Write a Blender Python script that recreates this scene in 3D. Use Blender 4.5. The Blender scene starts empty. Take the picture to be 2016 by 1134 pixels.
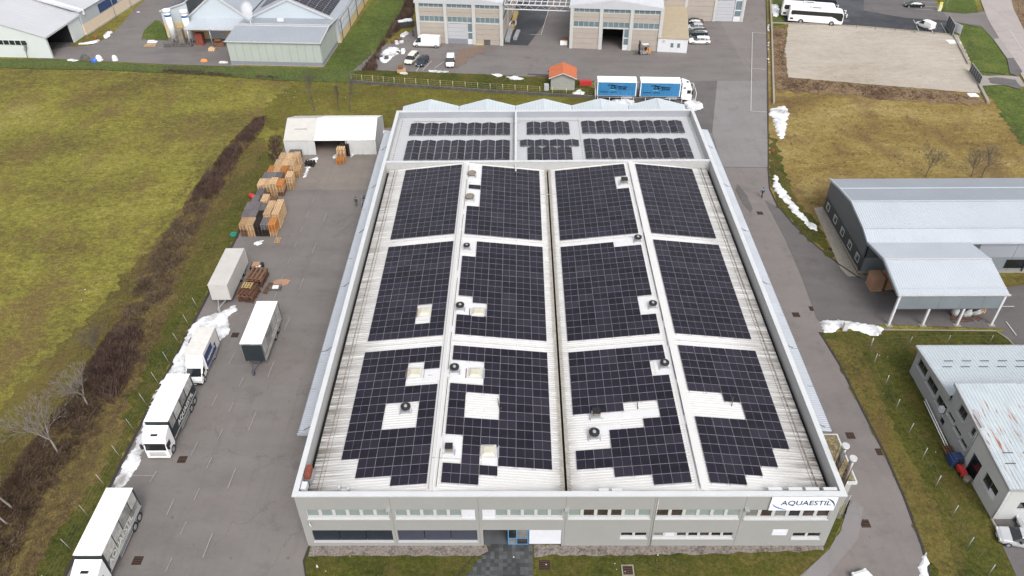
import bpy, bmesh, math, random
from mathutils import Vector, Matrix, noise
from mathutils.geometry import tessellate_polygon
random.seed(7)
rnd = random.random
PI = math.pi
sc = bpy.context.scene
COL = sc.collection

# ---------------------------------------------------------------- camera
CAM_F, CAM_P, CAM_Y, CAM_R, CAM_H = 1518.04, 0.6771, -0.0127, -0.0115, 65.11
def cam_axes():
    cp, sp = math.cos(CAM_P), math.sin(CAM_P); cy, sy = math.cos(CAM_Y), math.sin(CAM_Y)
    f = Vector((sy*cp, cy*cp, -sp)); r = Vector((cy, -sy, 0)); u = r.cross(f)
    cr, sr = math.cos(CAM_R), math.sin(CAM_R)
    return r*cr+u*sr, u*cr-r*sr, f
AX = cam_axes()
cd = bpy.data.cameras.new('camera'); cam = bpy.data.objects.new('camera', cd); COL.objects.link(cam)
cd.sensor_fit = 'HORIZONTAL'; cd.sensor_width = 36; cd.lens = CAM_F/2016*36
cd.clip_start = .5; cd.clip_end = 3000
m = Matrix((AX[0], AX[1], -AX[2])).transposed().to_4x4(); m.translation = (0, 0, CAM_H)
cam.matrix_world = m; sc.camera = cam

# ---------------------------------------------------------------- world, sun, exposure
SUN_EL, SUN_AZ = math.radians(48), math.radians(160)     # azimuth clockwise from +Y
w = bpy.data.worlds.new('World'); sc.world = w; w.use_nodes = True
nt = w.node_tree; nt.nodes.clear()
sky = nt.nodes.new('ShaderNodeTexSky'); sky.sky_type = 'NISHITA'; sky.sun_disc = False
sky.sun_elevation = SUN_EL; sky.sun_rotation = SUN_AZ; sky.air_density = 1.0; sky.dust_density = 3.0
hs = nt.nodes.new('ShaderNodeHueSaturation'); hs.inputs['Saturation'].default_value = .16
bg = nt.nodes.new('ShaderNodeBackground'); bg.inputs['Strength'].default_value = .12
wo = nt.nodes.new('ShaderNodeOutputWorld')
nt.links.new(sky.outputs[0], hs.inputs['Color']); nt.links.new(hs.outputs[0], bg.inputs[0]); nt.links.new(bg.outputs[0], wo.inputs[0])
sl = bpy.data.lights.new('sun', 'SUN'); sl.energy = .9; sl.angle = math.radians(28); sl.color = (1, .965, .92)
so = bpy.data.objects.new('sun', sl); COL.objects.link(so)
sd = Vector((math.sin(SUN_AZ)*math.cos(SUN_EL), math.cos(SUN_AZ)*math.cos(SUN_EL), math.sin(SUN_EL)))
so.rotation_euler = sd.to_track_quat('Z', 'Y').to_euler()
sc.view_settings.view_transform = 'Standard'; sc.view_settings.look = 'None'
sc.view_settings.gamma = 1; sc.view_settings.use_curve_mapping = False
sc.view_settings.exposure = 1.0
sc.render.engine = 'CYCLES'; sc.cycles.use_denoising = True; sc.cycles.max_bounces = 8; sc.cycles.diffuse_bounces = 4; sc.cycles.volume_bounces = 6

def at(px, py, z=0.0):
    """world point at height z on the sight line through a point of the 2016 px wide photograph"""
    d = AX[0]*((px-1008)/CAM_F) + AX[1]*(-(py-567)/CAM_F) + AX[2]
    t = (z-CAM_H)/d.z
    return (d.x*t, d.y*t, z)

# ---------------------------------------------------------------- materials
def lin(c):
    out = []
    for v in c:
        v = v/255
        out.append(v/12.92 if v <= .04045 else ((v+.055)/1.055)**2.4)
    return out
K = 1.5
def alb(*c, k=K):
    return tuple(min(.9, v/k) for v in lin(c))
class NT:
    def __init__(s, name):
        s.m = bpy.data.materials.new(name); s.m.use_nodes = True
        s.t = s.m.node_tree; s.b = s.t.nodes['Principled BSDF']
        s.pos = None
    def n(s, typ, **kw):
        nd = s.t.nodes.new('ShaderNode'+typ)
        for k, v in kw.items():
            if hasattr(nd, k) and not isinstance(v, (tuple, list)): setattr(nd, k, v)
            else: nd.inputs[k.replace('_', ' ')].default_value = v
        return nd
    def l(s, a, b): s.t.links.new(a, b)
    def P(s, scale=(1, 1, 1), obj=False, rot=(0, 0, 0)):
        if obj: src = s.n('TexCoord').outputs['Object']
        else: src = s.n('NewGeometry').outputs['Position']
        mp = s.n('Mapping'); mp.inputs['Scale'].default_value = scale; mp.inputs['Rotation'].default_value = rot
        s.l(src, mp.inputs['Vector']); return mp.outputs[0]
    def noise(s, vec, scale, detail=3, rough=.55):
        t = s.n('TexNoise'); t.inputs['Scale'].default_value = scale; t.inputs['Detail'].default_value = detail
        t.inputs['Roughness'].default_value = rough; s.l(vec, t.inputs['Vector']); return t.outputs['Fac']
    def ramp(s, fac, stops):
        r = s.n('ValToRGB'); e = r.color_ramp.elements
        while len(e) < len(stops): e.new(.5)
        for i, (p, c) in enumerate(stops):
            e[i].position = p; e[i].color = (*c, 1) if len(c) == 3 else c
        s.l(fac, r.inputs[0]); return r.outputs[0]
    def mr(s, fac, a, b, c=0, d=1):
        r = s.n('MapRange'); r.inputs[1].default_value = a; r.inputs[2].default_value = b
        r.inputs[3].default_value = c; r.inputs[4].default_value = d; s.l(fac, r.inputs[0]); return r.outputs[0]
    def mix(s, fac, a, b, mode='MIX'):
        x = s.n('Mix'); x.data_type = 'RGBA'; x.blend_type = mode; 
        for sock, v in ((x.inputs[0], fac), (x.inputs[6], a), (x.inputs[7], b)):
            if hasattr(v, 'links'): s.l(v, sock)
            elif isinstance(v, (int, float)): sock.default_value = v
            else: sock.default_value = (*v[:3], 1)
        return x.outputs[2]
    def math(s, op, a, b=0.0):
        x = s.n('Math'); x.operation = op
        for sock, v in ((x.inputs[0], a), (x.inputs[1], b)):
            if hasattr(v, 'links'): s.l(v, sock)
            else: sock.default_value = v
        return x.outputs[0]
    def xyz(s, vec):
        x = s.n('SeparateXYZ'); s.l(vec, x.inputs[0]); return x.outputs
    def bump(s, fac, strength=.3, dist=.05):
        b = s.n('Bump'); b.inputs['Strength'].default_value = strength; b.inputs['Distance'].default_value = dist
        s.l(fac, b.inputs['Height']); s.l(b.outputs[0], s.b.inputs['Normal'])
    def col(s, c):
        if hasattr(c, 'links'): s.l(c, s.b.inputs['Base Color'])
        else: s.b.inputs['Base Color'].default_value = (*c[:3], 1)
    def fin(s, rough=.8, metal=0, spec=.5):
        s.b.inputs['Roughness'].default_value = rough; s.b.inputs['Metallic'].default_value = metal
        s.b.inputs['Specular IOR Level'].default_value = spec; return s.m
def mul(c, f): return tuple(min(1, v*f) for v in c)
def simple(name, c, rough=.7, metal=0, var=.12, scale=1.5, spec=.5, bump=0, fine=0, obj=False):
    t = NT(name); p = t.P(obj=obj)
    n1 = t.noise(p, scale, 4)
    cc = t.ramp(n1, [(.3, mul(c, 1-var)), (.7, mul(c, 1+var))])
    if fine:
        n2 = t.noise(p, fine, 2); cc = t.mix(.5, cc, t.ramp(n2, [(.3, mul(c, 1-var*1.6)), (.7, mul(c, 1+var*1.6))]))
        if bump: t.bump(n2, bump, .03)
    elif bump: t.bump(n1, bump, .03)
    t.col(cc); return t.fin(rough, metal, spec)
M = {}
def ground_mat(name, cols, big=.06, mid=.6, fine=7, rough=.95, bump=.6, warp=(1, 1, 1), tint=None, fc=1.0):
    """grass and earth: cols = [dark, base, light, accent]"""
    t = NT(name); p = t.P(warp)
    a = t.noise(p, big, 5, .6); b = t.noise(p, mid, 5, .7); f = t.noise(p, fine, 3, .75); q = t.noise(p, fine*.28, 4, .7)
    s = t.math('ADD', t.math('MULTIPLY', a, .45), t.math('ADD', t.math('MULTIPLY', b, .33), t.math('MULTIPLY', q, .22)))
    base = t.ramp(s, [(.39, cols[0]), (.475, cols[1]), (.54, cols[2]), (.61, cols[3])])
    if tint is not None: base = t.mix(t.mr(t.noise(t.P((1.3, .8, 1)), big*2.3, 5, .65), .5, .66, 0, .75), base, tint)
    fr = t.math('MULTIPLY', t.mr(f, .3, .7, 1-.4*fc, 1+.4*fc), t.mr(q, .3, .7, 1-.22*fc, 1+.22*fc))
    x = t.n('VectorMath'); x.operation = 'SCALE'; t.l(base, x.inputs[0]); t.l(fr, x.inputs['Scale'])
    t.col(x.outputs[0]); t.bump(f, bump, .12); return t.fin(rough, 0, .2)
M['grass_field'] = ground_mat('grass_field', [alb(100, 90, 54), alb(124, 116, 58), alb(140, 136, 60), alb(160, 148, 86)], .045, .5, 5, warp=(1, 1.4, 1), fc=1.1, tint=alb(124, 102, 68))
M['grass_lawn'] = ground_mat('grass_lawn', [alb(62, 70, 30), alb(82, 86, 34), alb(96, 94, 42), alb(116, 104, 58)], .12, .7, 8, tint=alb(104, 92, 52))
M['grass_dark'] = ground_mat('grass_dark', [alb(82, 84, 54), alb(92, 100, 56), alb(96, 112, 54), alb(108, 108, 66)], .1, .6, 6)
M['grass_green'] = ground_mat('grass_green', [alb(80, 86, 48), alb(88, 102, 48), alb(98, 114, 52), alb(118, 120, 64)], .1, .6, 6)
M['grass_verge'] = ground_mat('grass_verge', [alb(86, 78, 44), alb(104, 96, 50), alb(120, 108, 58), alb(100, 100, 42)], .1, .9, 8, tint=alb(112, 92, 58))
M['grass_dry'] = ground_mat('grass_dry', [alb(118, 98, 66), alb(148, 126, 72), alb(164, 144, 88), alb(180, 160, 112)], .05, .5, 6, warp=(1, 1.9, 1), tint=alb(118, 94, 66))
M['scrub_soil'] = ground_mat('scrub_soil', [alb(62, 48, 42), alb(84, 66, 54), alb(104, 86, 66), alb(122, 104, 72)], .15, 1.2, 8)
M['grass_rear'] = ground_mat('grass_rear', [alb(96, 88, 46), alb(110, 106, 46), alb(122, 118, 50), alb(138, 126, 70)], .1, .6, 7, tint=alb(118, 98, 60))
M['belt_bank'] = ground_mat('belt_bank', [alb(86, 70, 50), alb(108, 92, 58), alb(126, 110, 66), alb(112, 106, 52)], .12, 1.0, 8, tint=alb(84, 66, 52))
M['dry_earth'] = ground_mat('dry_earth', [alb(92, 72, 58), alb(128, 104, 80), alb(152, 128, 102), alb(116, 92, 66)], .12, .8, 6)
def asphalt(name, c, wet=.25, rough=.75, along='y'):
    t = NT(name); p = t.P(); st = t.P((.35, 1.0, 1), rot=(0, 0, .35))
    a = t.noise(p, .06, 5, .62); b = t.noise(st, .35, 4, .6); f = t.noise(p, 14, 2, .7)
    s = t.math('ADD', t.math('MULTIPLY', a, .55), t.math('MULTIPLY', b, .45))
    base = t.ramp(s, [(.34, mul(c, 1-wet)), (.48, mul(c, .98)), (.62, mul(c, 1+wet*.45))])
    warm = t.noise(p, .11, 3); base = t.mix(t.mr(warm, .5, .7, 0, .35), base, (c[0]*1.06, c[1]*.97, c[2]*.95))
    tr = t.noise(t.P((1.1, .05, 1) if along == 'y' else (.05, 1.1, 1), rot=(0, 0, .02)), .9, 4, .6); base = t.mix(t.mr(tr, .52, .72, 0, .3), base, mul(c, .72))
    bl = t.noise(t.P(), .28, 5, .72); base = t.mix(t.mr(bl, .55, .68, 0, .5), base, mul(c, .68)); base = t.mix(t.mr(bl, .42, .3, 0, .4), base, mul(c, 1.22))
    sp = t.noise(t.P(), 1.3, 2, .5); base = t.mix(t.mr(sp, .7, .76, 0, .45), base, mul(c, .45))
    vo = t.n('TexVoronoi'); vo.feature = 'DISTANCE_TO_EDGE'; vo.inputs['Scale'].default_value = .11
    wv = t.n('VectorMath'); wv.operation = 'ADD'; nz = t.n('TexNoise'); nz.inputs['Scale'].default_value = .6; nz.inputs['Detail'].default_value = 4; t.l(p, nz.inputs['Vector'])
    ws = t.n('VectorMath'); ws.operation = 'SCALE'; ws.inputs['Scale'].default_value = 3.0; t.l(nz.outputs['Color'], ws.inputs[0]); t.l(p, wv.inputs[0]); t.l(ws.outputs[0], wv.inputs[1]); t.l(wv.outputs[0], vo.inputs['Vector'])
    base = t.mix(t.math('MULTIPLY', t.mr(vo.outputs['Distance'], .004, .009, .28, 0), t.mr(a, .45, .55, 0, 1)), base, mul(c, .5))
    fr = t.mr(f, .3, .7, .9, 1.1); x = t.n('VectorMath'); x.operation = 'SCALE'; t.l(base, x.inputs[0]); t.l(fr, x.inputs['Scale'])
    t.col(x.outputs[0]); t.l(t.mr(a, .35, .6, rough-.22, rough+.1), t.b.inputs['Roughness'])
    t.b.inputs['Specular IOR Level'].default_value = .35
    t.bump(f, .25, .01); return t.m
M['asphalt_yard'] = asphalt('asphalt_yard', alb(136, 130, 127), .24)
M['asphalt_road'] = asphalt('asphalt_road', alb(142, 135, 132), .2)
M['asphalt_dark'] = asphalt('asphalt_dark', alb(116, 111, 111), .3)
M['asphalt_back'] = asphalt('asphalt_back', alb(134, 128, 126), .25, along='x')
M['asphalt_lilac'] = asphalt('asphalt_lilac', alb(150, 146, 146), .12)
M['asphalt_wet'] = asphalt('asphalt_wet', alb(58, 60, 66), .3, .5)
M['asphalt_pink'] = asphalt('asphalt_pink', alb(190, 180, 177), .1)
M['concrete_pave'] = asphalt('concrete_pave', alb(146, 137, 130), .25)
M['pavement'] = asphalt('pavement', alb(176, 168, 164), .12)
M['gravel_lot'] = ground_mat('gravel_lot', [alb(176, 164, 150), alb(192, 182, 168), alb(200, 190, 178), alb(208, 200, 188)], .05, .5, 9, bump=.12, warp=(1, 2, 1), fc=.25)
M['pebbles'] = ground_mat('pebbles', [alb(108, 98, 92), alb(150, 140, 133), alb(176, 166, 158), alb(128, 114, 104)], 1.2, 5, 16, bump=.9)
M['stain'] = simple('rust_stain', alb(138, 116, 104), .8, var=.12, fine=5)
M['kerb_dark'] = simple('kerb_dark', alb(64, 58, 55), .9, fine=3)
M['kerb'] = simple('kerb_concrete', alb(172, 164, 152), .9, fine=3)
M['marking'] = simple('road_paint', alb(214, 212, 210), .7, var=.12, fine=4)
M['marking_worn'] = simple('road_paint_worn', alb(168, 163, 160), .8, var=.14, fine=3)
t = NT('paver_stone'); oi = t.n('ObjectInfo'); n_ = t.noise(t.P(), .5, 3)
t.col(t.ramp(t.math('ADD', t.math('MULTIPLY', oi.outputs['Random'], .5), t.math('MULTIPLY', n_, .5)), [(.25, alb(66, 67, 70)), (.55, alb(84, 86, 90)), (.8, alb(108, 110, 114))])); M['paver'] = t.fin(.7, 0, .4)
M['snow'] = None
def snow():
    t = NT('snow'); p = t.P(); a = t.noise(p, 1.3, 4); f = t.noise(p, 6, 4)
    c = t.ramp(t.noise(p, .5, 5, .7), [(.32, (.3, .28, .26)), (.43, (.5, .5, .51)), (.52, (.69, .7, .72)), (.7, (.8, .81, .83))])
    t.col(c); t.bump(t.math('ADD', a, f), .55, .12); return t.fin(.6, 0, .3)
M['snow'] = snow()
# walls, roofs
M['render_grey'] = simple('render_grey', (.28, .277, .268), .9, var=.05, scale=.5, fine=9, bump=.15)
M['concrete_band'] = simple('concrete_band', (.46, .455, .44), .9, var=.07, scale=.6, fine=6)
M['parapet_inner'] = simple('parapet_inner', alb(205, 204, 202), .8, var=.07, scale=.35, fine=2)
M['parapet_metal'] = simple('parapet_metal', alb(186, 190, 197), .45, var=.05, scale=.3, metal=.2)
M['coping'] = simple('white_coping', (.53, .54, .55), .45, var=.05, scale=.5)
M['gutter_sheet'] = simple('gutter_sheet', alb(176, 170, 160), .8, var=.25, scale=1.5, fine=4)
M['flashing'] = simple('roof_flashing', (.6, .6, .61), .5, var=.05)
M['white_trim'] = simple('white_trim', (.47, .47, .48), .5, var=.03)
M['membrane'] = simple('roof_membrane', alb(210, 211, 214), .7, var=.045, scale=.25, fine=2)
def main_roof():
    t = NT('white_ribbed_roof'); p = t.P(); x, y, z = t.xyz(p)
    st = t.P((.12, 3.2, 1)); s1 = t.noise(st, 1.0, 4, .65)
    blot = t.noise(t.P((.25, .6, 1)), .8, 4, .6)
    dl = t.mr(x, -20.2, -14.5, 1, 0); dr = t.mr(x, 28.7, 22.6, 1, 0)
    dv = t.mr(t.math('ABSOLUTE', t.math('SUBTRACT', x, 4.2)), .2, 1.6, .6, 0)
    front = t.mr(y, 75, 44, .15, .42)
    d = t.math('MAXIMUM', t.math('MAXIMUM', dl, dr), dv)
    d = t.math('MULTIPLY', d, t.math('ADD', front, .62))
    dd = t.math('MULTIPLY', t.mr(s1, .32, .58, .1, 1), t.math('POWER', d, 1.15))
    dirt = t.math('MINIMUM', t.math('ADD', dd, t.mr(blot, .5, .75, 0, .12)), 1)
    base = t.mix(t.mr(blot, .3, .7, 0, 1), (.545, .535, .525), (.61, .605, .6))
    c = t.mix(dirt, base, alb(84, 70, 56))
    t.col(c); return t.fin(.55, 0, .4)
M['roof_main'] = main_roof()
M['dirty_ledge'] = simple('dirty_ledge', alb(150, 140, 126), .9, var=.35, scale=1.2, fine=4)
M['canopy_sheet'] = simple('canopy_sheet', alb(200, 205, 214), .45, var=.05, scale=.3, metal=.15)
M['polycarb'] = simple('polycarbonate', alb(222, 231, 237), .35, var=.04, scale=.5)
M['gap_dark'] = simple('dark_gutter', (.006, .006, .006), .9)
M['cable'] = simple('black_cable', (.03, .03, .03), .7)
M['rusty'] = simple('rusty_steel', alb(134, 96, 72), .85, var=.35, scale=3)
M['rust_red'] = simple('rust_red', alb(150, 78, 62), .85, var=.2)
M['steel'] = simple('galvanised_steel', (.45, .46, .48), .45, .5, var=.08)
M['stainless'] = simple('stainless', (.2, .19, .18), .3, 1.0, var=.1, scale=3)
M['stainless_cap'] = simple('stainless_cap', (.45, .45, .46), .4, .0, var=.02)
M['dark_steel'] = simple('dark_steel', (.07, .075, .085), .6)
M['black'] = simple('black_plastic', (.012, .012, .013), .5)
M['rubber'] = simple('tyre_rubber', (.02, .02, .02), .9)
M['rim'] = simple('wheel_rim', (.45, .45, .46), .35, .6)
M['glass_dark'] = simple('dark_glass', (.012, .014, .016), .08, spec=.7)
M['glass_car'] = simple('car_glass', (.02, .024, .028), .06, spec=.8)
M['blind_green'] = simple('pale_green_blind', (.22, .27, .255), .25, var=.08, scale=.9, spec=.6)
M['window_brown'] = simple('window_interior', (.045, .033, .03), .15, var=.5, scale=1.2, spec=.6)
M['window_grey'] = simple('window_blind_grey', (.17, .17, .165), .2, var=.2, scale=1.5)
M['shutter_navy'] = simple('shutter_navy', (.017, .022, .034), .45, var=.08)
M['shutter_slate'] = simple('shutter_slate', (.048, .054, .075), .45, var=.06)
M['panel_white'] = simple('panel_white', (.6, .61, .65), .5, var=.04)
M['door_blue'] = simple('door_blue', (.07, .22, .42), .4)
M['sign_white'] = simple('sign_white', (.8, .82, .88), .35, var=.02)
M['sign_navy'] = simple('sign_navy', (.03, .045, .11), .4)
M['sign_blue'] = simple('sign_blue', (.05, .14, .36), .4)
M['sign_cyan'] = simple('sign_pale_blue', (.42, .6, .82), .4)
M['skylight'] = simple('skylight_dome', alb(226, 220, 202), .35, var=.08, scale=2)
M['moss_gravel'] = ground_mat('moss_gravel', [alb(118, 106, 78), alb(140, 128, 96), alb(158, 148, 116), alb(172, 164, 138)], 1.2, 4, 14)
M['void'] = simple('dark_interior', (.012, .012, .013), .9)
M['tent'] = simple('tent_canvas', (.74, .74, .735), .7, var=.03, scale=.7)
M['tent_dirty'] = simple('tent_canvas_dirty', (.47, .45, .425), .75, var=.06, scale=.8)
M['tent_wall'] = simple('tent_wall', (.5, .5, .495), .7, var=.06, scale=.6)
def pv():
    t = NT('solar_cells'); oi = t.n('ObjectInfo'); 
    c = t.ramp(oi.outputs['Random'], [(0, (.006, .0055, .011)), (.35, (.0095, .009, .017)), (.7, (.013, .012, .022)), (1, (.024, .022, .034))])
    p = t.P(); nn = t.noise(t.P((.6, 2.2, 1)), .8, 4); c = t.mix(t.mr(nn, .3, .7, 0, .35), c, (.026, .024, .029))
    o = t.xyz(t.P(obj=True)); 
    g = t.math('FRACT', t.math('MULTIPLY', o[0], 10.9)); h = t.math('FRACT', t.math('MULTIPLY', o[1], 5.5))
    line = t.math('MAXIMUM', t.math('LESS_THAN', g, .06), t.math('LESS_THAN', h, .035))
    c = t.mix(t.math('MULTIPLY', line, .2), c, (.12, .12, .14))
    t.col(c); return t.fin(.2, 0, .22)
M['pv'] = pv()
M['pv_frame'] = simple('module_frame', (.25, .235, .26), .4, .3)
M['pv_line'] = simple('cell_busbar', (.24, .22, .26), .4)
M['tarp_white'] = simple('tarp_white', (.86, .86, .86), .5, var=.02)
M['tarp_cream'] = simple('tarp_cream', (.6, .575, .55), .7, var=.07, scale=1.3)
M['tarp_grey'] = simple('print_grey', (.23, .225, .215), .55, var=.55, scale=.9)
M['tarp_bath'] = simple('print_pale', (.42, .41, .39), .5, var=.35, scale=1.6)
M['tarp_dark'] = simple('tarp_dark', (.018, .026, .03), .5, var=.15)
M['tarp_navy'] = simple('tarp_navy', (.03, .055, .14), .5)
M['tarp_blue'] = simple('tarp_blue', (.04, .2, .42), .45, var=.12, scale=.6)
M['print_green'] = simple('print_green', (.12, .4, .35), .5)
M['ink'] = simple('print_ink', (.006, .012, .045), .5)
M['print_white'] = simple('print_white', (.62, .61, .57), .5)
M['white_paint'] = simple('white_paint', (.8, .8, .8), .28, var=.02, spec=.6)
M['grille'] = simple('grille_dark', (.03, .03, .032), .5)
M['lamp'] = simple('lamp_glass', (.6, .62, .64), .1)
M['red_lamp'] = simple('tail_lamp', (.35, .02, .02), .2)
M['plate'] = simple('plate_white', (.7, .7, .7), .5)
for nm, c in dict(black=(.012, .014, .018), white=(.78, .78, .78), silver=(.5, .51, .53), beige=(.66, .63, .54), navy=(.02, .03, .045), gold=(.23, .2, .14)).items():
    M['paint_'+nm] = simple('car_paint_'+nm, c, .25, .15 if nm in ('silver', 'gold') else 0, var=.03, spec=.6)
for nm, c in dict(tan=(212, 174, 132), light=(236, 200, 158), orange=(216, 148, 88), grey=(136, 130, 132), dark=(66, 58, 56), brown=(136, 104, 84), yellow=(224, 196, 136), umber=(110, 78, 64)).items():
    t = NT('wood_'+nm); oi = t.n('ObjectInfo'); cc = alb(*c)
    c1 = t.ramp(oi.outputs['Random'], [(0, mul(cc, .8)), (1, mul(cc, 1.15))]); n = t.noise(t.P((1, 1, 1)), 4, 3)
    x = t.n('VectorMath'); x.operation = 'SCALE'; t.l(c1, x.inputs[0]); t.l(t.mr(n, .3, .7, .75, 1.2), x.inputs['Scale'])
    t.col(x.outputs[0]); M['wood_'+nm] = t.fin(.85, 0, .2)
M['beige_panel'] = simple('beige_panel', (.36, .315, .275), .85, var=.06, scale=.6, fine=3)
M['beige_joint'] = simple('panel_joint', (.2, .18, .16), .9)
M['white_wall'] = simple('white_wall', (.6, .6, .62), .7, var=.04)
M['glass_teal'] = simple('glass_teal', (.14, .19, .21), .15, var=.14, scale=.7, spec=.6)
M['door_grey'] = simple('door_grey', (.42, .425, .45), .5, var=.03)
M['green_grey'] = simple('green_grey_panel', (.37, .405, .375), .7, var=.04, scale=.4)
M['pale_blue_wall'] = simple('pale_blue_wall', (.46, .51, .55), .6, var=.03, scale=.3)
M['pale_green_wall'] = simple('pale_green_wall', (.55, .59, .585), .6, var=.03, scale=.4)
M['plinth_grey'] = simple('plinth_grey', (.21, .22, .25), .7, var=.05)
M['yellow_wall'] = simple('yellow_wall', (.6, .46, .25), .8, var=.05)
M['cream_wall'] = simple('cream_wall', (.62, .5, .39), .8, var=.04)
M['grey_wall'] = simple('grey_wall', (.37, .39, .41), .7, var=.04)
M['roof_pale'] = simple('roof_pale', alb(214, 215, 220), .5, var=.04, scale=.2)
M['roof_grey'] = simple('roof_grey', alb(178, 184, 193), .5, var=.04, scale=.2, metal=.1)
M['roof_light'] = simple('roof_light', alb(206, 213, 222), .5, var=.035, scale=.2)
M['anthracite'] = simple('anthracite_cladding', (.095, .105, .115), .5, var=.06, scale=.5)
M['anthracite_dark'] = simple('anthracite_dark', (.045, .048, .053), .6)
M['slate_fascia'] = simple('slate_fascia', (.19, .215, .235), .5, var=.08, scale=.4)
M['concrete'] = simple('concrete', (.38, .37, .35), .9, var=.12, scale=.8, fine=5)
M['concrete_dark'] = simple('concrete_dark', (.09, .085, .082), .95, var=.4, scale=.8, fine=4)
M['g_wall'] = simple('grey_plaster', (.33, .33, .34), .9, var=.07, scale=.4, fine=5)
M['g_wall_light'] = simple('light_plaster', (.47, .475, .47), .8, var=.04, scale=.4)
M['orange_tile'] = simple('orange_roof', alb(206, 118, 78), .8, var=.12, scale=2, fine=4)
M['hut_wall'] = simple('hut_wall', (.32, .32, .29), .9, var=.06)
M['cardboard'] = simple('cardboard', (.34, .2, .125), .8, var=.08, scale=2)
M['yellow_metal'] = simple('yellow_metal', (.58, .57, .34), .6)
M['wire'] = simple('wire', (.2, .21, .2), .6, .3)
M['wire_green'] = simple('wire_green', (.08, .1, .07), .7)
M['plastic_blue'] = simple('plastic_blue', (.03, .12, .5), .5)
M['plastic_red'] = simple('plastic_red', (.45, .03, .03), .5)
M['plastic_orange'] = simple('plastic_orange', (.6, .22, .06), .6)
M['plastic_green'] = simple('plastic_green', (.01, .2, .14), .6)
M['plastic_white'] = simple('plastic_white', (.68, .7, .68), .4, var=.05)
M['foil'] = simple('plastic_foil', (.72, .73, .75), .3, var=.2, scale=4)
M['skin'] = simple('skin', (.5, .33, .25), .6)
def twig(name, cols):
    t = NT(name); n = t.noise(t.P(), .5, 4, .7); f = t.noise(t.P(), 5, 2)
    s = t.math('ADD', t.math('MULTIPLY', n, .6), t.math('MULTIPLY', f, .4))
    t.col(t.ramp(s, [(.35, cols[0]), (.5, cols[1]), (.63, cols[2])])); return t.fin(.95, 0, .1)
M['twig_tan'] = twig('dry_bramble_stems', [(.065, .045, .032), (.12, .086, .06), (.19, .145, .1)])
M['bark'] = simple('pale_bark', (.24, .215, .195), .9, var=.2)
M['bark_dark'] = simple('dark_bark', (.12, .1, .085), .9, var=.2)
M['twig_brown'] = twig('bramble_stems', [(.05, .032, .025), (.1, .068, .05), (.165, .12, .085)])
M['twig_purple'] = twig('bare_hedge_twigs', [(.05, .03, .026), (.098, .063, .052), (.15, .105, .085)])
M['straw'] = twig('dry_straw', [(.09, .068, .032), (.15, .12, .055), (.21, .17, .09)])
M['steam'] = None
def rusty_roof():
    t = NT('rusty_sheet_roof'); s = t.noise(t.P((6.5, .6, 1), rot=(0, 0, 0)), .55, 3, .6); b = t.noise(t.P(), .25, 3)
    x, y, z = t.xyz(t.P())
    zone = t.math('MULTIPLY', t.mr(y, 46.2, 48.5, .35, 1), t.mr(y, 55.5, 53.5, 0, 1))
    f = t.math('MULTIPLY', t.mr(s, .57, .63, 0, 1), zone)
    f = t.math('MULTIPLY', f, t.mr(b, .38, .52, .2, 1))
    base = t.ramp(t.noise(t.P(), .4, 3), [(.3, alb(198, 208, 214)), (.7, alb(214, 224, 229))])
    t.col(t.mix(f, base, alb(176, 116, 90))); return t.fin(.5, 0, .4)
M['roof_rusty'] = rusty_roof()
M['roof_bluish'] = simple('roof_bluish', alb(208, 218, 224), .5, var=.05, scale=.4, fine=3)

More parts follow.
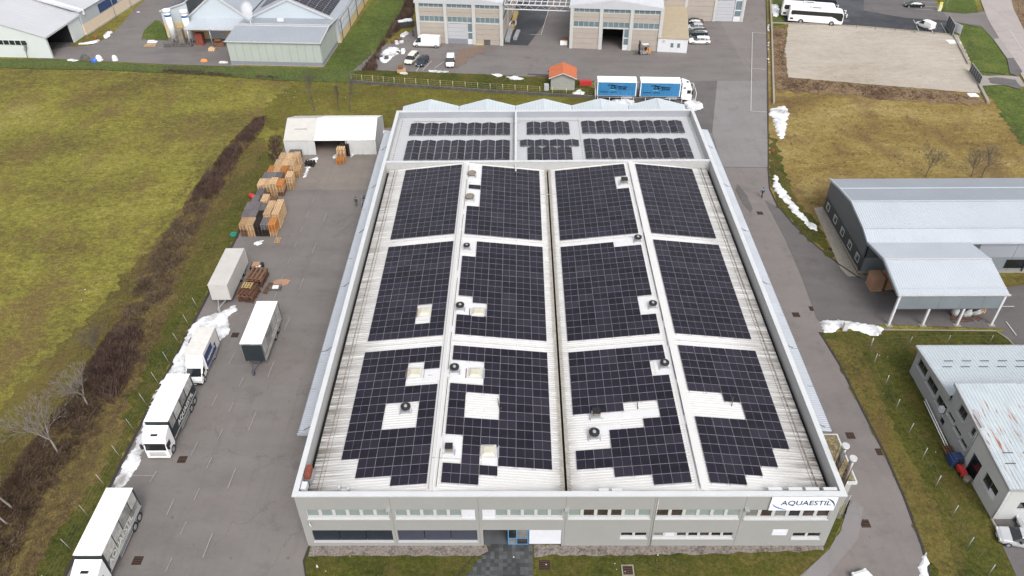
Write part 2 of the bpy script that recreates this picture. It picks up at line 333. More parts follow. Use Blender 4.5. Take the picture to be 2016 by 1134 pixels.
# ---------------------------------------------------------------- mesh helpers
class MB:
    def __init__(s): s.v = []; s.f = []; s.mi = []; s.T = None; s.sm = []
    def add(s, p):
        p = Vector(p)
        if s.T is not None: p = s.T @ p
        s.v.append(p[:]); return len(s.v)-1
    def face(s, pts, mi=0, smooth=False):
        s.f.append([s.add(p) for p in pts]); s.mi.append(mi); s.sm.append(smooth)
    def idx(s, ids, mi=0, smooth=False): s.f.append(list(ids)); s.mi.append(mi); s.sm.append(smooth)
    def box(s, x0, x1, y0, y1, z0, z1, mi=0, top=None):
        i = [s.add(p) for p in ((x0, y0, z0), (x1, y0, z0), (x1, y1, z0), (x0, y1, z0), (x0, y0, z1), (x1, y0, z1), (x1, y1, z1), (x0, y1, z1))]
        for k, q in enumerate(((0, 3, 2, 1), (4, 5, 6, 7), (0, 1, 5, 4), (1, 2, 6, 5), (2, 3, 7, 6), (3, 0, 4, 7))):
            s.idx([i[j] for j in q], top if (k == 1 and top is not None) else mi)
        return s
    def prism(s, poly, z0, z1, mi=0, top=None):
        a = [s.add((x, y, z0)) for x, y in poly]; b = [s.add((x, y, z1)) for x, y in poly]; n = len(poly)
        s.idx(a[::-1], mi); s.idx(b, mi if top is None else top)
        for i in range(n): j = (i+1) % n; s.idx((a[i], a[j], b[j], b[i]), mi)
    def extrude(s, poly, u0, u1, axis='x', mi=0):
        """poly in the plane across the axis: axis x -> (y,z), axis y -> (x,z)"""
        q = (lambda u, a, b: (u, a, b)) if axis == 'x' else (lambda u, a, b: (a, u, b))
        A = [s.add(q(u0, *p)) for p in poly]; B = [s.add(q(u1, *p)) for p in poly]; n = len(poly)
        s.idx(A, mi); s.idx(B[::-1], mi)
        for i in range(n): j = (i+1) % n; s.idx((A[j], A[i], B[i], B[j]), mi)
    def tube(s, p0, p1, r0, r1=None, n=6, mi=0, caps=True, smooth=True):
        p0, p1 = Vector(p0), Vector(p1); r1 = r0 if r1 is None else r1
        d = (p1-p0); 
        if d.length < 1e-6: return
        d.normalize(); a = d.orthogonal().normalized(); b = d.cross(a)
        A = []; B = []
        for k in range(n):
            t = 2*PI*k/n; o = a*math.cos(t)+b*math.sin(t)
            A.append(s.add(p0+o*r0)); B.append(s.add(p1+o*r1))
        for k in range(n): j = (k+1) % n; s.idx((A[k], A[j], B[j], B[k]), mi, smooth)
        if caps: s.idx(A[::-1], mi); s.idx(B, mi)
    def bar(s, p0, p1, w, h, mi=0):
        """box beam from p0 to p1, w wide and h high"""
        p0, p1 = Vector(p0), Vector(p1); d = (p1-p0).normalized()
        up = Vector((0, 0, 1)) if abs(d.z) < .9 else Vector((0, 1, 0))
        a = d.cross(up).normalized()*(w/2); b = a.cross(d).normalized()*(h/2)
        i = [s.add(p) for p in (p0-a-b, p0+a-b, p0+a+b, p0-a+b, p1-a-b, p1+a-b, p1+a+b, p1-a+b)]
        for q in ((0, 1, 2, 3), (7, 6, 5, 4), (1, 0, 4, 5), (2, 1, 5, 6), (3, 2, 6, 7), (0, 3, 7, 4)): s.idx([i[j] for j in q], mi)
    def build(s, name, mats, parent=None, loc=None):
        me = bpy.data.meshes.new(name); me.from_pydata(s.v, [], s.f)
        if not isinstance(mats, (list, tuple)): mats = [mats]
        for mm in mats: me.materials.append(M[mm] if isinstance(mm, str) else mm)
        me.polygons.foreach_set('material_index', s.mi); me.polygons.foreach_set('use_smooth', s.sm)
        me.update()
        o = bpy.data.objects.new(name, me); COL.objects.link(o)
        if parent: o.parent = parent
        if loc: o.location = loc
        return o
def mesh_obj(name, me, parent=None, loc=None, rot=None):
    o = bpy.data.objects.new(name, me); COL.objects.link(o)
    if parent: o.parent = parent
    if loc: o.location = loc
    if rot: o.rotation_euler = rot
    return o
def thing(name, label, cat, loc=(0, 0, 0), rz=0, group=None):
    o = bpy.data.objects.new(name, None); COL.objects.link(o); o.empty_display_size = .5
    o.location = loc; o.rotation_euler = (0, 0, rz); return tag(o, label, cat, group)
def tag(o, label, cat, group=None):
    o['label'] = label; o['category'] = cat
    if group: o['group'] = group
    return o
def struct(o): o['kind'] = 'structure'; return o
def stuff(o, label=None, cat=None):
    o['kind'] = 'stuff'
    if label: o['label'] = label; o['category'] = cat
    return o
def copy_tree(o, parent=None):
    c = o.copy(); COL.objects.link(c)
    if parent: c.parent = parent
    for ch in [q for q in KIDS.get(o.name, [])]: copy_tree(ch, c)
    return c
KIDS = {}
def register(root):
    for q in root.children: KIDS.setdefault(root.name, []).append(q); register(q)
def part(name, mat, parent, fn):
    mb = MB(); fn(mb); return mb.build(name, mat, parent)
def boxp(name, mat, parent, *b):
    mb = MB(); mb.box(*b); return mb.build(name, mat, parent)
def smooth_poly(pts, n=6, closed=True):
    out = []; N = len(pts)
    for i in range(N if closed else N-1):
        p0, p1, p2, p3 = (pts[(i-1) % N] if closed or i > 0 else pts[i]), pts[i], pts[(i+1) % N], (pts[(i+2) % N] if closed or i+2 < N else pts[i+1])
        for k in range(n):
            t = k/n
            out.append(tuple(.5*((2*b)+(-a+c)*t+(2*a-5*b+4*c-d)*t*t+(-a+3*b-3*c+d)*t**3) for a, b, c, d in zip(p0, p1, p2, p3)))
    if not closed: out.append(pts[-1])
    return out
def jitter_poly(pts, step=.6, amp=.15):
    out = []
    for i in range(len(pts)):
        a, b = Vector(pts[i][:2]), Vector(pts[(i+1) % len(pts)][:2]); n = max(1, int((b-a).length/step))
        nrm = Vector((-(b-a).y, (b-a).x)).normalized() if (b-a).length > 0 else Vector((0, 0))
        for k in range(n):
            p = a.lerp(b, k/n); q = p+nrm*amp*noise.noise(Vector((p.x*.9, p.y*.9, 3)))*2.2; out.append((q.x, q.y))
    return out
SHEETS = [0]
def sheet(name, px, z, mat, smooth=0, jit=0, world=False):
    SHEETS[0] += 1; z += SHEETS[0]*.0004
    pts = [tuple(p) for p in px] if world else [at(*p)[:2] for p in px]
    if smooth: pts = smooth_poly(pts, smooth)
    if jit: pts = jitter_poly(pts, .5, jit)
    tris = tessellate_polygon([[Vector((x, y, 0)) for x, y in pts]])
    mb = MB(); ids = [mb.add((x, y, z)) for x, y in pts]
    for t in tris:
        a, b, c = (mb.v[i] for i in t)
        if (b[0]-a[0])*(c[1]-a[1])-(b[1]-a[1])*(c[0]-a[0]) < 0: t = t[::-1]
        mb.idx(t)
    return struct(mb.build(name, mat))
def strip(name, pts, w, z0, z1, mat, closed=False):
    """kerb or wall along a ground polyline (world xy)"""
    mb = MB()
    n = len(pts)
    L = []; Rr = []
    for i in range(n):
        a = Vector(pts[i-1] if i else pts[0]); b = Vector(pts[i]); c = Vector(pts[i+1] if i < n-1 else pts[i])
        d = (c-a); d = d.normalized() if d.length else Vector((1, 0)); q = Vector((-d.y, d.x))*(w/2)
        L.append(b+q); Rr.append(b-q)
    for i in range(n-1):
        A, B, C, D = L[i], L[i+1], Rr[i+1], Rr[i]
        mb.face([(*D, z1), (*C, z1), (*B, z1), (*A, z1)]); mb.face([(*A, z0), (*A, z1), (*B, z1), (*B, z0)]); mb.face([(*C, z0), (*C, z1), (*D, z1), (*D, z0)])
    for i, e in ((0, 0), (n-1, 1)): mb.face([(*L[i], z0), (*Rr[i], z0), (*Rr[i], z1), (*L[i], z1)])
    return mb.build(name, mat)
def W(px, z=0): return [at(*p, z)[:2] for p in px]
def inside(p, poly):
    x, y = p; c = False; j = len(poly)-1
    for i in range(len(poly)):
        xi, yi = poly[i]; xj, yj = poly[j]
        if (yi > y) != (yj > y) and x < (xj-xi)*(y-yi)/(yj-yi)+xi: c = not c
        j = i
    return c
def edge_dist(p, poly):
    best = 1e9; px, py = p
    for i in range(len(poly)):
        ax, ay = poly[i-1]; bx, by = poly[i]; dx, dy = bx-ax, by-ay; L = dx*dx+dy*dy
        t = 0 if L == 0 else max(0, min(1, ((px-ax)*dx+(py-ay)*dy)/L))
        best = min(best, (px-ax-dx*t)**2+(py-ay-dy*t)**2)
    return math.sqrt(best)
def snow_bank(px, h=.35, label=None, cell=.2, world=False, rough=.35):
    poly = [tuple(p) for p in px] if world else W(px)
    poly = smooth_poly(poly, 4)
    xs = [p[0] for p in poly]; ys = [p[1] for p in poly]; x0, y0 = min(xs), min(ys)
    nx, ny = int((max(xs)-x0)/cell)+2, int((max(ys)-y0)/cell)+2; mb = MB(); idx = {}
    def vert(i, j):
        if (i, j) in idx: return idx[i, j]
        p = (x0+i*cell, y0+j*cell); q = Vector((p[0], p[1], 0))
        wp = (p[0]+.4*noise.noise(q*1.3)+.22*noise.noise(q*4.1), p[1]+.4*noise.noise(q*1.3+Vector((9, 9, 9)))+.22*noise.noise(q*4.1+Vector((5, 5, 5))))
        ins = inside(wp, poly); r = None
        if ins:
            d = edge_dist(wp, poly); z = .75*h*(1-math.exp(-d*1.8/max(h, .15)))*(.75+rough*noise.noise(q*.9)+rough*.6*noise.noise(q*2.7))+.012
            r = mb.add((p[0]+.1*noise.noise(q*5), p[1]+.1*noise.noise(q*5+Vector((4, 4, 4))), max(.012, z)))
        idx[i, j] = r; return r
    for i in range(nx):
        for j in range(ny):
            c = [vert(i, j), vert(i+1, j), vert(i+1, j+1), vert(i, j+1)]
            c = [k for k in c if k is not None]
            if len(c) >= 3: mb.idx(c, 0, True)
    if not mb.f: return
    o = mb.build('snow_bank', 'snow'); 
    # close the skirt: drop boundary vertices to the ground
    bm = bmesh.new(); bm.from_mesh(o.data); 
    for v in bm.verts:
        if v.is_boundary: v.co.z = .005
    bm.to_mesh(o.data); bm.free()
    return tag(o, label or 'patch of old snow', 'snow')
def ribbed(mb, path, w0, w1, axis, pitch, h, mi=0):
    """ribbed metal sheet: path = [(u,z)..] across the slope, ribs repeated from w0 to w1; axis 'x': u is x, w is y"""
    prof = []; k = 0; n = int(round((w1-w0)/pitch)); p = (w1-w0)/n
    for i in range(n):
        b = w0+i*p; prof += [(b, 0), (b+.5*p, 0), (b+.6*p, h), (b+.9*p, h)]
    prof.append((w1, 0)); rows = []
    for u, z in path:
        rows.append([mb.add((u, w, z+dz) if axis == 'x' else (w, u, z+dz)) for w, dz in prof])
    for a, b in zip(rows, rows[1:]):
        for i in range(len(prof)-1):
            q = (a[i], b[i], b[i+1], a[i+1]); q = q if axis == 'x' else q[::-1]
            if (path[1][0] < path[0][0]): q = q[::-1]
            mb.idx(q, mi)
def wall_holes(mb, L, z0, z1, th, holes, mi=0, rev=0, y=0.0):
    """vertical wall in local x (0..L), outer face at local y=y looking to -y, thickness th; holes=(x0,x1,za,zb)"""
    xs = sorted({0, L, *[h[0] for h in holes], *[h[1] for h in holes]}); zs = sorted({z0, z1, *[h[2] for h in holes], *[h[3] for h in holes]})
    def solid(i, j):
        if not (0 <= i < len(xs)-1 and 0 <= j < len(zs)-1): return None
        cx, cz = (xs[i]+xs[i+1])/2, (zs[j]+zs[j+1])/2
        return not any(h[0] < cx < h[1] and h[2] < cz < h[3] for h in holes)
    for i in range(len(xs)-1):
        for j in range(len(zs)-1):
            if not solid(i, j): continue
            a, b, c, d = xs[i], xs[i+1], zs[j], zs[j+1]
            mb.face([(a, y, c), (b, y, c), (b, y, d), (a, y, d)], mi); mb.face([(a, y+th, c), (a, y+th, d), (b, y+th, d), (b, y+th, c)], mi)
            if not solid(i-1, j): mb.face([(a, y, c), (a, y, d), (a, y+th, d), (a, y+th, c)], rev)
            if not solid(i+1, j): mb.face([(b, y, c), (b, y+th, c), (b, y+th, d), (b, y, d)], rev)
            if not solid(i, j-1): mb.face([(a, y, c), (a, y+th, c), (b, y+th, c), (b, y, c)], rev)
            if not solid(i, j+1): mb.face([(a, y, d), (b, y, d), (b, y+th, d), (a, y+th, d)], rev)
def frame_rect(mb, x0, x1, z0, z1, y0, y1, t, mi=0, bottom=None):
    b = bottom or t
    mb.box(x0, x1, y0, y1, z0, z0+b, mi); mb.box(x0, x1, y0, y1, z1-t, z1, mi)
    mb.box(x0, x0+t, y0, y1, z0+b, z1-t, mi); mb.box(x1-t, x1, y0, y1, z0+b, z1-t, mi)
def text_mesh(txt, size, sx=1.0, ext=.02, bold=.0):
    cu = bpy.data.curves.new('lettering', 'FONT'); cu.body = txt; cu.size = size; cu.extrude = ext; cu.offset = bold
    cu.align_x = 'CENTER'; cu.align_y = 'CENTER'; cu.resolution_u = 3
    o = bpy.data.objects.new('lettering', cu); COL.objects.link(o); bpy.context.view_layer.update()
    dg = bpy.context.evaluated_depsgraph_get(); me = bpy.data.meshes.new_from_object(o.evaluated_get(dg))
    bpy.data.objects.remove(o); 
    for v in me.vertices: v.co.x *= sx
    return me
def lettering(name, txt, size, sx, mat, parent, loc, rot, bold=0, ext=.012):
    me = text_mesh(txt, size, sx, ext, bold); me.materials.clear(); me.materials.append(M[mat])
    for p in me.polygons: p.material_index = 0
    return mesh_obj(name, me, parent, loc, rot)

# ================================================================ GROUND
g = MB(); S = 900
g.face([(-S, -S, -.02), (S, -S, -.02), (S, S, -.02), (-S, S, -.02)]); struct(g.build('ground', 'grass_field'))
Z1, Z2, Z3, Z4, Z5 = .0, .03, .06, .09, .12
# left yard
sheet('yard_asphalt', [(-42.0, 20), (-19, 20), (-19, 127.6), (-24, 127.8), (-24, 117), (-41.2, 117), (-41.7, 97), (-41.6, 78), (-42.0, 60)], Z2, 'asphalt_yard', world=True)
sheet('yard_paving', [(-37.5, 106.2), (-20.1, 106.2), (-20.1, 127.4), (-41.2, 127.4), (-41.3, 112), (-38.5, 109)], Z3, 'concrete_pave', world=True, jit=.05)
sheet('verge', [(-42.3, 20), (-42.3, 60), (-41.9, 78), (-41.9, 97), (-41.6, 117), (-44.5, 119), (-45.6, 97), (-47.2, 78), (-49.5, 60), (-51.5, 45), (-53, 20)], Z2, 'grass_lawn', world=True, jit=.5)
sheet('verge', [(-44.2, 20), (-44.6, 60), (-44.4, 78), (-43.9, 97), (-43.4, 120), (-49, 127), (-51.5, 118), (-52.6, 97), (-55.6, 78), (-59, 60), (-62, 45), (-64, 20)], Z1, 'grass_verge', world=True, jit=.8)
# brush beds
HB = W([(528, 226), (505, 232), (470, 262), (430, 310), (395, 352), (345, 425), (300, 490), (262, 560), (225, 640), (170, 715), (112, 800), (40, 890), (-30, 985), (-30, 1140), (60, 1140), (110, 1060), (165, 980), (235, 860), (262, 770), (300, 690), (345, 580), (370, 500), (400, 440), (440, 380), (480, 300), (515, 255)])
sheet('brush_bed', HB, Z3, 'belt_bank', world=True, jit=.5)
# front lawn with curved kerb, walkway, pebble strip
LAWN = W([(609, 1076), (598, 1105), (604, 1145)]) + [(-20.5, 30), (24.5, 30)] + W([(1560, 1145), (1600, 1112), (1638, 1070), (1660, 1020), (1672, 985)]) + [(31.9, 45.3), (28.6, 45.6), (28.6, 41.9), (-20.2, 41.9)]
sheet('front_lawn', LAWN, Z2, 'grass_lawn', world=True)
sheet('pebble_strip', [(-20.1, 41.9), (-20.0, 40.75), (-3.9, 40.7), (-3.1, 41.2), (-3.3, 41.9)], Z3, 'pebbles', world=True, jit=.08)
sheet('pebble_strip', [(1.3, 41.9), (1.3, 40.75), (12, 40.8), (20, 41.0), (28.6, 41.3), (28.7, 41.9)], Z3, 'pebbles', world=True, jit=.14)
BARE = []
for q in ([(8, 39.8), (13, 38.2), (17, 38), (19, 40.3), (16, 41), (9, 41)], [(21, 40.7), (24, 39.2), (27, 40.4), (27.5, 41.2), (22, 41.2)]):
    BARE.append(q)
# walkway of pavers
wk = thing('walkway', 'dark wet paved walkway leading to the blue front entrance', 'walkway', (0, 0, 0))
struct(wk)
del wk['category']; del wk['label']
mb = MB(); mb.prism([(-3.4, 42.0), (1.15, 42.0), (1.15, 34), (-9.2, 34)][::-1], .0, .02); mb.build('bedding', 'kerb_dark', wk)
pm = MB(); pm.box(-.19, .19, -.19, .19, 0, .03); pmo = pm.build('paver', 'paver', wk); pmo.location = (.9, 41.8, .012)
yy = 41.8; row = 0; first = True
while yy > 37.2:
    xl = -3.0-(41.9-yy)*.725; x = .95
    while x-.2 > xl:
        if not first:
            c = pmo.copy(); COL.objects.link(c); c.parent = wk; c.location = (x, yy, .012+rnd()*.006)
        first = False; x -= .4
    yy -= .4; row += 1
strip('walkway_kerb', [(-3.45, 42.0), (-9.4, 34)], .1, 0, .06, 'kerb_dark'); struct(bpy.data.objects['walkway_kerb'])
# right road
ROADL = [(28.7, 127), (28.7, 48.2), (31.9, 48.2), (32.4, 46.9)] + W([(1668, 1005), (1655, 1045), (1632, 1082), (1600, 1112), (1562, 1145)]) + [(22, 20), (38, 20)]
KR = W([(1834, 1145), (1815, 1075), (1780, 980), (1745, 900), (1700, 812), (1655, 722), (1622, 668), (1613, 655)])
KR2 = W([(1692, 548), (1650, 520), (1596, 476), (1560, 440), (1530, 405), (1515, 372), (1512, 330), (1512, 260), (1511, 120), (1508, 0)])
sheet('service_road', ROADL + KR + [(46.0, 74.2), (60, 73.8), (61.5, 72.0)] + W([(1968, 655), (2030, 705)]) + [(90, 66), (90, 82.6), (46.2, 83.6)] + KR2 + [(52, 215), (30, 215), (28.7, 175)], Z2, 'asphalt_road', world=True)
sheet('road_patch_dark', W([(1506, 395), (1540, 412), (1596, 476), (1692, 546), (1722, 552)]) + [(90, 82.4), (90, 66.2)] + W([(2016, 700), (1968, 655)]) + [(61, 72.4)] + W([(1745, 640), (1620, 640), (1608, 628), (1578, 545), (1545, 470)]), Z3, 'asphalt_dark', world=True)
sheet('road_patch_wet', W([(1600, 1112), (1632, 1082), (1655, 1045), (1668, 1000), (1680, 985), (1700, 1000), (1690, 1060), (1640, 1120), (1620, 1145), (1568, 1145)]), Z3, 'asphalt_lilac', world=True, jit=.06)
sheet('road_patch', W([(1452, 362), (1470, 385), (1482, 412), (1478, 420), (1462, 402), (1448, 375)]), Z3, 'asphalt_dark', world=True)
sheet('road_patch', W([(1452, 273), (1462, 270), (1474, 278), (1464, 285), (1451, 280)]), Z3, 'asphalt_dark', world=True)
# rear yard
sheet('rear_yard', W([(560, 0), (2016, 0)])[:0] + [(-34.5, 153.4)] + W([(722, 138), (790, 141), (950, 147), (1085, 154), (1136, 158), (1172, 160), (1175, 200)]) + [(28.7, 139.5), (28.7, 128), (36, 128), (47, 135.5), (47.5, 215), (-22, 215), (-24.5, 176), (-31, 165)], Z2+.001, 'asphalt_back', world=True, jit=.15)
sheet('rear_yard_patch', W([(1358, 160), (1412, 160), (1402, 262), (1378, 262), (1362, 205)]), Z4, 'asphalt_dark', world=True)
sheet('lilac_patch', W([(1412, 160), (1508, 160), (1512, 330), (1420, 330), (1402, 262)]), Z4, 'asphalt_lilac', world=True)
sheet('alley_asphalt', [(-3.4, 167.2), (2.0, 166.5), (6.8, 182.5), (7.6, 215), (-1.5, 215)], Z4, 'asphalt_wet', world=True)
sheet('rust_stain', W([(885, 128), (905, 98), (948, 92), (960, 97), (935, 108), (915, 124), (900, 136)]), Z4, 'stain', world=True, jit=.8)
sheet('fence_verge', [(-34.2, 152.8), (-33.8, 147.6), (15.0, 139.6), (15.0, 143.4)] + W([(1136, 158), (1085, 154), (950, 147), (790, 141), (722, 138)]), Z4, 'grass_lawn', world=True, jit=.2)
sheet('truck_bay', [(14.9, 138.9), (33.2, 136.6), (33.5, 142.4), (15.2, 144.4)], Z5, 'asphalt_dark', world=True)
sheet('rear_verge', [(-24, 127.5), (28.5, 127.2), (33, 137.6), (-33.8, 147.1), (-44, 149), (-49, 138), (-46, 127.5)], Z1+.002, 'grass_rear', world=True, jit=.9)
# far left yard
AL = W([(104, 116), (215, 124), (330, 127), (456, 130), (456, 60), (300, 60), (316, 40), (352, 0), (258, 0)]) + W([(246, 20), (215, 58), (178, 78), (142, 88), (132, 92), (105, 95)])
sheet('left_yard', W([(102, 116), (330, 127), (470, 131), (470, 70), (390, 70), (375, 55)]) + [(-80, 215), (-95, 215)] + W([(262, 20), (240, 48), (214, 74), (180, 89), (150, 92), (138, 92)]) + [(-104, 166), (-104, 161)], Z2, 'asphalt_back', world=True)
sheet('left_yard_bed', W([(278, 78), (284, 60), (306, 40), (316, 42), (330, 62), (332, 80)]), Z3, 'grass_green', world=True)
sheet('side_meadow', W([(637, 132), (672, 84), (735, 0)]) + [(-38, 215), (-18, 215), (-22, 180)] + W([(818, 0), (775, 60), (740, 100), (700, 150), (690, 152)]), Z1, 'grass_green', world=True, jit=.2)
sheet('ditch_bank', W([(-10, 116), (105, 117), (330, 129), (456, 131), (637, 135), (722, 142), (694, 163), (560, 160), (400, 148), (200, 138), (-10, 134)]), Z3, 'grass_dark', world=True, jit=.15)
# right side fields
sheet('dry_field', [tuple(p) for p in KR2[3:-1]][::-1][:0] + KR2[::-1][2:-1] + [(46.4, 84)] + [(46.4, 100.6), (100, 102), (130, 112), (130, 142), (90.2, 141.4), (57, 149), (57, 182), (49, 182)], Z1, 'grass_dry', world=True, jit=.2)
sheet('field_green_edge', W([(1512, 330), (1530, 405), (1560, 440), (1596, 476), (1650, 520), (1640, 500), (1610, 440), (1570, 400), (1545, 340), (1530, 280), (1514, 262)]), Z3, 'grass_lawn', world=True, jit=.5)
sheet('field_green_edge', W([(1960, 198), (2030, 170), (2030, 300), (2000, 268), (1968, 225)]), Z3, 'grass_green', world=True, jit=.7)
sheet('earth_band', W([(1528, 155), (1550, 150), (1700, 168), (1860, 180), (1935, 196), (1932, 206), (1850, 204), (1760, 198), (1640, 186), (1560, 182), (1526, 180)]), Z3+.003, 'dry_earth', world=True, jit=.8)
sheet('earth_band', W([(1520, 56), (1549, 56), (1552, 150), (1550, 175), (1524, 172)]), Z3+.004, 'dry_earth', world=True, jit=.5)
sheet('gravel_lot', W([(1552, 48), (1700, 53), (1885, 70), (1905, 110), (1930, 185), (1850, 178), (1700, 166), (1552, 153), (1545, 100)]), Z4, 'gravel_lot', world=True, jit=.15)
sheet('bus_park', W([(1543, 0), (1543, 46), (1700, 53), (1878, 68), (1868, 44), (1850, 20), (1838, 0)]) + [(96, 215), (64, 215)], Z3, 'asphalt_wet', world=True)
sheet('bus_park_light', W([(1700, 0), (1838, 0), (1852, 24), (1920, 28), (1960, 60), (1870, 42), (1780, 36), (1700, 22)]), Z4, 'asphalt_dark', world=True)
sheet('bus_verge', W([(1523, 0), (1548, 0), (1543, 48), (1524, 50)]), Z3, 'grass_dark', world=True)
sheet('right_meadow', W([(1868, 42), (1950, 50), (1980, 90), (1996, 135), (1990, 150), (1935, 150), (1905, 110), (1878, 68)]), Z2, 'grass_green', world=True)
sheet('right_meadow', W([(1928, 164), (1960, 168), (2010, 178), (2040, 190), (2040, 300), (1990, 250), (1960, 200), (1944, 188)]), Z2, 'grass_green', world=True)
sheet('right_meadow', W([(1848, 0), (1918, 0), (1926, 25), (1900, 28), (1856, 24)]), Z5, 'grass_green', world=True)
PINK = W([(1922, -20), (1945, 40), (1975, 90), (2005, 140), (2040, 200), (2040, -20)])
sheet('street', PINK, Z5, 'asphalt_pink', world=True)
sheet('street_access', W([(1856, 24), (1925, 26), (1945, 20), (1968, 75), (1955, 78), (1930, 50), (1880, 44), (1870, 42)]), Z4, 'asphalt_back', world=True)
sheet('driveway', W([(1925, 142), (1930, 150), (1985, 150), (2006, 152), (2020, 172), (1960, 168), (1930, 170)]), Z4, 'pavement', world=True, jit=.1)
sheet('driveway_patch', W([(1944, 155), (1960, 153), (1998, 158), (2014, 178), (1990, 172), (1950, 164)]), Z5, 'asphalt_dark', world=True, jit=.2)
sheet('sidewalk', W([(1955, 78), (1968, 76), (1995, 115), (1982, 116)]), Z5+.03, 'pavement', world=True)
sheet('sidewalk', W([(1982, 116), (1995, 115), (2012, 142), (2004, 152), (1988, 146)]), Z5+.03, 'asphalt_dark', world=True)
sheet('street_strip', W([(1985, -20), (2040, -20), (2040, 80), (2016, 60), (1996, 20)]), Z5+.03, 'dry_earth', world=True)
# right foreground verge
sheet('verge_right', [(38, 20)] + KR + W([(1740, 650), (1960, 652), (1985, 668), (2030, 722)]) + [(75, 66), (75, 20)], Z2, 'grass_lawn', world=True)
sheet('verge_right_dry', [(39, 30)] + KR[1:-1] + W([(1640, 668), (1700, 690), (1735, 790), (1790, 900), (1850, 1010), (1890, 1145)]), Z3, 'grass_verge', world=True, jit=.25)
sheet('lot_front_right', W([(1957, 1021), (2030, 1021), (2030, 1145), (2005, 1145), (1975, 1080), (1968, 1050)]), Z3, 'asphalt_dark', world=True)
sheet('shed_skirt', W([(1716, 545), (1966, 545), (2030, 545), (2030, 560), (1985, 566), (1770, 585)]), Z4, 'grass_verge', world=True)
# footpath beside grey shed
mb = MB(); mb.prism(W([(1602, 410), (1618, 408), (1690, 545), (1670, 545), (1655, 530)]), 0, .08); struct(mb.build('footpath', 'kerb'))
# kerbs
for nm, pts, mt, wd, zz in (('kerb', KR, 'kerb_dark', .22, .1), ('kerb', KR2, 'kerb_dark', .2, .1), ('kerb', LAWN[8:-3], 'kerb_dark', .16, .1), ('kerb', LAWN[:3], 'kerb_dark', .16, .1),
                        ('kerb', [(-42.15, 20), (-42.1, 60), (-41.75, 78), (-41.75, 97), (-41.4, 117)], 'kerb_dark', .3, .12),
                        ('kerb', W([(1740, 650), (1960, 652), (1985, 668), (2030, 722)]), 'kerb', .15, .1), ('kerb', W([(1848, 26), (1900, 30), (1926, 27)]), 'kerb_dark', .2, .1),
                        ('kerb', W([(1925, 141), (1950, 144), (1978, 147)]), 'kerb_dark', .4, .12), ('kerb', W([(1522, -5), (1943, 6)])[:0] or W([(1965, -5), (1985, 35), (2020, 95)]), 'kerb', .3, .1)):
    struct(strip(nm, pts, wd, 0, zz, mt))
struct(strip('channel', W([(1683, 547), (1733, 637)]), .22, 0, .032, 'kerb'))
# concrete retaining edges (low walls)
def low_wall(label, px, wd, h, mat, cat='low wall'):
    o = strip('low_wall', W(px), wd, 0, h, mat); return tag(o, label, cat)
low_wall('long pale concrete edge wall between the service road verge and the dry field', [(1516, 0), (1519, 60), (1523, 205)], .35, .5, 'kerb')
low_wall('pale concrete edge along the rear of the gravel lot below the bus park', [(1520, 46), (1620, 49), (1700, 54), (1878, 70)], .3, .3, 'kerb')
low_wall('pale concrete kerb wall along the right side of the gravel lot, between sign and gate', [(1877, 70), (1907, 128)], .5, .4, 'kerb')
low_wall('short pale concrete wall past the sliding gate ending in the field', [(1927, 168), (1945, 204)], .5, .4, 'kerb')
# road paint
def paint(a, b, wd, mat='marking', z=.13):
    SHEETS[0] += 1; z += SHEETS[0]*.0003
    A, B = Vector(a), Vector(b); d = (B-A).normalized(); q = Vector((-d.y, d.x))*wd/2
    mb = MB(); mb.face([(*(A-q), z), (*(B-q), z), (*(B+q), z), (*(A+q), z)]); 
    if (B-A).length: pass
    return struct(mb.build('road_marking', mat))
for k in range(17):      # worn bay lines down the left yard
    y = 39+k*3.95; paint((-32.9+.025*k, y), (-32.8+.025*k, y+1.5), .09, 'marking_worn')
for k, y in enumerate((40.5, 48.3, 56.0, 64.2, 72.4, 80.6, 88.9, 97.0)): paint((-29.9+.04*k, y), (-29.8+.04*k, y+2.6), .1, 'marking_worn')
for k, y in enumerate((45.2, 52.6, 59.5, 66.5, 74.0)): paint((-35.0, y), (-34.9, y+1.9), .09, 'marking_worn')
paint(at(262, 938)[:2], at(304, 938)[:2], .1, 'marking_worn'); paint(at(296, 951)[:2], at(309, 929)[:2], .1, 'marking_worn')
for a, b in (((1481, 65), (1478, 220)), ((1481, 65), (1510, 67)), ((1480, 136), (1507, 138)), ((1478, 220), (1510, 222)), ((833, 118), (820, 142)), ((850, 121), (832, 140)), ((875, 122), (855, 136)), ((1080, 21), (1065, 70)), ((1043, 69), (1065, 70)),
             ((1798, 40), (1809, 63)), ((1830, 52), (1836, 65)), ((1852, 47), (1863, 67)), ((1797, 4), (1845, 6)), ((1800, 12), (1846, 15)), ((1802, 19), (1848, 22)), ((1970, 605), (1996, 605)), ((1980, 635), (2000, 662)),
             ((1658, 42), (1672, 43)), ((1658, 31), (1670, 32)), ((1660, 53), (1674, 54)), ((1987, 60), (2022, 112))):
    paint(at(*a)[:2], at(*b)[:2], .14)
for a in ((1388, 44), (1389, 50), (1390, 58), (1391, 66)): paint(at(a[0]-12, a[1])[:2], at(*a)[:2], .14)
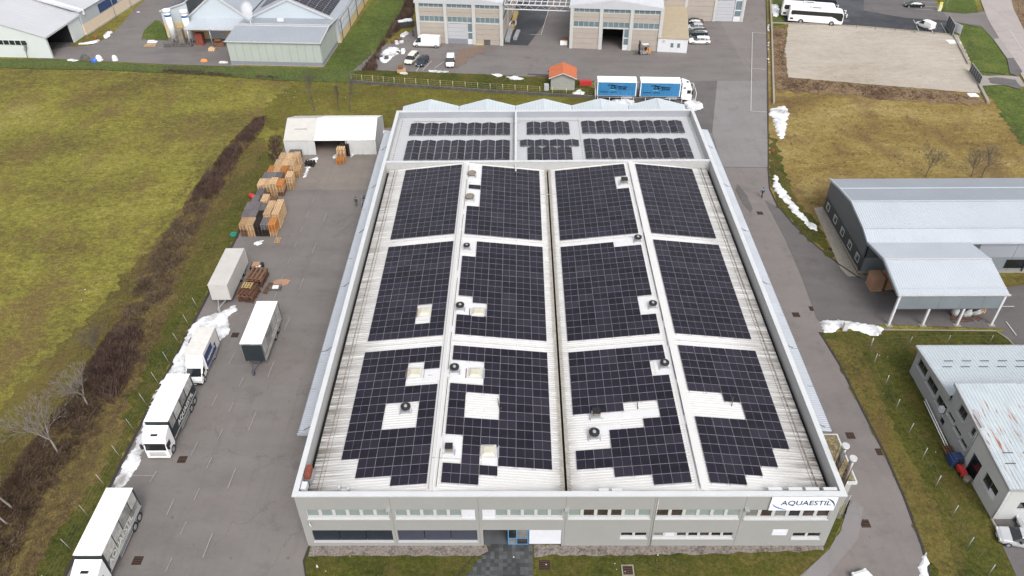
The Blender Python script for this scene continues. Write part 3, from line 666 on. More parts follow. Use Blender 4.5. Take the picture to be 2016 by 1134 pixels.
# drain grates
def grate(px, py, s=.45, frame=True):
    x, y, _ = at(px, py)
    t = MB(); 
    if frame: frame_g = .12; t.box(x-s-frame_g, x+s+frame_g, y-s-frame_g, y+s+frame_g, .0, .034, 0)
    t.box(x-s, x+s, y-s, y+s, .0, .04, 1)
    for k in range(5): t.box(x-s+.04, x+s-.04, y-s+(k+.25)*s*.4, y-s+(k+.6)*s*.4, .04, .05, 2)
    return struct(t.build('drain_grate', ['kerb' if frame else 'asphalt_dark', 'gap_dark', 'wood_umber']))
for p in ((359, 905), (271, 1104), (463, 660), (1733, 890), (1703, 1031), (1674, 858), (1567, 620), (1600, 608), (1496, 420)): grate(*p, frame=False)
for p in ((1236, 1123), (1636, 491), (1732, 655), (1745, 652)): grate(*p)
grate(1072, 1113, .5, False)

# ================================================================ FACTORY HALL
X0, X1, Y0, YM, YB, HT = -20.23, 28.77, 41.80, 101.54, 118.21, 7.95
RX = [-20.23, -7.95, 4.2, 16.35, 28.77]; RZ = [6.35, 7.70, 6.35, 7.70, 6.35]
def zr(x):
    for i in range(4):
        if x <= RX[i+1]: return RZ[i]+(RZ[i+1]-RZ[i])*(x-RX[i])/(RX[i+1]-RX[i])
    return RZ[-1]
def rebase(root, L):
    L = Vector(L); root.location = L
    for c in root.children: c.location = c.location-L
hall = thing('factory_hall', 'long light grey factory hall with white ribbed roof, parapet and name sign, filling the middle', 'factory')
SEAM = [-20.23, -11.72, -3.8, 4.1, 12.06, 20.15, 28.77]
def window_band(root, x0, x1, z0, z1, panes, y=Y0, sill=.36, m=.3, top=.06, frame='white_trim', depth=.12, name='window'):
    """panes: list of material names or None for a white infill"""
    n = len(panes); mb = MB(); fy0, fy1 = y+.05, y+.05+depth
    frame_rect(mb, x0, x1, z0, z1, fy0, fy1, top, 0, sill); 
    pw = (x1-x0)/n
    for k in range(1, n): mb.box(x0+k*pw-m/2, x0+k*pw+m/2, fy0, fy1, z0+sill, z1-top)
    mb.box(x0-.05, x1+.05, y-.12, y+.06, z0-.05, z0+.02)
    f = mb.build(name, frame, root)
    for k, pm in enumerate(panes):
        a = x0+k*pw+(m/2 if k else top); b = x0+(k+1)*pw-(m/2 if k < n-1 else top)
        if pm is None: pm = 'panel_white'
        q = MB(); yy = fy0+(.02 if pm == 'panel_white' else .07)
        q.box(a-.01, b+.01, yy, yy+.03, z0+sill-.01, z1-top+.01); q.build('pane', pm, f)
    return f
G_, B_, Y_ = 'blind_green', 'window_brown', 'window_grey'
holes = {0: [(-19.5, -12.0, 4.4, 5.78), (-19.5, -12.0, .8, 2.58)], 1: [(-11.42, -4.1, 4.4, 5.78), (-11.5, -4.05, .8, 2.58)],
         2: [(-3.5, 3.86, 4.4, 5.78), (-3.5, 3.86, 0, 2.62)], 3: [(4.35, 11.82, 4.4, 5.78), (9.34, 11.83, 1.3, 2.2)],
         4: [(12.3, 19.9, 4.38, 5.76), (12.36, 19.86, 1.28, 2.2)], 5: [(20.4, 28.02, 4.3, 5.72), (25.36, 28.03, 1.2, 2.14)]}
for k in range(6):
    a, b = SEAM[k], SEAM[k+1]; mb = MB(); mb.T = Matrix.Translation((a+.012, Y0, 0))
    wall_holes(mb, b-a-.024, 0 if k != 2 else 0, 7.78, .3, [(h[0]-a-.012, h[1]-a-.012, h[2], h[3]) for h in holes[k]])
    mb.build('wall_panel', 'render_grey', hall)
boxp('wall_backing', 'void', hall, X0+.1, -3.6, Y0+.31, Y0+.4, 0, 6.2); boxp('wall_backing', 'void', hall, 3.95, X1-.1, Y0+.31, Y0+.4, 0, 6.2)
boxp('wall_backing', 'void', hall, -3.6, 3.95, Y0+.31, Y0+.4, 2.8, 6.2)
# flat base plinth and dark joints
mb = MB()
for k in range(1, 6): mb.box(SEAM[k]-.02, SEAM[k]+.02, Y0+.06, Y0+.1, 0, 7.7)
mb.build('panel_joint', 'beige_joint', hall)
window_band(hall, -19.5, -12.0, 4.4, 5.78, [G_]*6); window_band(hall, -11.42, -5.35, 4.4, 5.78, [G_]*5)
boxp('infill_panel', 'panel_white', hall, -5.34, -4.12, Y0+.04, Y0+.12, 4.42, 5.76); boxp('infill_panel', 'panel_white', hall, -3.48, -2.3, Y0+.04, Y0+.12, 4.42, 5.76)
boxp('window_sill', 'white_trim', hall, -5.34, -4.1, Y0-.12, Y0+.03, 4.36, 4.43); boxp('window_sill', 'white_trim', hall, -3.5, -2.3, Y0-.12, Y0+.03, 4.36, 4.43)
window_band(hall, -2.29, 3.86, 4.4, 5.78, [G_]*5)
window_band(hall, 4.35, 11.82, 4.4, 5.78, [G_, B_, B_, B_, G_, G_]); window_band(hall, 12.3, 19.9, 4.38, 5.76, [B_, B_, G_, G_, G_, G_])
window_band(hall, 20.4, 28.02, 4.3, 5.72, [Y_, B_, Y_, 'glass_dark', B_, B_])
window_band(hall, 9.34, 11.83, 1.3, 2.2, ['glass_dark']*2, sill=.3, m=.24); window_band(hall, 12.36, 19.86, 1.28, 2.2, ['window_grey', None, B_, 'glass_dark', B_, 'glass_dark', 'glass_dark'], sill=.3, m=.24)
window_band(hall, 25.36, 28.03, 1.2, 2.14, ['glass_dark']*2, sill=.3, m=.24)
for a, b, mt in ((-19.5, -12.0, 'shutter_navy'), (-11.5, -4.05, 'shutter_slate')):
    for k in range(3):
        x0 = a+(b-a)/3*k; mb = MB(); mb.box(x0+.03, x0+(b-a)/3-.03, Y0+.12, Y0+.15, .86, 2.56)
        for j in range(14): mb.box(x0+.05, x0+(b-a)/3-.05, Y0+.1, Y0+.12, .9+j*.118, .97+j*.118)
        mb.build('roller_shutter', mt, hall)
    boxp('window_sill', 'white_trim', hall, a-.05, b+.05, Y0-.12, Y0+.1, .74, .84)
# entrance recess
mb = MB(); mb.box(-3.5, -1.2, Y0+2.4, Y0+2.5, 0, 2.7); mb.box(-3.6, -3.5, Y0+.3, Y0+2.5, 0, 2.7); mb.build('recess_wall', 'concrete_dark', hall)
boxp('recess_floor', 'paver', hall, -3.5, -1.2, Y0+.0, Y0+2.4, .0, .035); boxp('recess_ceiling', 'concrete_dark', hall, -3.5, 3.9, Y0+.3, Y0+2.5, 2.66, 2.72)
d = MB(); frame_rect(d, -1.2, .76, .08, 2.6, Y0+.1, Y0+.2, .1); d.box(-.42, -.32, Y0+.1, Y0+.2, .18, 2.5); d.box(-1.1, -.42, Y0+.1, Y0+.2, 1.05, 1.13); d.box(-.32, .66, Y0+.1, Y0+.2, 1.05, 1.13)
dr = d.build('entrance_door', 'door_blue', hall)
for x0, x1, z0, z1, mt in ((-1.1, -.42, 1.13, 2.5, 'glass_dark'), (-1.1, -.42, .18, 1.05, 'window_grey'), (-.32, .66, 1.13, 2.5, 'window_grey'), (-.32, .66, .18, 1.05, 'window_brown')):
    boxp('pane', mt, dr, x0, x1, Y0+.13, Y0+.16, z0, z1)
mb = MB(); mb.box(.82, 3.84, Y0+.1, Y0+.14, .2, 2.6); 
for j in range(16): mb.box(.84, 3.82, Y0+.08, Y0+.1, .24+j*.145, .34+j*.145)
mb.build('roller_shutter', 'panel_white', hall)
mb = MB(); mb.box(23.4, 24.8, Y0-.03, Y0-.001, 1.8, 2.7); 
for j in range(7): mb.box(23.46, 24.74, Y0-.05, Y0-.03, 1.86+j*.12, 1.91+j*.12)
mb.build('vent_panel', 'panel_white', hall)
boxp('wall_hatch', 'steel', hall, 23.2, 23.7, Y0-.03, Y0-.002, .35, .6)
for x in (-11.95, 4.2, 20.4): boxp('wall_lamp', 'steel', hall, x-.2, x+.2, Y0-.35, Y0-.002, 5.85, 6.0)
mb = MB(); mb.tube((-19.4, Y0-.25, 4.0), (-19.25, Y0-.35, 3.6), .07); mb.tube((-19.4, Y0-.25, 4.0), (-19.4, Y0-.0, 4.05), .03); mb.build('camera_mast', 'white_trim', hall)
mb = MB(); mb.tube((12.3, Y0-.06, 0), (12.3, Y0-.06, 7.6), .05); mb.build('downpipe', 'concrete', hall)
# side and rear walls
def wallbox(name, mat, *b): return boxp(name, mat, hall, *b)
wl = MB(); wl.box(X0, X0+.35, Y0+.302, YB, 0, 7.8, 0); wl.build('side_wall', 'parapet_inner', hall)
wl = MB(); wl.box(X1-.35, X1, Y0+.302, YB, 0, 7.8, 0); wl.build('side_wall', 'parapet_inner', hall)
wallbox('rear_wall', 'parapet_metal', X0+.352, X1-.352, YB-.3, YB, 0, 7.8)
wallbox('division_wall', 'parapet_inner', X0+.352, X1-.352, YM-.25, YM+.02, 4, 7.72)
wallbox('roof_fin', 'parapet_inner', -.64, -.38, YM+.03, YB-.302, 6.7, 7.6)
def coping(x0, x1, y0, y1, z=7.72, t=.23):
    return boxp('coping', 'coping', hall, x0, x1, y0, y1, z, z+t)
coping(X0-.12, X1+.12, Y0-.1, Y0+.42, 7.78, .15); coping(X0-.12, X0+.38, Y0+.424, YB+.12, 7.8, .14); coping(X1-.38, X1+.12, Y0+.424, YB+.12, 7.8, .14)
coping(X0+.384, X1-.384, YB-.34, YB+.12, 7.8, .14); coping(X0+.384, X1-.384, YM-.3, YM+.08, 7.74, .14); coping(-.68, -.34, YM+.09, YB-.344, 7.62, .15); coping(-.6, -.4, YM-2.2, YM-.33, 7.3, .12)
for side in ():
    mb = MB(); x = X0+.14 if side < 0 else X1-.14; y = Y0+2
    while y < YM-4:
        L = .6+rnd()*2.2
        if rnd() < .6: mb.box(x-.2-rnd()*.06, x+.12+rnd()*.1, y, y+L, 7.952, 7.965+rnd()*.02)
        y += L+rnd()*1.2
    stuff(mb.build('parapet_grime', 'dirty_ledge' if side < 0 else 'coping', hall))
# sheet roofs
for xa, xb in ((-19.45, -8.02), (3.98, -7.88), (4.42, 16.28), (27.98, 16.42)):
    mb = MB(); pth = [(xa, zr(xa)), (xb, zr(xb))]
    if xa > xb: pth = [(xb, zr(xb)), (xa, zr(xa))]
    ribbed(mb, pth, Y0+.56, YM-.3, 'x', .31, .06); mb.build('roof_sheet', 'roof_main', hall)
for a, b in ((X0+.36, -19.4), (27.92, X1-.36), (3.92, 4.48)): boxp('gutter', 'gap_dark', hall, a, b, Y0+.53, YM-.27, 5.6, 6.0)
for a, b in ((3.7, 4.09), (4.31, 4.7)): boxp('gutter_edge', 'gutter_sheet', hall, a, b, Y0+.6, YM-.35, 6.30, 6.45)
for x in (-18.6, 27.1): part('snow_guard', 'dirty_ledge', hall, lambda mb: (mb.tube((x, Y0+.6, zr(x)+.16), (x, YM-.4, zr(x)+.16), .035, n=5), mb.tube((x+(.35 if x < 0 else -.35), Y0+.6, zr(x)+.1), (x+(.35 if x < 0 else -.35), YM-.4, zr(x)+.1), .022, n=5), [mb.box(x-.04, x+.04, Y0+1+k*1.2, Y0+1.06+k*1.2, zr(x)-.02, zr(x)+.16) for k in range(48)]))
for xc in (-7.95, 16.35):
    mb = MB(); mb.face([(xc-.55, Y0+.56, zr(xc-.55)+.06), (xc, Y0+.56, 7.80), (xc, YM-.3, 7.80), (xc-.55, YM-.3, zr(xc-.55)+.06)][::-1]); mb.face([(xc, Y0+.56, 7.80), (xc+.55, Y0+.56, zr(xc+.55)+.06), (xc+.55, YM-.3, zr(xc+.55)+.06), (xc, YM-.3, 7.80)][::-1])
    rc = mb.build('ridge_cap', 'roof_main', hall); 
    for p in rc.data.polygons: 
        if p.normal.z < 0: p.flip()
    s = 1 if xc < 0 else -1
    mb = MB(); mb.tube((xc-.3, Y0+.7, 7.86), (xc-.3, YM-.4, 7.86), .018, n=4)
    y = Y0+1
    while y < YM-3:
        L = 2+rnd()*7; ox = .35*s+rnd()*.12; mb.tube((xc+ox, y, 7.86), (xc+ox+rnd()*.06, min(YM-.6, y+L), 7.86), .03, n=4); y += L+rnd()*1.5
    mb.build('roof_cable', 'cable', hall)
    part('cable_tray', 'flashing', hall, lambda mb: mb.box(xc+.12*s-.06, xc+.12*s+.06, Y0+.7, YM-1, 7.84, 7.90))
# lifeline posts and small stays between the array rows
mb = MB(); 
for yy in (82.1, 62.2):
    for xa, xb in ((-17, -8.4), (-7.4, 3.2), (5.2, 15.8), (16.9, 26.3)):
        mb.tube((xa, yy, zr(xa)+.14), (xb, yy, zr(xb)+.14), .012, n=4)
        for k in range(5): x = xa+(xb-xa)*(k+.3)/5; mb.tube((x, yy, zr(x)), (x, yy, zr(x)+.2), .03, n=4)
stuff(mb.build('lifeline', 'steel', hall))
mb = MB()
for yy, xa, xb in ((95.6, -8.9, -7.0), (94, 2.9, 5.3), (66.1, -9.3, -5.6), (57.0, -9.6, -3.5), (46.1, -8.2, -5.0), (95.8, 15.2, 17.4)): mb.tube((xa, yy, zr(xa)+.13), (xb, yy, zr(xb)+.13), .03, n=4)
mb.build('roof_conduit', 'steel', hall)
# smooth flashing plates round the plant
for xa, xb, ya, yb in ((-7.3, -2.6, 56.2, 59.4), (-13.0, -8.3, 56.2, 58.4), (-7.3, -4.0, 66.2, 69.0), (-12.0, -10.2, 66.0, 68.6), (-7.3, -5.2, 90.0, 100.9), (-7.3, -5.6, 78.6, 81.0), (-7.3, -5.4, 46.0, 48.9), (13.9, 15.8, 94.2, 97.1), (12.3, 15.8, 80.4, 81.8),
                        (13.8, 15.8, 66.6, 69.7), (14.2, 15.8, 57.0, 59.4), (7.4, 9.9, 49.6, 50.8), (7.0, 14.2, 51.6, 52.4), (-3.6, -.8, 52.2, 52.8), (17.3, 21.5, 52.7, 53.1), (-3.6, -1.9, 45.4, 48.2)):
    mb = MB(); mb.face([(xa, ya, zr(xa)+.07), (xb, ya, zr(xb)+.07), (xb, yb, zr(xb)+.07), (xa, yb, zr(xa)+.07)]); 
    mb.face([(xa, ya, zr(xa)+.07), (xa, ya, zr(xa)+.01), (xb, ya, zr(xb)+.01), (xb, ya, zr(xb)+.07)]); mb.build('flashing_plate', 'flashing' if rnd() < .6 else 'roof_main', hall)
# rooflights
for x, y in ((-10.87, 67.2), (-4.8, 67.2), (-11.0, 57.4), (-4.7, 57.4), (-3.0, 47.2)):
    z = zr(x); mb = MB(); mb.box(x-.72, x+.72, y-.72, y+.72, z-.1, z+.28, 0)
    sk = mb.build('rooflight', 'white_trim', hall)
    mb = MB(); A = [(-.66, -.66), (.66, -.66), (.66, .66), (-.66, .66)]
    for k in range(4): p, q = A[k], A[(k+1) % 4]; mb.face([(x+p[0], y+p[1], z+.28), (x+q[0], y+q[1], z+.28), (x+q[0]*.6, y+q[1]*.6, z+.46), (x+p[0]*.6, y+p[1]*.6, z+.46)])
    mb.face([(x+p[0]*.6, y+p[1]*.6, z+.46) for p in A]); mb.build('dome', 'skylight', sk)
    for s in (-1, 1): boxp('stay', 'rusty' if s < 0 else 'steel', sk, x+s*.95-.05, x+s*.95+.05, y-.7, y+.7, z+.02, z+.2)
# vents and posts
mb = MB(); mb.tube((-2.1, 53.0, zr(-2.1)), (-2.25, 53.6, zr(-2.1)+.7), .04, n=5); mb.tube((-1.9, 52.7, zr(-1.9)), (-1.9, 52.7, zr(-1.9)+.35), .05, n=5)
mb.tube((11.8, 52.6, zr(11.8)), (11.7, 53.1, zr(11.8)+.7), .05, n=5); mb.tube((21.2, 52.9, zr(21.2)), (21.4, 53.6, zr(21.2)+.7), .05, n=5); mb.build('lightning_rod', 'concrete_dark', hall)
# rear flat roof
wallbox('flat_roof', 'membrane', X0+.352, X1-.352, YM+.022, YB-.302, 6.4, 6.75)
mb = MB()
for xx in (-19.3, -.95, 9.75, 27.9):
    for k in range(26): y = YM+.7+k*.6; mb.tube((xx, y, 6.75), (xx, y, 6.79), .07, n=6)
for k in range(9): pass
stuff(mb.build('fixing_plate', 'cable', hall))
for xa, xb in ((-17.5, -12), (-.2, 10), (18, 25)): boxp('puddle_stain', 'dirty_ledge', hall, xa, xb, YB-1.65, YB-1.5, 6.75, 6.757)
mb = MB(); mb.tube((-1.2, 109.9, 6.8), (9.9, 109.95, 6.8), .03, n=4); mb.tube((-.3, 115.9, 6.8), (1.3, 115.9, 6.8), .03, n=4); mb.tube((-1.4, 115.9, 6.8), (-.7, 115.9, 6.8), .03, n=4); mb.build('roof_conduit', 'steel', hall)
# pitched translucent canopies behind
for k in range(5):
    xa = X0+9.8*k+.06; xb = xa+9.72; xm = (xa+xb)/2
    mb = MB(); zv, zp, y0, y1 = 5.6, 6.9, YB+.13, 124.6
    for i in range(10):
        for s in (0, 1):
            u0, u1 = i/10, (i+1)/10-.003; P0 = (xa, zv) if s == 0 else (xb, zv)
            a = (P0[0]+(xm-P0[0])*u0, zv+(zp-zv)*u0); b = (P0[0]+(xm-P0[0])*u1, zv+(zp-zv)*u1)
            q = [(a[0], y0, a[1]), (b[0], y0, b[1]), (b[0], y1, b[1]), (a[0], y1, a[1])]; mb.face(q if s == 0 else q[::-1])
    mb.box(xm-.12, xm+.12, y0, y1, zp, zp+.05); 
    mb.bar((xa, y1, zv), (xm, y1, zp), .12, .14); mb.bar((xm, y1, zp), (xb, y1, zv), .12, .14)
    cn = mb.build('pitched_canopy', 'polycarb', hall)
    mb = MB(); mb.box(xa-.1, xa+.1, y0, y1+.1, 5.35, 5.55); mb.tube((xa, y1, 0), (xa, y1, 5.4), .09); mb.build('canopy_post', 'dark_steel', hall)
# side canopies with tie rods
for s, xo, xw, yb in ((-1, -22.72, X0, 117.6), (1, 31.68, X1, 117.6)):
    mb = MB(); yf = 51.7 if s < 0 else 52.0
    pth = sorted([(xo, 4.45), (xw, 4.75)]); ribbed(mb, pth, yf, yb, 'x', .26, .035); mb.build('side_canopy', 'canopy_sheet', hall)
    mb = MB(); mb.box(min(xo, xo-.06*s), max(xo, xo-.06*s)+.02, yf, yb, 4.3, 4.47)
    for k in range(12):
        y = yf+.5+k*(yb-yf-1)/11; mb.bar((xo, y, 4.4), (xw, y, 4.66), .1, .12)
        mb.tube((xo-.5*s*-1*-1, y, 4.5), (xw, y, 6.0), .028, n=4) if k % 2 == 0 else None
    mb.build('canopy_frame', 'dark_steel', hall)
    if s < 0:
        mb = MB(); mb.box(xo+.02, X0, yf-.02, yf+.03, 4.35, 4.72); mb.build('canopy_end', 'canopy_sheet', hall)
# gravel roofed plant room and flues on the right wall
mb = MB(); mb.box(X1+.02, 32.2, 45.9, 51.9, 3.9, 4.25, 0); mb.build('plant_room_roof', 'coping', hall)
mb = MB(); mb.box(X1+.05, 30.35, 46.05, 51.75, 4.25, 4.27, 0); mb.box(30.5, 32.05, 46.05, 51.75, 4.25, 4.27); mb.build('roof_gravel', 'moss_gravel', hall)
boxp('plant_room_wall', 'concrete', hall, X1+.02, 31.9, 46.2, 51.6, 0, 3.9)
for x, y in ((30.05, 46.5), (30.25, 45.05)):
    mb = MB(); mb.tube((x, y, 0), (x, y, 8.6), .27, n=14); fl = mb.build('flue', 'stainless', hall)
    mb = MB(); mb.tube((x, y, 8.6), (x, y, 8.72), .2, n=12); mb.tube((x, y, 8.72), (x, y, 9.0), .36, .34, n=16); mb.build('rain_cap', 'stainless_cap', fl)
mb = MB(); 
for zz in (7.3, 7.9, 8.5):
    for a, b in (((28.9, 44.3), (28.9, 46.9)), ((28.9, 46.9), (29.7, 46.9)), ((28.9, 44.3), (29.8, 44.3)), ((29.8, 44.3), (29.8, 46.0))): mb.tube((*a, zz), (*b, zz), .022, n=4)
for p in ((28.9, 44.3), (28.9, 45.6), (28.9, 46.9), (29.8, 44.3), (29.7, 46.9)): mb.tube((*p, 5.5), (*p, 8.5), .025, n=4)
mb.build('access_platform', 'rusty', hall)
# ladder on the front right corner
mb = MB()
for z in range(12): mb.tube((28.95, Y0+.2, 4.2+z*.3), (29.35, Y0+.2, 4.2+z*.3), .02, n=4)
for x in (28.95, 29.35): mb.tube((x, Y0+.2, 4.2), (x, Y0+.2, 7.6), .025, n=4)
mb.build('wall_ladder', 'steel', hall)
# small cabinets on the parapets
boxp('roof_cabinet', 'rust_red', hall, X0+.5, X0+1.0, 44.0, 45.2, 7.3, 7.9); boxp('roof_cabinet', 'panel_white', hall, X0+.45, X0+.95, 42.6, 43.4, 7.1, 7.8)
boxp('roof_cabinet', 'steel', hall, X0+.45, X0+1.05, 43.98, 45.22, 6.5, 7.29)
mb = MB(); mb.box(-16.4, -16.2, 42.6, 42.9, 6.8, 7.9); mb.box(-16.2, -15.6, 42.6, 42.8, 7.3, 7.5); mb.box(-15.6, -15.4, 42.6, 42.9, 7.2, 7.7); mb.build('roof_bracket', 'white_trim', hall)
for x0, x1 in ((22.1, 23.3), (23.9, 25.1), (25.4, 26.6), (27.0, 28.2)): boxp('parapet_box', 'coping', hall, x0, x1, 42.33, 42.62, 7.5, 7.9+rnd()*.06)
for x in (7.0, 8.2): boxp('parapet_box', 'coping', hall, x, x+.9, 42.33, 42.6, 7.4, 7.8)
# name sign
sg = boxp('name_sign', 'sign_white', hall, 22.3, 28.12, Y0-.16, Y0-.08, 5.86, 7.7)
boxp('sign_frame', 'steel', sg, 22.3, 28.12, Y0-.08, Y0-.03, 5.84, 7.69)
lettering('sign_lettering', 'AQUAESTIL', .93, 1.0, 'sign_navy', sg, (25.45, Y0-.165, 6.93), (PI/2, 0, 0), .012)
lb = sg.children[-1]; bb = [v.co.x for v in lb.data.vertices]; sx = 4.45/(max(bb)-min(bb))
for v in lb.data.vertices: v.co.x *= sx
def swoosh(cx, cz, rx, rz, a0, a1, w0, mat):
    mb = MB(); n = 16; P = []
    for k in range(n+1):
        t = k/n; a = a0+(a1-a0)*t; w = w0*math.sin(PI*t)**.8
        P.append(((cx+rx*math.cos(a), cz+rz*math.sin(a)), (cx+(rx-w)*math.cos(a), cz+(rz-w)*math.sin(a))))
    for (a, b), (c, d2) in zip(P, P[1:]): mb.face([(a[0], Y0-.168, a[1]), (c[0], Y0-.168, c[1]), (d2[0], Y0-.168, d2[1]), (b[0], Y0-.168, b[1])]); 
    o = mb.build('sign_swoosh', mat, sg)
swoosh(26.9, 6.38, 1.18, 1.28, .05, 1.45, .16, 'sign_navy'); swoosh(26.95, 6.3, 1.12, 1.2, -.2, .8, .08, 'sign_cyan')
swoosh(24.0, 7.1, 1.6, 1.15, 3.35, 4.7, .16, 'sign_blue')
rebase(hall, (4.27, 80, 0))

# ---------------------------------------------------------------- rooftop fans
def roof_fan(label, x, y, kind='round', s=1.0):
    z = zr(x); t = thing('roof_fan', label, 'roof fan', (x, y, z), 0, 'fans on the ribbed roof')
    mb = MB(); mb.box(-.4*s, .4*s, -.4*s, .4*s, -.08, .22); mb.box(-.6*s, -.5*s, -.6*s, .1, 0, .12); mb.box(.5*s, .6*s, -.6*s, .1, 0, .12); mb.build('curb', 'steel', t)
    mb = MB()
    if kind == 'round':
        mb.tube((0, 0, .22), (0, 0, .6), .38*s, .4*s, n=18); mb.build('drum', 'steel', t)
        mb = MB(); n = 20
        for k in range(n):
            a, b = 2*PI*k/n, 2*PI*(k+1)/n; A = lambda r, q, zz: (r*s*math.cos(q), r*s*math.sin(q), zz)
            mb.face([A(.5, a, .66), A(.5, b, .66), A(.28, b, .74), A(.28, a, .74)]); mb.face([A(.5, a, .5), A(.5, b, .5), A(.5, b, .66), A(.5, a, .66)]); mb.face([A(.28, a, .74), A(.28, b, .74), A(.2, b, .64), A(.2, a, .64)])
        mb.build('cowl', 'black', t)
        mb = MB(); mb.tube((0, 0, .6), (0, 0, .72), .2*s, .15*s, n=12); mb.build('motor', 'steel', t)
    elif kind == 'old':
        mb.tube((0, 0, .22), (0, 0, .5), .42*s, n=16); mb.build('drum', 'dirty_ledge', t)
        mb = MB(); mb.tube((0, 0, .5), (0, 0, .62), .62*s, .6*s, n=18); mb.tube((0, 0, .62), (0, 0, .7), .3*s, .28*s, n=12); mb.build('cowl', 'dirty_ledge', t)
    else:
        mb.box(-.28*s, .28*s, -.25*s, .25*s, .22, .62); mb.build('drum', 'dirty_ledge' , t)
        mb = MB(); mb.box(-.36*s, .36*s, -.32*s, .32*s, .62, .78); mb.build('cowl', 'black', t)
    mb = MB(); mb.tube((-.55*s, -.55*s, 0), (-.55*s, -.55*s, .34), .025, n=4); mb.tube((.55*s, -.55*s, 0), (.55*s, -.55*s, .34), .025, n=4); mb.tube((-.55*s, -.55*s, .3), (.55*s, -.55*s, .3), .02, n=4); mb.build('guard_rail', 'steel', t)
roof_fan('pale flat-topped roof fan farthest back on the left roof, by the ridge', -6.87, 97.6, 'old', 1.05)
roof_fan('pale flat-topped roof fan near the left ridge, in front of a single solar panel', -6.85, 91.3, 'old', 1.05)
roof_fan('small black round roof fan by the left ridge, at the corner of the middle arrays', -6.7, 79.6, 'round', 0.84)
roof_fan('black round roof fan beside a square cream rooflight in the middle left array', -6.85, 67.8, 'round', 0.97)
roof_fan('black round roof fan by the left ridge, standing between two cream rooflights', -6.85, 57.7, 'round', 1.01)
roof_fan('black round roof fan alone in the square gap of the front left array', -11.4, 52.4, 'round', 1.01)
roof_fan('square black-topped vent on a white plate near the front left ridge', -6.7, 47.1, 'square', 1)
roof_fan('brown box-shaped roof fan in the notch of the rear right array', 15.0, 95.5, 'square', 1.3)
roof_fan('black round roof fan beside the right ridge, behind the middle arrays', 15.2, 81.2, 'round', 0.97)
roof_fan('black round roof fan in the notch of the middle right array by the ridge', 15.3, 68.0, 'round', 0.92)
roof_fan('black round roof fan in the notch of the front right array by the ridge', 15.2, 58.3, 'round', 0.97)
roof_fan('black round roof fan standing free on the ribbed roof near the front centre', 7.2, 49.6, 'round', 1.06)
roof_fan('square black-topped vent at the foot of a solar array near the centre gutter', 7.6, 52.2, 'square', 1.1)

# ---------------------------------------------------------------- solar arrays
def module_mesh(L, Wd, name):
    mb = MB(); a, b = L/2, Wd/2
    mb.box(-a, a, -b, b, 0, .035, 0)
    mb.face([(-a+.012, -b+.012, .037), (-.008, -b+.012, .037), (-.008, b-.012, .037), (-a+.012, b-.012, .037)], 1)
    mb.face([(.008, -b+.012, .037), (a-.012, -b+.012, .037), (a-.012, b-.012, .037), (.008, b-.012, .037)], 1)
    me = bpy.data.meshes.new(name); me.from_pydata(mb.v, [], mb.f); me.materials.append(M['pv_line']); me.materials.append(M['pv']); me.polygons.foreach_set('material_index', mb.mi); me.update(); return me
MOD = module_mesh(1.685, 1.10, 'solar_panel')
def array(label, x0, y0, cols, rows, keep, dx=1.70, dy=1.122):
    """x0 left edge, y0 rear edge; keep(c, r) tells which modules are there"""
    cx = x0+cols*dx/2; cy = y0-rows*dy/2; z = zr(cx)+.13
    t = thing('solar_array', label, 'solar array', (cx, cy, z), 0, 'solar arrays on the ribbed roof')
    sl = math.atan2(zr(cx+1)-zr(cx-1), 2)
    rails = MB()
    for c in range(cols):
        for r in range(rows):
            if not keep(c, r): continue
            x = x0+(c+.5)*dx-cx; y = y0-(r+.5)*dy-cy
            mesh_obj('solar_panel', MOD, t, (x, y, math.tan(sl)*x+(rnd()-.5)*.006), ((rnd()-.5)*.008, -sl+(rnd()-.5)*.008, 0))
            for s in (-.42, .42):
                if (r == rows-1 or not keep(c, r+1)): rails.box(x+s*dx-.025, x+s*dx+.025, y-dy/2-.16, y-dy/2+.05, math.tan(sl)*(x+s*dx)-.06, math.tan(sl)*(x+s*dx)-.01)
    if rails.f: stuff(rails.build('rail_end', 'white_trim', t))
allk = lambda c, r: True
array('unbroken solar array on the far left slope, back row', -16.95, 100.6, 5, 16, allk)
array('back row solar array with one detached panel beside two pale fans', -7.2, 100.6, 6, 16, lambda c, r: c > 0 or r == 5 or r >= 10)
array('back row solar array with a notch round a brown box fan', 5.3, 100.6, 6, 16, lambda c, r: not (c == 5 and r in (3, 4, 5)))
array('unbroken solar array on the far right slope, back row', 17.13, 100.6, 5, 16, allk, 1.72)
array('middle row solar array, far left, with one small square hole for a rooflight', -16.95, 81.0, 5, 16, lambda c, r: not (c == 3 and r in (11, 12, 13)))
array('middle row solar array with stepped cut-outs round a fan and a rooflight', -7.2, 81.2, 6, 16, lambda c, r: not ((c == 0 and r in (0, 1, 2, 10, 11, 12)) or (c == 1 and r in (11, 12))))
array('middle row solar array with a notch round a black fan at its right edge', 5.3, 81.2, 6, 16, lambda c, r: not ((c > 3 and r == 0) or (c == 5 and r in (10, 11, 12))))
array('solar array on the far right slope, middle row, an unbroken rectangle', 17.13, 81.2, 5, 16, allk, 1.72)
array('front row solar array, far left, with a square hole round a black fan', -16.95, 61.3, 5, 16, lambda c, r: not ((c == 4 and r in (3, 4)) or (c == 3 and r in (2, 3, 4)) or (c in (2, 3) and r in (7, 8, 9)) or (c == 0 and r > 12) or (c in (1, 2) and r > 14)), dy=1.135)
array('front row solar array with a large white square hole and scattered gaps', -7.2, 61.45, 6, 16,
      lambda c, r: (r <= 13 if c >= 3 else {0: r in (0, 1, 5, 6, 7, 8, 9, 10, 14, 15), 1: r in (0, 1, 5) or r >= 9, 2: r <= 5 or r in (9, 10, 11, 14)}[c]), dy=1.135)
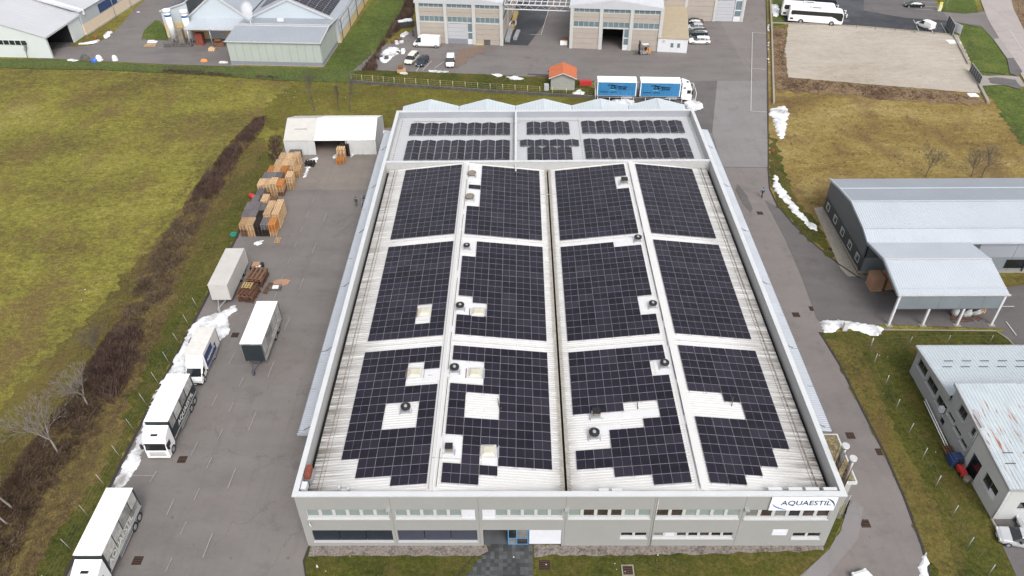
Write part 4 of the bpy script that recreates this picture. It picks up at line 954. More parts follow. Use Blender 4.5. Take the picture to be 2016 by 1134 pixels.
array('front row solar array split by a white diagonal gap with two vents', 5.3, 61.45, 6, 16,
      lambda c, r: {5: r not in (2, 3), 4: r not in (7, 8), 3: r <= 6 or 10 <= r <= 14, 2: r <= 7 or 10 <= r <= 14, 1: r <= 7 or r in (12, 13), 0: r <= 7 or r in (12, 13)}[c], dy=1.135)
array('front row solar array, far right, with a white slot and stepped lower corner', 17.1, 61.4, 5, 16,
      lambda c, r: {0: r <= 5 or r >= 9, 1: r <= 5 or r >= 9, 2: (r <= 6 or r >= 9) and r <= 14, 3: r <= 13, 4: r <= 11}[c], 1.72, 1.135)
MODR = module_mesh(1.98, 1.075, 'tilted_solar_panel')
def tilt_array(label, x0, x1, y0, y1, cols, rows):
    """accordion of east-west tilted panels on the flat roof, single panels at both ends, pairs between"""
    cx, cy = (x0+x1)/2, (y0+y1)/2; t = thing('solar_array', label, 'solar array', (cx, cy, 6.75), 0, 'tilted solar arrays on the flat roof')
    P = (x1-x0)/(cols/2); dy = (y1-y0)/rows; th = math.radians(11); L = 1.05
    mb = MB()
    for c in range(cols):
        pair = (c+1)//2; right = c % 2 == 0      # column rising to the right
        xr = x0+pair*P + (P/2 if False else 0)
        # ridges lie at x0+P/2+k*P
        rx = x0+P/2+(c//2)*P
        x = rx-.06-L/2*math.cos(th) if right else rx+.06+L/2*math.cos(th)
        for r in range(rows):
            y = y1-(r+.5)*dy; zz = .12+L/2*math.sin(th)+.02
            o = mesh_obj('solar_panel', MODR, t, (x-cx, y-cy, zz), (0, 0, 0))
            o.rotation_euler = (0, -th if right else th, 0); o.scale = (1, 1, 1)
            # long side runs front to back
            o.rotation_euler = (Matrix.Rotation(-th if right else th, 3, 'Y') @ Matrix.Rotation(PI/2, 3, 'Z')).to_euler()
        mb.box(x-cx-.03, x-cx+.03, y0-cy+.05, y1-cy-.05, .0, .05)
    for k in range(cols//2):
        rx = x0+P/2+k*P; mb.box(rx-cx-.04, rx-cx+.04, y0-cy+.1, y1-cy-.1, .0, .30)
    mb.build('mounting_frame', 'pv_frame', t)
tilt_array('tilted solar array rear left on the flat roof, two panels deep', -17.75, -1.4, 111.45, 115.6, 14, 2)
tilt_array('tilted solar array front left on the flat roof, three panels deep', -17.7, -1.4, 103.45, 109.65, 14, 3)
tilt_array('short tilted solar array rear centre on the flat roof', 1.2, 8.2, 111.5, 115.85, 6, 2)
tilt_array('single-row tilted solar array in the centre of the flat roof', .1, 9.45, 107.6, 109.7, 8, 1)
tilt_array('short tilted solar array front centre on the flat roof, just behind the division wall', 1.25, 8.2, 103.2, 107.3, 6, 2)
tilt_array('tilted solar array rear right on the flat roof, two panels deep', 10.1, 26.7, 111.8, 116.1, 14, 2)
tilt_array('tilted solar array front right on the flat roof, three panels deep', 10.1, 26.65, 103.6, 109.9, 14, 3)

# ================================================================ NEIGHBOURING BUILDINGS
def local(t):  # parts are modelled in the thing's own frame
    return t
# ---- twin beige halls at the top
H0 = Vector((-22.42, 168.75, 0)); HA = math.atan2(162.6-168.75, 30.0+22.42)
def facade_bay(t, x0, x1, z_lay, door=None):
    """z_lay: list of (z0, z1, kind)"""
    for z0, z1, k in z_lay:
        if k == 'panel':
            n = max(1, int(round((z1-z0)/1.15)))
            for i in range(n):
                boxp('wall_slab', 'beige_panel', t, x0+.02, x1-.02, .12, .3, z0+(z1-z0)/n*i+.02, z0+(z1-z0)/n*(i+1)-.02)
        elif k == 'glass':
            mb = MB(); frame_rect(mb, x0+.02, x1-.02, z0, z1, .1, .2, .08, 0, .16); n = 5; pw = (x1-x0)/n
            for i in range(1, n): mb.box(x0+pw*i-.04, x0+pw*i+.04, .1, .2, z0+.16, z1-.08)
            f = mb.build('window', 'concrete_band', t)
            for i in range(n): boxp('pane', 'glass_teal', f, x0+pw*i+.04, x0+pw*(i+1)-.04, .15, .18, z0+.15, z1-.07)
def industrial_hall(name, label, ox, cols, height, depth, doors, open_door=None):
    t = thing(name, label, 'industrial hall', H0 + Matrix.Rotation(HA, 3, 'Z') @ Vector((ox, 0, 0)), HA)
    Wd = cols[-1]
    for c in cols: boxp('column', 'concrete_band', t, c-.35, c+.35, -.12, .5, 0, height-.5)
    boxp('wall_backing', 'void', t, .1, Wd-.1, .32, .4, 4.6, height-.5)
    for i in range(len(cols)-1):
        x0, x1 = cols[i]+.35, cols[i+1]-.35
        lay = [(4.75, 6.1, 'glass'), (6.1, 7.85, 'panel'), (7.85, 9.1, 'glass')]
        if i == doors:
            xm = x1-1.15
            if open_door:
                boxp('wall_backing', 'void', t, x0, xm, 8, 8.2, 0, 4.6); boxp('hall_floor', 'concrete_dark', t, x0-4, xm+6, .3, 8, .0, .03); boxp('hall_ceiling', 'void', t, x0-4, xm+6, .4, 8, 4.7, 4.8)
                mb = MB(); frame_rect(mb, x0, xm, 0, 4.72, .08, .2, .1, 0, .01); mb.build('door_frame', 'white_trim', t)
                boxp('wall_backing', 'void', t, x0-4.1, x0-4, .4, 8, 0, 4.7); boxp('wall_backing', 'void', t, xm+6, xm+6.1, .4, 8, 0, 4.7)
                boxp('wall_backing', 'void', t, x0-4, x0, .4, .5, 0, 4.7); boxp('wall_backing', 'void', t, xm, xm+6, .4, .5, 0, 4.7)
            else:
                for k in range(5): boxp('door_leaf', 'door_grey', t, x0+.03, xm-.03, .12, .18, .05+k*.9, .92+k*.9)
                boxp('door_base', 'plinth_grey', t, x0+.03, xm-.03, .1, .115, .05, 1.2)
            mb = MB(); frame_rect(mb, xm+.02, x1, 0, 4.7, .08, .2, .1, 0, 1.2); mb.box(xm+.1, x1-.1, .08, .2, 2.6, 2.8); sd = mb.build('side_door', 'white_wall', t)
            boxp('pane', 'glass_teal', sd, xm+.12, x1-.1, .14, .17, 1.2, 2.6); boxp('pane', 'glass_teal', sd, xm+.12, x1-.1, .14, .17, 2.8, 4.6)
        else: lay = [(0, 4.6, 'panel')] + lay
        facade_bay(t, x0, x1, lay)
        mb = MB(); mb.box(x0, x1, .06, .28, 4.6, 4.74); mb.box(x0, x1, .06, .28, 9.1, 9.3); mb.build('lintel', 'concrete_band', t)
    # gable attic and low pitched roof
    mb = MB(); mb.extrude([(-.35, height-.5), (Wd+.35, height-.5), (Wd+.35, height), (Wd/2, height+1.35), (-.35, height)], -.14, .4, 'y'); mb.build('gable_fascia', 'roof_pale', t)
    mb = MB(); ribbed(mb, [(-.3, height-.1), (Wd/2, height+1.2)], .42, depth, 'x', .5, .05); ribbed(mb, [(Wd/2, height+1.2), (Wd+.3, height-.1)], .42, depth, 'x', .5, .05); mb.build('roof', 'roof_pale', t)
    for x, s in ((0, -1), (Wd, 1)):
        nb = 5; L = depth/nb
        for b in range(nb):
            for k in range(4): 
                a = (x-.02 if s > 0 else x-.2, x+.2 if s > 0 else x+.02)
                boxp('wall_slab', 'beige_panel', t, a[0], a[1], .55+L*b+.02, .55+L*(b+1)-.4, k*1.15+.02, (k+1)*1.15-.02)
            boxp('column', 'concrete_band', t, x-.3, x+.3, .55+L*(b+1)-.38, .55+L*(b+1), 0, height-.3)
            boxp('wall_slab', 'beige_panel', t, x-.15, x+.15, .55+L*b+.02, .55+L*(b+1)-.4, 6.1, 7.85)
            for za, zb in ((4.7, 6.1), (7.85, 9.1)):
                w_ = boxp('window', 'concrete_band', t, x-.16, x+.16, .55+L*b+.02, .55+L*(b+1)-.4, za, zb); 
                for q in range(3): 
                    e = (L-.42)/3; boxp('pane', 'glass_teal', w_, x-.19 if s < 0 else x+.15, x-.15 if s < 0 else x+.19, .6+L*b+e*q, .5+L*b+e*(q+1), za+.15, zb-.1)
    return t
industrial_hall('industrial_hall', 'beige panelled industrial hall with a closed grey shutter, left of the alley at the rear', 0, [0.3, 6.45, 12.7, 18.75], 9.3, 46, 1)
industrial_hall('industrial_hall', 'beige panelled industrial hall with an open dark doorway, right of the alley at the rear', 33.75, [.3, 6.55, 13.0, 19.25], 9.3, 20, 1, True)
# steel bridge frame between the halls
t = thing('roof_truss', 'open white lattice truss spanning the alley between the two beige halls', 'truss', H0+Matrix.Rotation(HA, 3, 'Z') @ Vector((19.1, 0, 0)), HA)
mb = MB(); LL = 14.6
for y in (3.0, 8.5): mb.bar((0, y, 8.1), (LL, y, 8.1), .18, .18); mb.bar((0, y, 7.1), (LL, y, 7.1), .16, .16)
mb.build('chord', 'white_wall', t); mb = MB()
for k in range(11):
    x = LL*k/11; mb.bar((x, 3, 7.1 if k % 2 else 8.1), (x+LL/11, 3, 8.1 if k % 2 else 7.1), .08, .08)
mb.build('brace', 'steel', t); mb = MB()
for k in range(12): x = LL*k/11; mb.bar((x, 3, 8.2), (x, 22, 8.2), .14, .14)
mb.build('rafter', 'white_wall', t)
# flat annex with the beige roof
t = thing('site_annex', 'low white annex with dirty beige flat roof and two doors, right of the rear halls', 'annex', (29.9, 162.4, 0), -.15)
boxp('body', 'white_wall', t, 0, 6.3, 0, 20, 0, 3.05); boxp('flat_roof', 'tent_dirty', t, -.1, 6.45, -.12, 20.1, 3.052, 3.25)
bpy.data.objects[t.children[-1].name].data.materials[0] = simple('annex_roof', alb(198, 182, 156), .9, var=.1, scale=.7, fine=3)
boxp('base_rail', 'concrete', t, .1, 6.2, -.03, -.002, 0, .15)
for x in (2.6, 4.0):
    d = boxp('door', 'panel_white', t, x, x+.9, -.04, -.003, .2, 2.3); boxp('pane', 'glass_teal', d, x+.15, x+.75, -.06, -.041, 1.2, 2.15)
boxp('wall_box', 'white_trim', t, 1.1, 1.5, -.2, -.003, 2.4, 2.8)
# hall wing further back on the right
t = thing('industrial_hall', 'rear hall wing with a tall grey shutter and beige wall, behind the parked cars', 'industrial hall', (36.5, 181.4, 0), -.07)
for k in range(5): boxp('wall_slab', 'beige_panel', t, -4, 8.9, 0, .3, k*1.15+.02, (k+1)*1.15-.02)
boxp('column', 'concrete_band', t, 8.95, 9.55, -.15, .5, 0, 9); boxp('column', 'concrete_band', t, 15.4, 16.0, -.15, .5, 0, 9); boxp('column', 'concrete_band', t, 2.2, 2.8, -.1, .4, 3, 9)
for k in range(6): boxp('door_leaf', 'door_grey', t, 9.6, 13.6, .02, .1, .05+k*.8, .82+k*.8)
mb = MB(); frame_rect(mb, 13.7, 15.38, 0, 4.9, 0, .15, .14, 0, 1.2); mb.box(13.8, 15.3, 0, .15, 2.5, 2.75); sd = mb.build('side_door', 'white_wall', t)
boxp('pane', 'glass_teal', sd, 13.85, 15.22, .06, .1, 1.2, 2.5); boxp('pane', 'glass_teal', sd, 13.85, 15.22, .06, .1, 2.75, 4.75)
boxp('lintel', 'white_wall', t, 9.56, 15.39, -.05, .2, 4.95, 5.2); boxp('wall_slab', 'beige_panel', t, -4, 16, .31, .5, 5.3, 9); boxp('side_wall', 'beige_panel', t, 15.5, 15.9, .5, 20, 0, 9); boxp('roof', 'roof_pale', t, -4.2, 16.2, .2, 25, 9.02, 9.2)

# ---- left: gabled white shed
t = thing('storage_shed', 'pale green-white gabled shed with a dark open side bay, top left corner', 'shed', (-101.1, 161.1, 0), math.radians(-4.6))
mb = MB(); mb.extrude([(0, 0), (0, 4.55), (-13.5, 8.6), (-27, 4.55), (-27, 0)], 0, .25, 'y'); gw = mb.build('gable_wall', 'pale_green_wall', t)
mb = MB(); frame_rect(mb, -11.2, -4.6, 2.75, 3.85, -.06, -.002, .06); 
for k in range(1, 5): mb.box(-11.2+k*1.32-.06, -11.2+k*1.32+.06, -.06, -.002, 2.8, 3.8)
f = mb.build('window', 'pale_green_wall', t)
for k in range(5): boxp('pane', 'void', f, -11.1+k*1.32, -9.98+k*1.32, -.04, -.004, 2.82, 3.78)
mb = MB(); ribbed(mb, [(-13.5, 8.75), (.25, 4.65)], -.3, 14.5, 'x', 1.1, .03); ribbed(mb, [(-27.2, 4.65), (-13.5, 8.75)], -.3, 14.5, 'x', 1.1, .03); mb.build('roof', 'roof_pale', t)
boxp('eave_beam', 'roof_pale', t, .0, .28, -.3, 14.5, 4.35, 4.62); boxp('corner_post', 'white_trim', t, -.25, 0, .26, .5, 0, 4.5); boxp('corner_post', 'white_trim', t, -.25, 0, 13.9, 14.3, 0, 4.5)
boxp('side_wall', 'pale_green_wall', t, -.25, -.02, 9.0, 13.9, 0, 4.5); boxp('bay_floor', 'concrete_dark', t, -9, -.02, .26, 9, .0, .03); boxp('bay_wall', 'void', t, -9, -8.8, .26, 9, 0, 4.5); boxp('bay_wall', 'void', t, -9, -.3, 9.02, 9.2, 0, 4.5)
boxp('bay_wall', 'anthracite_dark', t, -9, -.3, .26, .35, 0, 4.5)
mb = MB(); mb.extrude([(1.0, 4.4), (1.0, 5.6), (-13.5, 9.9), (-27, 5.6), (-27, 4.4)], 14.55, 14.8, 'y'); mb.build('gable_parapet', 'white_wall', t)
# ---- left: long cream hall behind it
t = thing('long_hall', 'long hall with cream base, grey upper wall and dark windows, behind the pale shed', 'hall', (-99.6, 174.6, 0), math.radians(-8.2))
boxp('base_wall', 'cream_wall', t, -14, 0, 0, 40, 0, 2.5); boxp('upper_wall', 'grey_wall', t, -14, .02, -.02, 40, 2.502, 5.3); boxp('plinth', 'concrete', t, -.1, .12, -.1, 40, 0, .3)
boxp('window', 'tarp_navy', t, -.1, .1, 7.0, 14.5, 2.7, 4.6); boxp('window', 'tarp_navy', t, -.1, .1, 18.0, 26.5, 2.7, 4.6); boxp('door', 'tarp_navy', t, -1.2, -.4, -.06, -.025, 0, 3.6)
mb = MB(); ribbed(mb, [(-16, 9.2), (.35, 5.35)], -.3, 40, 'x', 1.2, .03); mb.build('roof', 'roof_pale', t)
mb = MB(); 
for y in (12, 19.0): mb.tube((.3, y, 0), (.3, y, 5.5), .05, n=5)
mb.build('downpipe', 'steel', t)

# ---- left centre: works hall with silos and annex
t = thing('works_hall', 'pale blue works hall with gabled roof bays carrying solar panels, behind a grey annex', 'works hall', (-61.2, 171.3, 0), math.radians(-3.4))
def gable(x0, x1, ze, zp, y0, y1):
    xm = (x0+x1)/2
    mb = MB(); mb.extrude([(x0, 0), (x0, ze), (xm, zp), (x1, ze), (x1, 0)], y0, y0+.3, 'y'); mb.build('gable_wall', 'pale_blue_wall', t)
    mb = MB(); ribbed(mb, [(x0, ze+.1), (xm, zp+.1)], y0-.1, y1, 'x', .6, .04); ribbed(mb, [(xm, zp+.1), (x1, ze+.1)], y0-.1, y1, 'x', .6, .04); mb.build('roof', 'roof_grey', t)
    mb = MB(); mb.bar((x0, y0-.15, ze+.12), (xm, y0-.15, zp+.12), .3, .35); mb.bar((xm, y0-.15, zp+.12), (x1, y0-.15, ze+.12), .3, .35); mb.build('verge_trim', 'white_trim', t)
gable(-12.6, 0.6, 5.0, 8.3+1.6, 0, 30); boxp('flank_wall', 'pale_blue_wall', t, -12.7, -12.4, 0, 30, 0, 5)
gable(.8, 21.2, 4.9, 9.4, -1.2, 30)
mb = MB(); mb.extrude([(-19.0, 0), (-19.0, 5.9), (-12.75, 7.9), (-12.75, 0)], .4, .7, 'y'); mb.build('gable_wall', 'pale_blue_wall', t)
boxp('base_wall', 'yellow_wall', t, -18.9, -12.8, .3, .39, 0, 3.6)
mb = MB(); ribbed(mb, [(-19.2, 5.95), (-12.75, 8.0)], .3, 30, 'x', .6, .04); mb.build('roof', 'roof_grey', t); mb = MB(); mb.bar((-19.2, .25, 5.98), (-12.75, .25, 8.02), .25, .3); mb.build('verge_trim', 'white_trim', t)
boxp('flank_wall', 'pale_blue_wall', t, -19.0, -18.7, .7, 30, 0, 5.85)
# bay door wall under canopy
for k in range(5): boxp('door_leaf', 'door_grey', t, -9.0, -5.0, -.12, -.04, .05+k*.7, .72+k*.7)
for k in range(4): boxp('pane', 'glass_dark', t, -8.7+k*.95, -8.1+k*.95, -.15, -.125, 2.3, 2.6)
boxp('base_wall', 'yellow_wall', t, -5.0, .5, -.1, -.01, 0, 4.0); boxp('base_wall', 'yellow_wall', t, -12.3, -9.0, -.1, -.01, 0, 4.0)
# long right flank with ribbon windows
boxp('flank_wall', 'yellow_wall', t, 21.22, 21.5, -1.2, 30, 0, 1.7); boxp('flank_wall', 'grey_wall', t, 21.22, 21.48, -1.2, 30, 1.702, 4.95)
for k in range(8):
    for z in (2.0, 3.3): boxp('window', 'panel_white', t, 21.485, 21.55, -.2+k*3.7, 3.1+k*3.7, z, z+1.0)
mb = MB(); 
for k in range(4): mb.bar((21.8, 0+k*7.4, 0), (21.8, 0+k*7.4, 4.9), .12, .12)
mb.build('downpipe', 'tarp_navy', t)
# grey annex in front
t2 = thing('annex_hall', 'green-grey panelled annex with flat grey roof and slate plinth, front of the works hall', 'annex', (-61.0, 157.0, 0), math.radians(-3.9))
for k in range(12): boxp('wall_slab', 'green_grey', t2, k*1.655+.02, (k+1)*1.655-.02, 0, .2, .85, 4.95)
boxp('plinth', 'plinth_grey', t2, -.02, 19.88, -.04, .3, .12, .84); boxp('footing', 'kerb', t2, -.1, 20.0, -.15, 12, 0, .118)
for k in range(6): boxp('wall_slab', 'green_grey', t2, 19.66, 19.86, .3+k*2+.02, .3+(k+1)*2-.02, .85, 5.0)
boxp('plinth', 'plinth_grey', t2, 19.62, 19.9, .31, 12.3, .12, .84)
mb = MB(); ribbed(mb, [(-.25, 5.1), (7.0, 5.9)], -.3, 20.2, 'y', .55, .03); ribbed(mb, [(7.0, 5.92), (14.2, 5.3)], -.3, 20.2, 'y', .55, .03)
mb.build('roof', 'roof_grey', t2); boxp('side_wall', 'green_grey', t2, .02, .2, .2, 12, 0, 5.0); boxp('roof_hatch', 'panel_white', t2, 8.0, 9.4, 9.8, 10.4, 5.8, 6.4)
mb = MB(); mb.box(-.3, 20.2, 6.9, 7.15, 5.9, 6.05); mb.box(-.3, 20.2, 8.0, 8.2, 5.82, 5.97); mb.build('ridge_trim', 'white_trim', t2)
mb = MB(); mb.bar((20.15, -.25, 5.2), (20.15, 7, 6.0), .2, .2); mb.bar((20.15, 7, 6.0), (20.15, 14, 5.4), .2, .2); mb.bar((-.3, -.28, 5.12), (20.2, -.28, 5.12), .16, .2); mb.build('verge_trim', 'white_trim', t2)
# loading canopy
t3 = thing('loading_canopy', 'pale sheet-roofed loading canopy on slim posts between the silos and the annex', 'canopy', (-73.0, 166.8, 0), math.radians(-3.5))
mb = MB(); ribbed(mb, [(-.1, 4.2), (6.2, 4.9)], -.3, 13.4, 'y', .5, .03); mb.build('roof', 'roof_light', t3); boxp('fascia', 'white_trim', t3, -.3, 13.4, -.2, -.12, 4.0, 4.22)
for x in (.2, 5.2): mb = MB(); mb.tube((x, .1, 0), (x, .1, 4.1), .09, n=8); mb.build('post', 'steel', t3)
mb = MB(); mb.box(.9, 2.6, 1.2, 2.6, 0, 2.6); mb.build('curtain', 'rust_red', t3)
# solar arrays on the works hall
def small_array(label, parent_pt, rz, rows_, cols_, x0, z0, slope, dx, dy, name='solar_array'):
    a = thing('solar_array', label, 'solar array', parent_pt, rz, 'solar arrays on the works hall')
    for c in range(cols_):
        for r in range(rows_):
            x = c*dx; y = r*dy
            mesh_obj('solar_panel', MOD, a, (x, y, math.tan(slope)*x), (0, -slope, 0))
    return a
sl1 = math.atan2(9.9-5.0, 6.6); RT = Matrix.Rotation(math.radians(-3.4), 4, 'Z'); O1 = Vector((-61.2, 171.3, 0))
small_array('solar array on the middle roof bay of the works hall, just left of the steam', O1+RT.to_3x3() @ Vector((-4.9, 1.0, 8.9)), math.radians(-3.4), 14, 3, 0, 0, -sl1, 1.42, 1.16)
sl2 = math.atan2(4.5, 10.2)
small_array('solar array on the right roof bay of the works hall beside the yellow wall', O1+RT.to_3x3() @ Vector((12.3, .2, 9.0)), math.radians(-3.4), 12, 5, 0, 0, -sl2, 1.62, 1.16)
small_array('solar array on the left slope of the right roof bay, behind the steam', O1+RT.to_3x3() @ Vector((3.5, 4.2, 6.35)), math.radians(-3.4), 8, 4, 0, 0, sl2, 1.62, 1.16)
sl3 = math.atan2(2.05, 6.45)
small_array('solar array on the lowest left roof bay of the works hall, behind the white silos', O1+RT.to_3x3() @ Vector((-18.0, 1.2, 6.6)), math.radians(-3.4), 8, 3, 0, 0, sl3, 1.66, 1.16)
# silos
for lab, p, h in (('white cylindrical silo with blue band, the left one of the pair', (-77.2, 169.4), 7.6), ('white cylindrical silo beside the loading canopy, the right one of the pair', (-73.6, 169.6), 7.3)):
    s = thing('silo', lab, 'silo', (*p, 0), 0, 'white silos by the works hall')
    mb = MB(); mb.tube((0, 0, 1.2), (0, 0, h-.6), .75, n=18); mb.build('tank', 'tent', s); mb = MB(); mb.tube((0, 0, h-.6), (0, 0, h), .85, .82, n=18); mb.build('top_ring', 'tent', s)
    mb = MB(); mb.tube((0, 0, h-1.5), (0, 0, h-1.0), .765, n=18); mb.build('band', 'sign_blue', s)
    mb = MB(); 
    for k in range(4): a = PI/4+k*PI/2; mb.tube((.6*math.cos(a), .6*math.sin(a), 0), (.6*math.cos(a), .6*math.sin(a), 1.25), .07, n=5)
    mb.build('leg_frame', 'steel', s); boxp('ladder', 'steel', s, .74, .82, -.2, .2, .5, h-.3)
o = boxp('utility_cabinet', 'dirty_ledge', None, -75.9, -74.7, 168.4, 169.6, 0, 3.4); tag(o, 'brown slatted cabinet standing between the two white silos', 'cabinet')
mb = MB(); mb.box(-78.9, -72.7, 166.9, 167.1, 0, .5, 0); mb.box(-79.0, -72.7, 167.1, 168.2, 0, .35, 0)
for k in range(7): mb.tube((-78.8+k, 167.0, .4), (-78.8+k, 167.0, 1.2), .04, n=4)
mb.box(-78.9, -72.7, 166.97, 167.03, 1.15, 1.2); tag(mb.build('silo_guard', 'concrete_dark'), 'dark low guard fence and plinth in front of the silos', 'guard fence')
# steam
bpy.ops.mesh.primitive_ico_sphere_add(subdivisions=4, radius=1); st = bpy.context.object; st.name = 'steam'
for v in st.data.vertices:
    n_ = noise.noise(v.co*1.6)*.45+noise.noise(v.co*4)*.18; v.co *= 1+n_
    v.co.x *= 1.5; v.co.y *= 1.5; v.co.z *= 2.5; 
    taper = .45+.55*min(1, max(0, (v.co.z+2.5)/3.2)); v.co.x *= taper; v.co.y *= taper
st.location = (-57.6, 164.2, 8.8)
sm = bpy.data.materials.new('steam_volume'); sm.use_nodes = True; nt2 = sm.node_tree; nt2.nodes.remove(nt2.nodes['Principled BSDF'])
pv_ = nt2.nodes.new('ShaderNodeVolumePrincipled'); pv_.inputs['Color'].default_value = (.97, .97, .98, 1); pv_.inputs['Density'].default_value = 1.6
tc_ = nt2.nodes.new('ShaderNodeTexCoord'); ln_ = nt2.nodes.new('ShaderNodeVectorMath'); ln_.operation = 'LENGTH'; mp_ = nt2.nodes.new('ShaderNodeMapping'); mp_.inputs['Scale'].default_value = (.7, .7, .42)
nz_ = nt2.nodes.new('ShaderNodeTexNoise'); nz_.inputs['Scale'].default_value = 1.3; nz_.inputs['Detail'].default_value = 4; nt2.links.new(tc_.outputs['Object'], nz_.inputs['Vector']); nt2.links.new(tc_.outputs['Object'], mp_.inputs['Vector']); nt2.links.new(mp_.outputs[0], ln_.inputs[0])
mr_ = nt2.nodes.new('ShaderNodeMapRange'); mr_.inputs[1].default_value = .2; mr_.inputs[2].default_value = 1.0; mr_.inputs[3].default_value = 1; mr_.inputs[4].default_value = 0; nt2.links.new(ln_.outputs['Value'], mr_.inputs[0])
m1_ = nt2.nodes.new('ShaderNodeMath'); m1_.operation = 'MULTIPLY'; nt2.links.new(mr_.outputs[0], m1_.inputs[0]); nt2.links.new(nz_.outputs['Fac'], m1_.inputs[1]); m2_ = nt2.nodes.new('ShaderNodeMath'); m2_.operation = 'MULTIPLY'; m2_.inputs[1].default_value = 5.0; nt2.links.new(m1_.outputs[0], m2_.inputs[0]); nt2.links.new(m2_.outputs[0], pv_.inputs['Density'])
nt2.links.new(pv_.outputs[0], nt2.nodes['Material Output'].inputs['Volume']); st.data.materials.append(sm); stuff(st, 'white steam puff rising above the works hall roof', 'steam')
mb = MB(); mb.tube((-57.4, 164.0, 4.6), (-57.4, 164.0, 6.9), .14, n=8); tag(mb.build('vent_pipe', 'steel'), 'slim steel vent pipe giving off steam above the annex roof', 'vent pipe')

# ---- right: grey shed with faceted roof and its canopy
t = thing('grey_shed', 'dark grey metal shed with pale faceted ribbed roof, right edge', 'shed', (46.5, 84, 0))
PR = [(-.15, 5.15), (2.2, 5.92), (7.6, 6.72), (12, 6.1), (16.1, 5.3)]
mb = MB(); mb.extrude([(0, .35), (0, 5.1), (2.2, 5.85), (7.6, 6.6), (12, 6.0), (15.9, 5.25), (15.9, .35)], 0, .2, 'x'); mb.build('gable_wall', 'anthracite', t)
mb = MB(); mb.box(-.02, .0, .1, 15.8, .36, 2.55); mb.build('dark_band', 'anthracite_dark', t)
mb = MB(); mb.box(-.1, 45, -.1, 16, 0, .34); mb.build('plinth', 'kerb', t)
for a, b in zip(PR, PR[1:]):
    mb = MB(); ribbed(mb, [a, b], -.15, 45, 'y', .33, .03); mb.build('roof_sheet', 'roof_light' if a[0] < 7 else 'roof_grey', t)  # same sheeting all over; shade of the rear slopes put into a greyer colour
mb = MB()
for a, b in zip(PR, PR[1:]): mb.bar((-.2, a[0], a[1]+.0), (-.2, b[0], b[1]+.0), .16, .3)
for u, z in PR[1:-1]: mb.bar((-.2, u, z+.07), (45, u, z+.07), .3, .03)
mb.bar((-.2, -.25, 5.1), (45, -.25, 5.1), .2, .18); mb.build('roof_trim', 'roof_light', t)
for k in range(9): boxp('wall_sheet', 'roof_grey' if k > 2 else 'anthracite', t, 5*k+.02, 5*k+4.98, .0, .18, 2.6, 5.05); boxp('wall_sheet', 'slate_fascia', t, 5*k+.02, 5*k+4.98, .01, .17, .36, 2.58)
for y, z in ((1.6, 1.5), (4.6, 1.45), (7.8, 1.5), (11.0, 1.5), (14.3, 1.5)):
    mb = MB(); frame_rect(mb, y-.6, y+.6, z-.55, z+.55, -.05, .02, .08); T_ = Matrix(((0, 1, 0, -.03), (1, 0, 0, 0), (0, 0, 1, 0), (0, 0, 0, 1)))
    mb.v = [tuple(T_ @ Vector(v)) for v in mb.v]; f = mb.build('window', 'white_trim', t); boxp('pane', 'glass_dark', f, -.06, -.03, y-.52, y-.02, z-.47, z+.47); boxp('pane', 'blind_green', f, -.062, -.03, y+.04, y+.52, z-.1, z+.47)
mb = MB(); mb.tube((-.12, .1, .3), (-.12, .1, 5.1), .06, n=6); mb.tube((22, -.1, .3), (22, -.1, 5.1), .08, n=6); mb.build('downpipe', 'dark_steel', t)
boxp('window', 'glass_dark', t, 19.4, 24, -.05, -.005, .8, 2.2)
t = thing('open_canopy', 'open-sided canopy with pale roof and slate fascia on white posts beside the shed', 'canopy', (46.4, 73.2, 0))
PF = [(-.1, 5.0), (5.6, 6.2), (10.6, 5.2)]
for a, b in zip(PF, PF[1:]): mb = MB(); ribbed(mb, [a, b], -.15, 13.4, 'y', .33, .025); mb.build('roof_sheet', 'roof_light', t)
mb = MB(); mb.bar((-.2, -.1, 4.98), (-.2, 5.6, 6.18), .2, .32); mb.bar((-.2, 5.6, 6.18), (-.2, 10.6, 5.18), .2, .32); mb.build('verge_trim', 'slate_fascia', t)
mb = MB(); mb.bar((-.15, 5.6, 6.27), (13.4, 5.6, 6.27), .25, .03); mb.bar((-.15, 1.0, 5.29), (13.4, 1.0, 5.29), .12, .03); mb.bar((-.25, -.2, 5.02), (13.45, -.2, 5.02), .18, .14); mb.build('roof_trim', 'white_trim', t)
for k in range(5): boxp('fascia', 'slate_fascia', t, .0+2.64*k+.01, 2.63*(k+1)+.01*k, -.08, .0, 2.8, 4.92)
boxp('fascia_rail', 'dark_steel', t, 0, 13.2, -.1, .02, 2.7, 2.79)
for k, x in enumerate((.15, 4.4, 8.7, 13.0)):
    p = boxp('post', 'white_wall', t, x-.13, x+.13, -.12, .14, 0, 4.9 if k in (0, 3) else 2.75); boxp('base_block', 'kerb', p, x-.4, x+.4, -.4, .25, 0, .12)
boxp('end_wall', 'slate_fascia', t, 13.1, 13.25, 5.2, 10.2, 2.6, 5.2)
mb = MB(); 
for k in range(4): mb.bar((.3+4.2*k, 0, 4.85), (.3+4.2*k, 5.5, 6.0), .14, .3); mb.bar((.3+4.2*k, 5.5, 6.0), (.3+4.2*k, 10.4, 5.0), .14, .3)
mb.build('rafter', 'dark_steel', t)
# ---- right: grey plastered building
t = thing('plaster_building', 'grey plastered two-level building with pale sheet roofs, one streaked with rust, lower right', 'building', (45.9, 44.8, 0))
D_ = 28
mb = MB(); mb.T = Matrix(((0, 1, 0, 0), (-1, 0, 0, 20.15), (0, 0, 1, 0), (0, 0, 0, 1)))   # wall along -Y, looking to -X
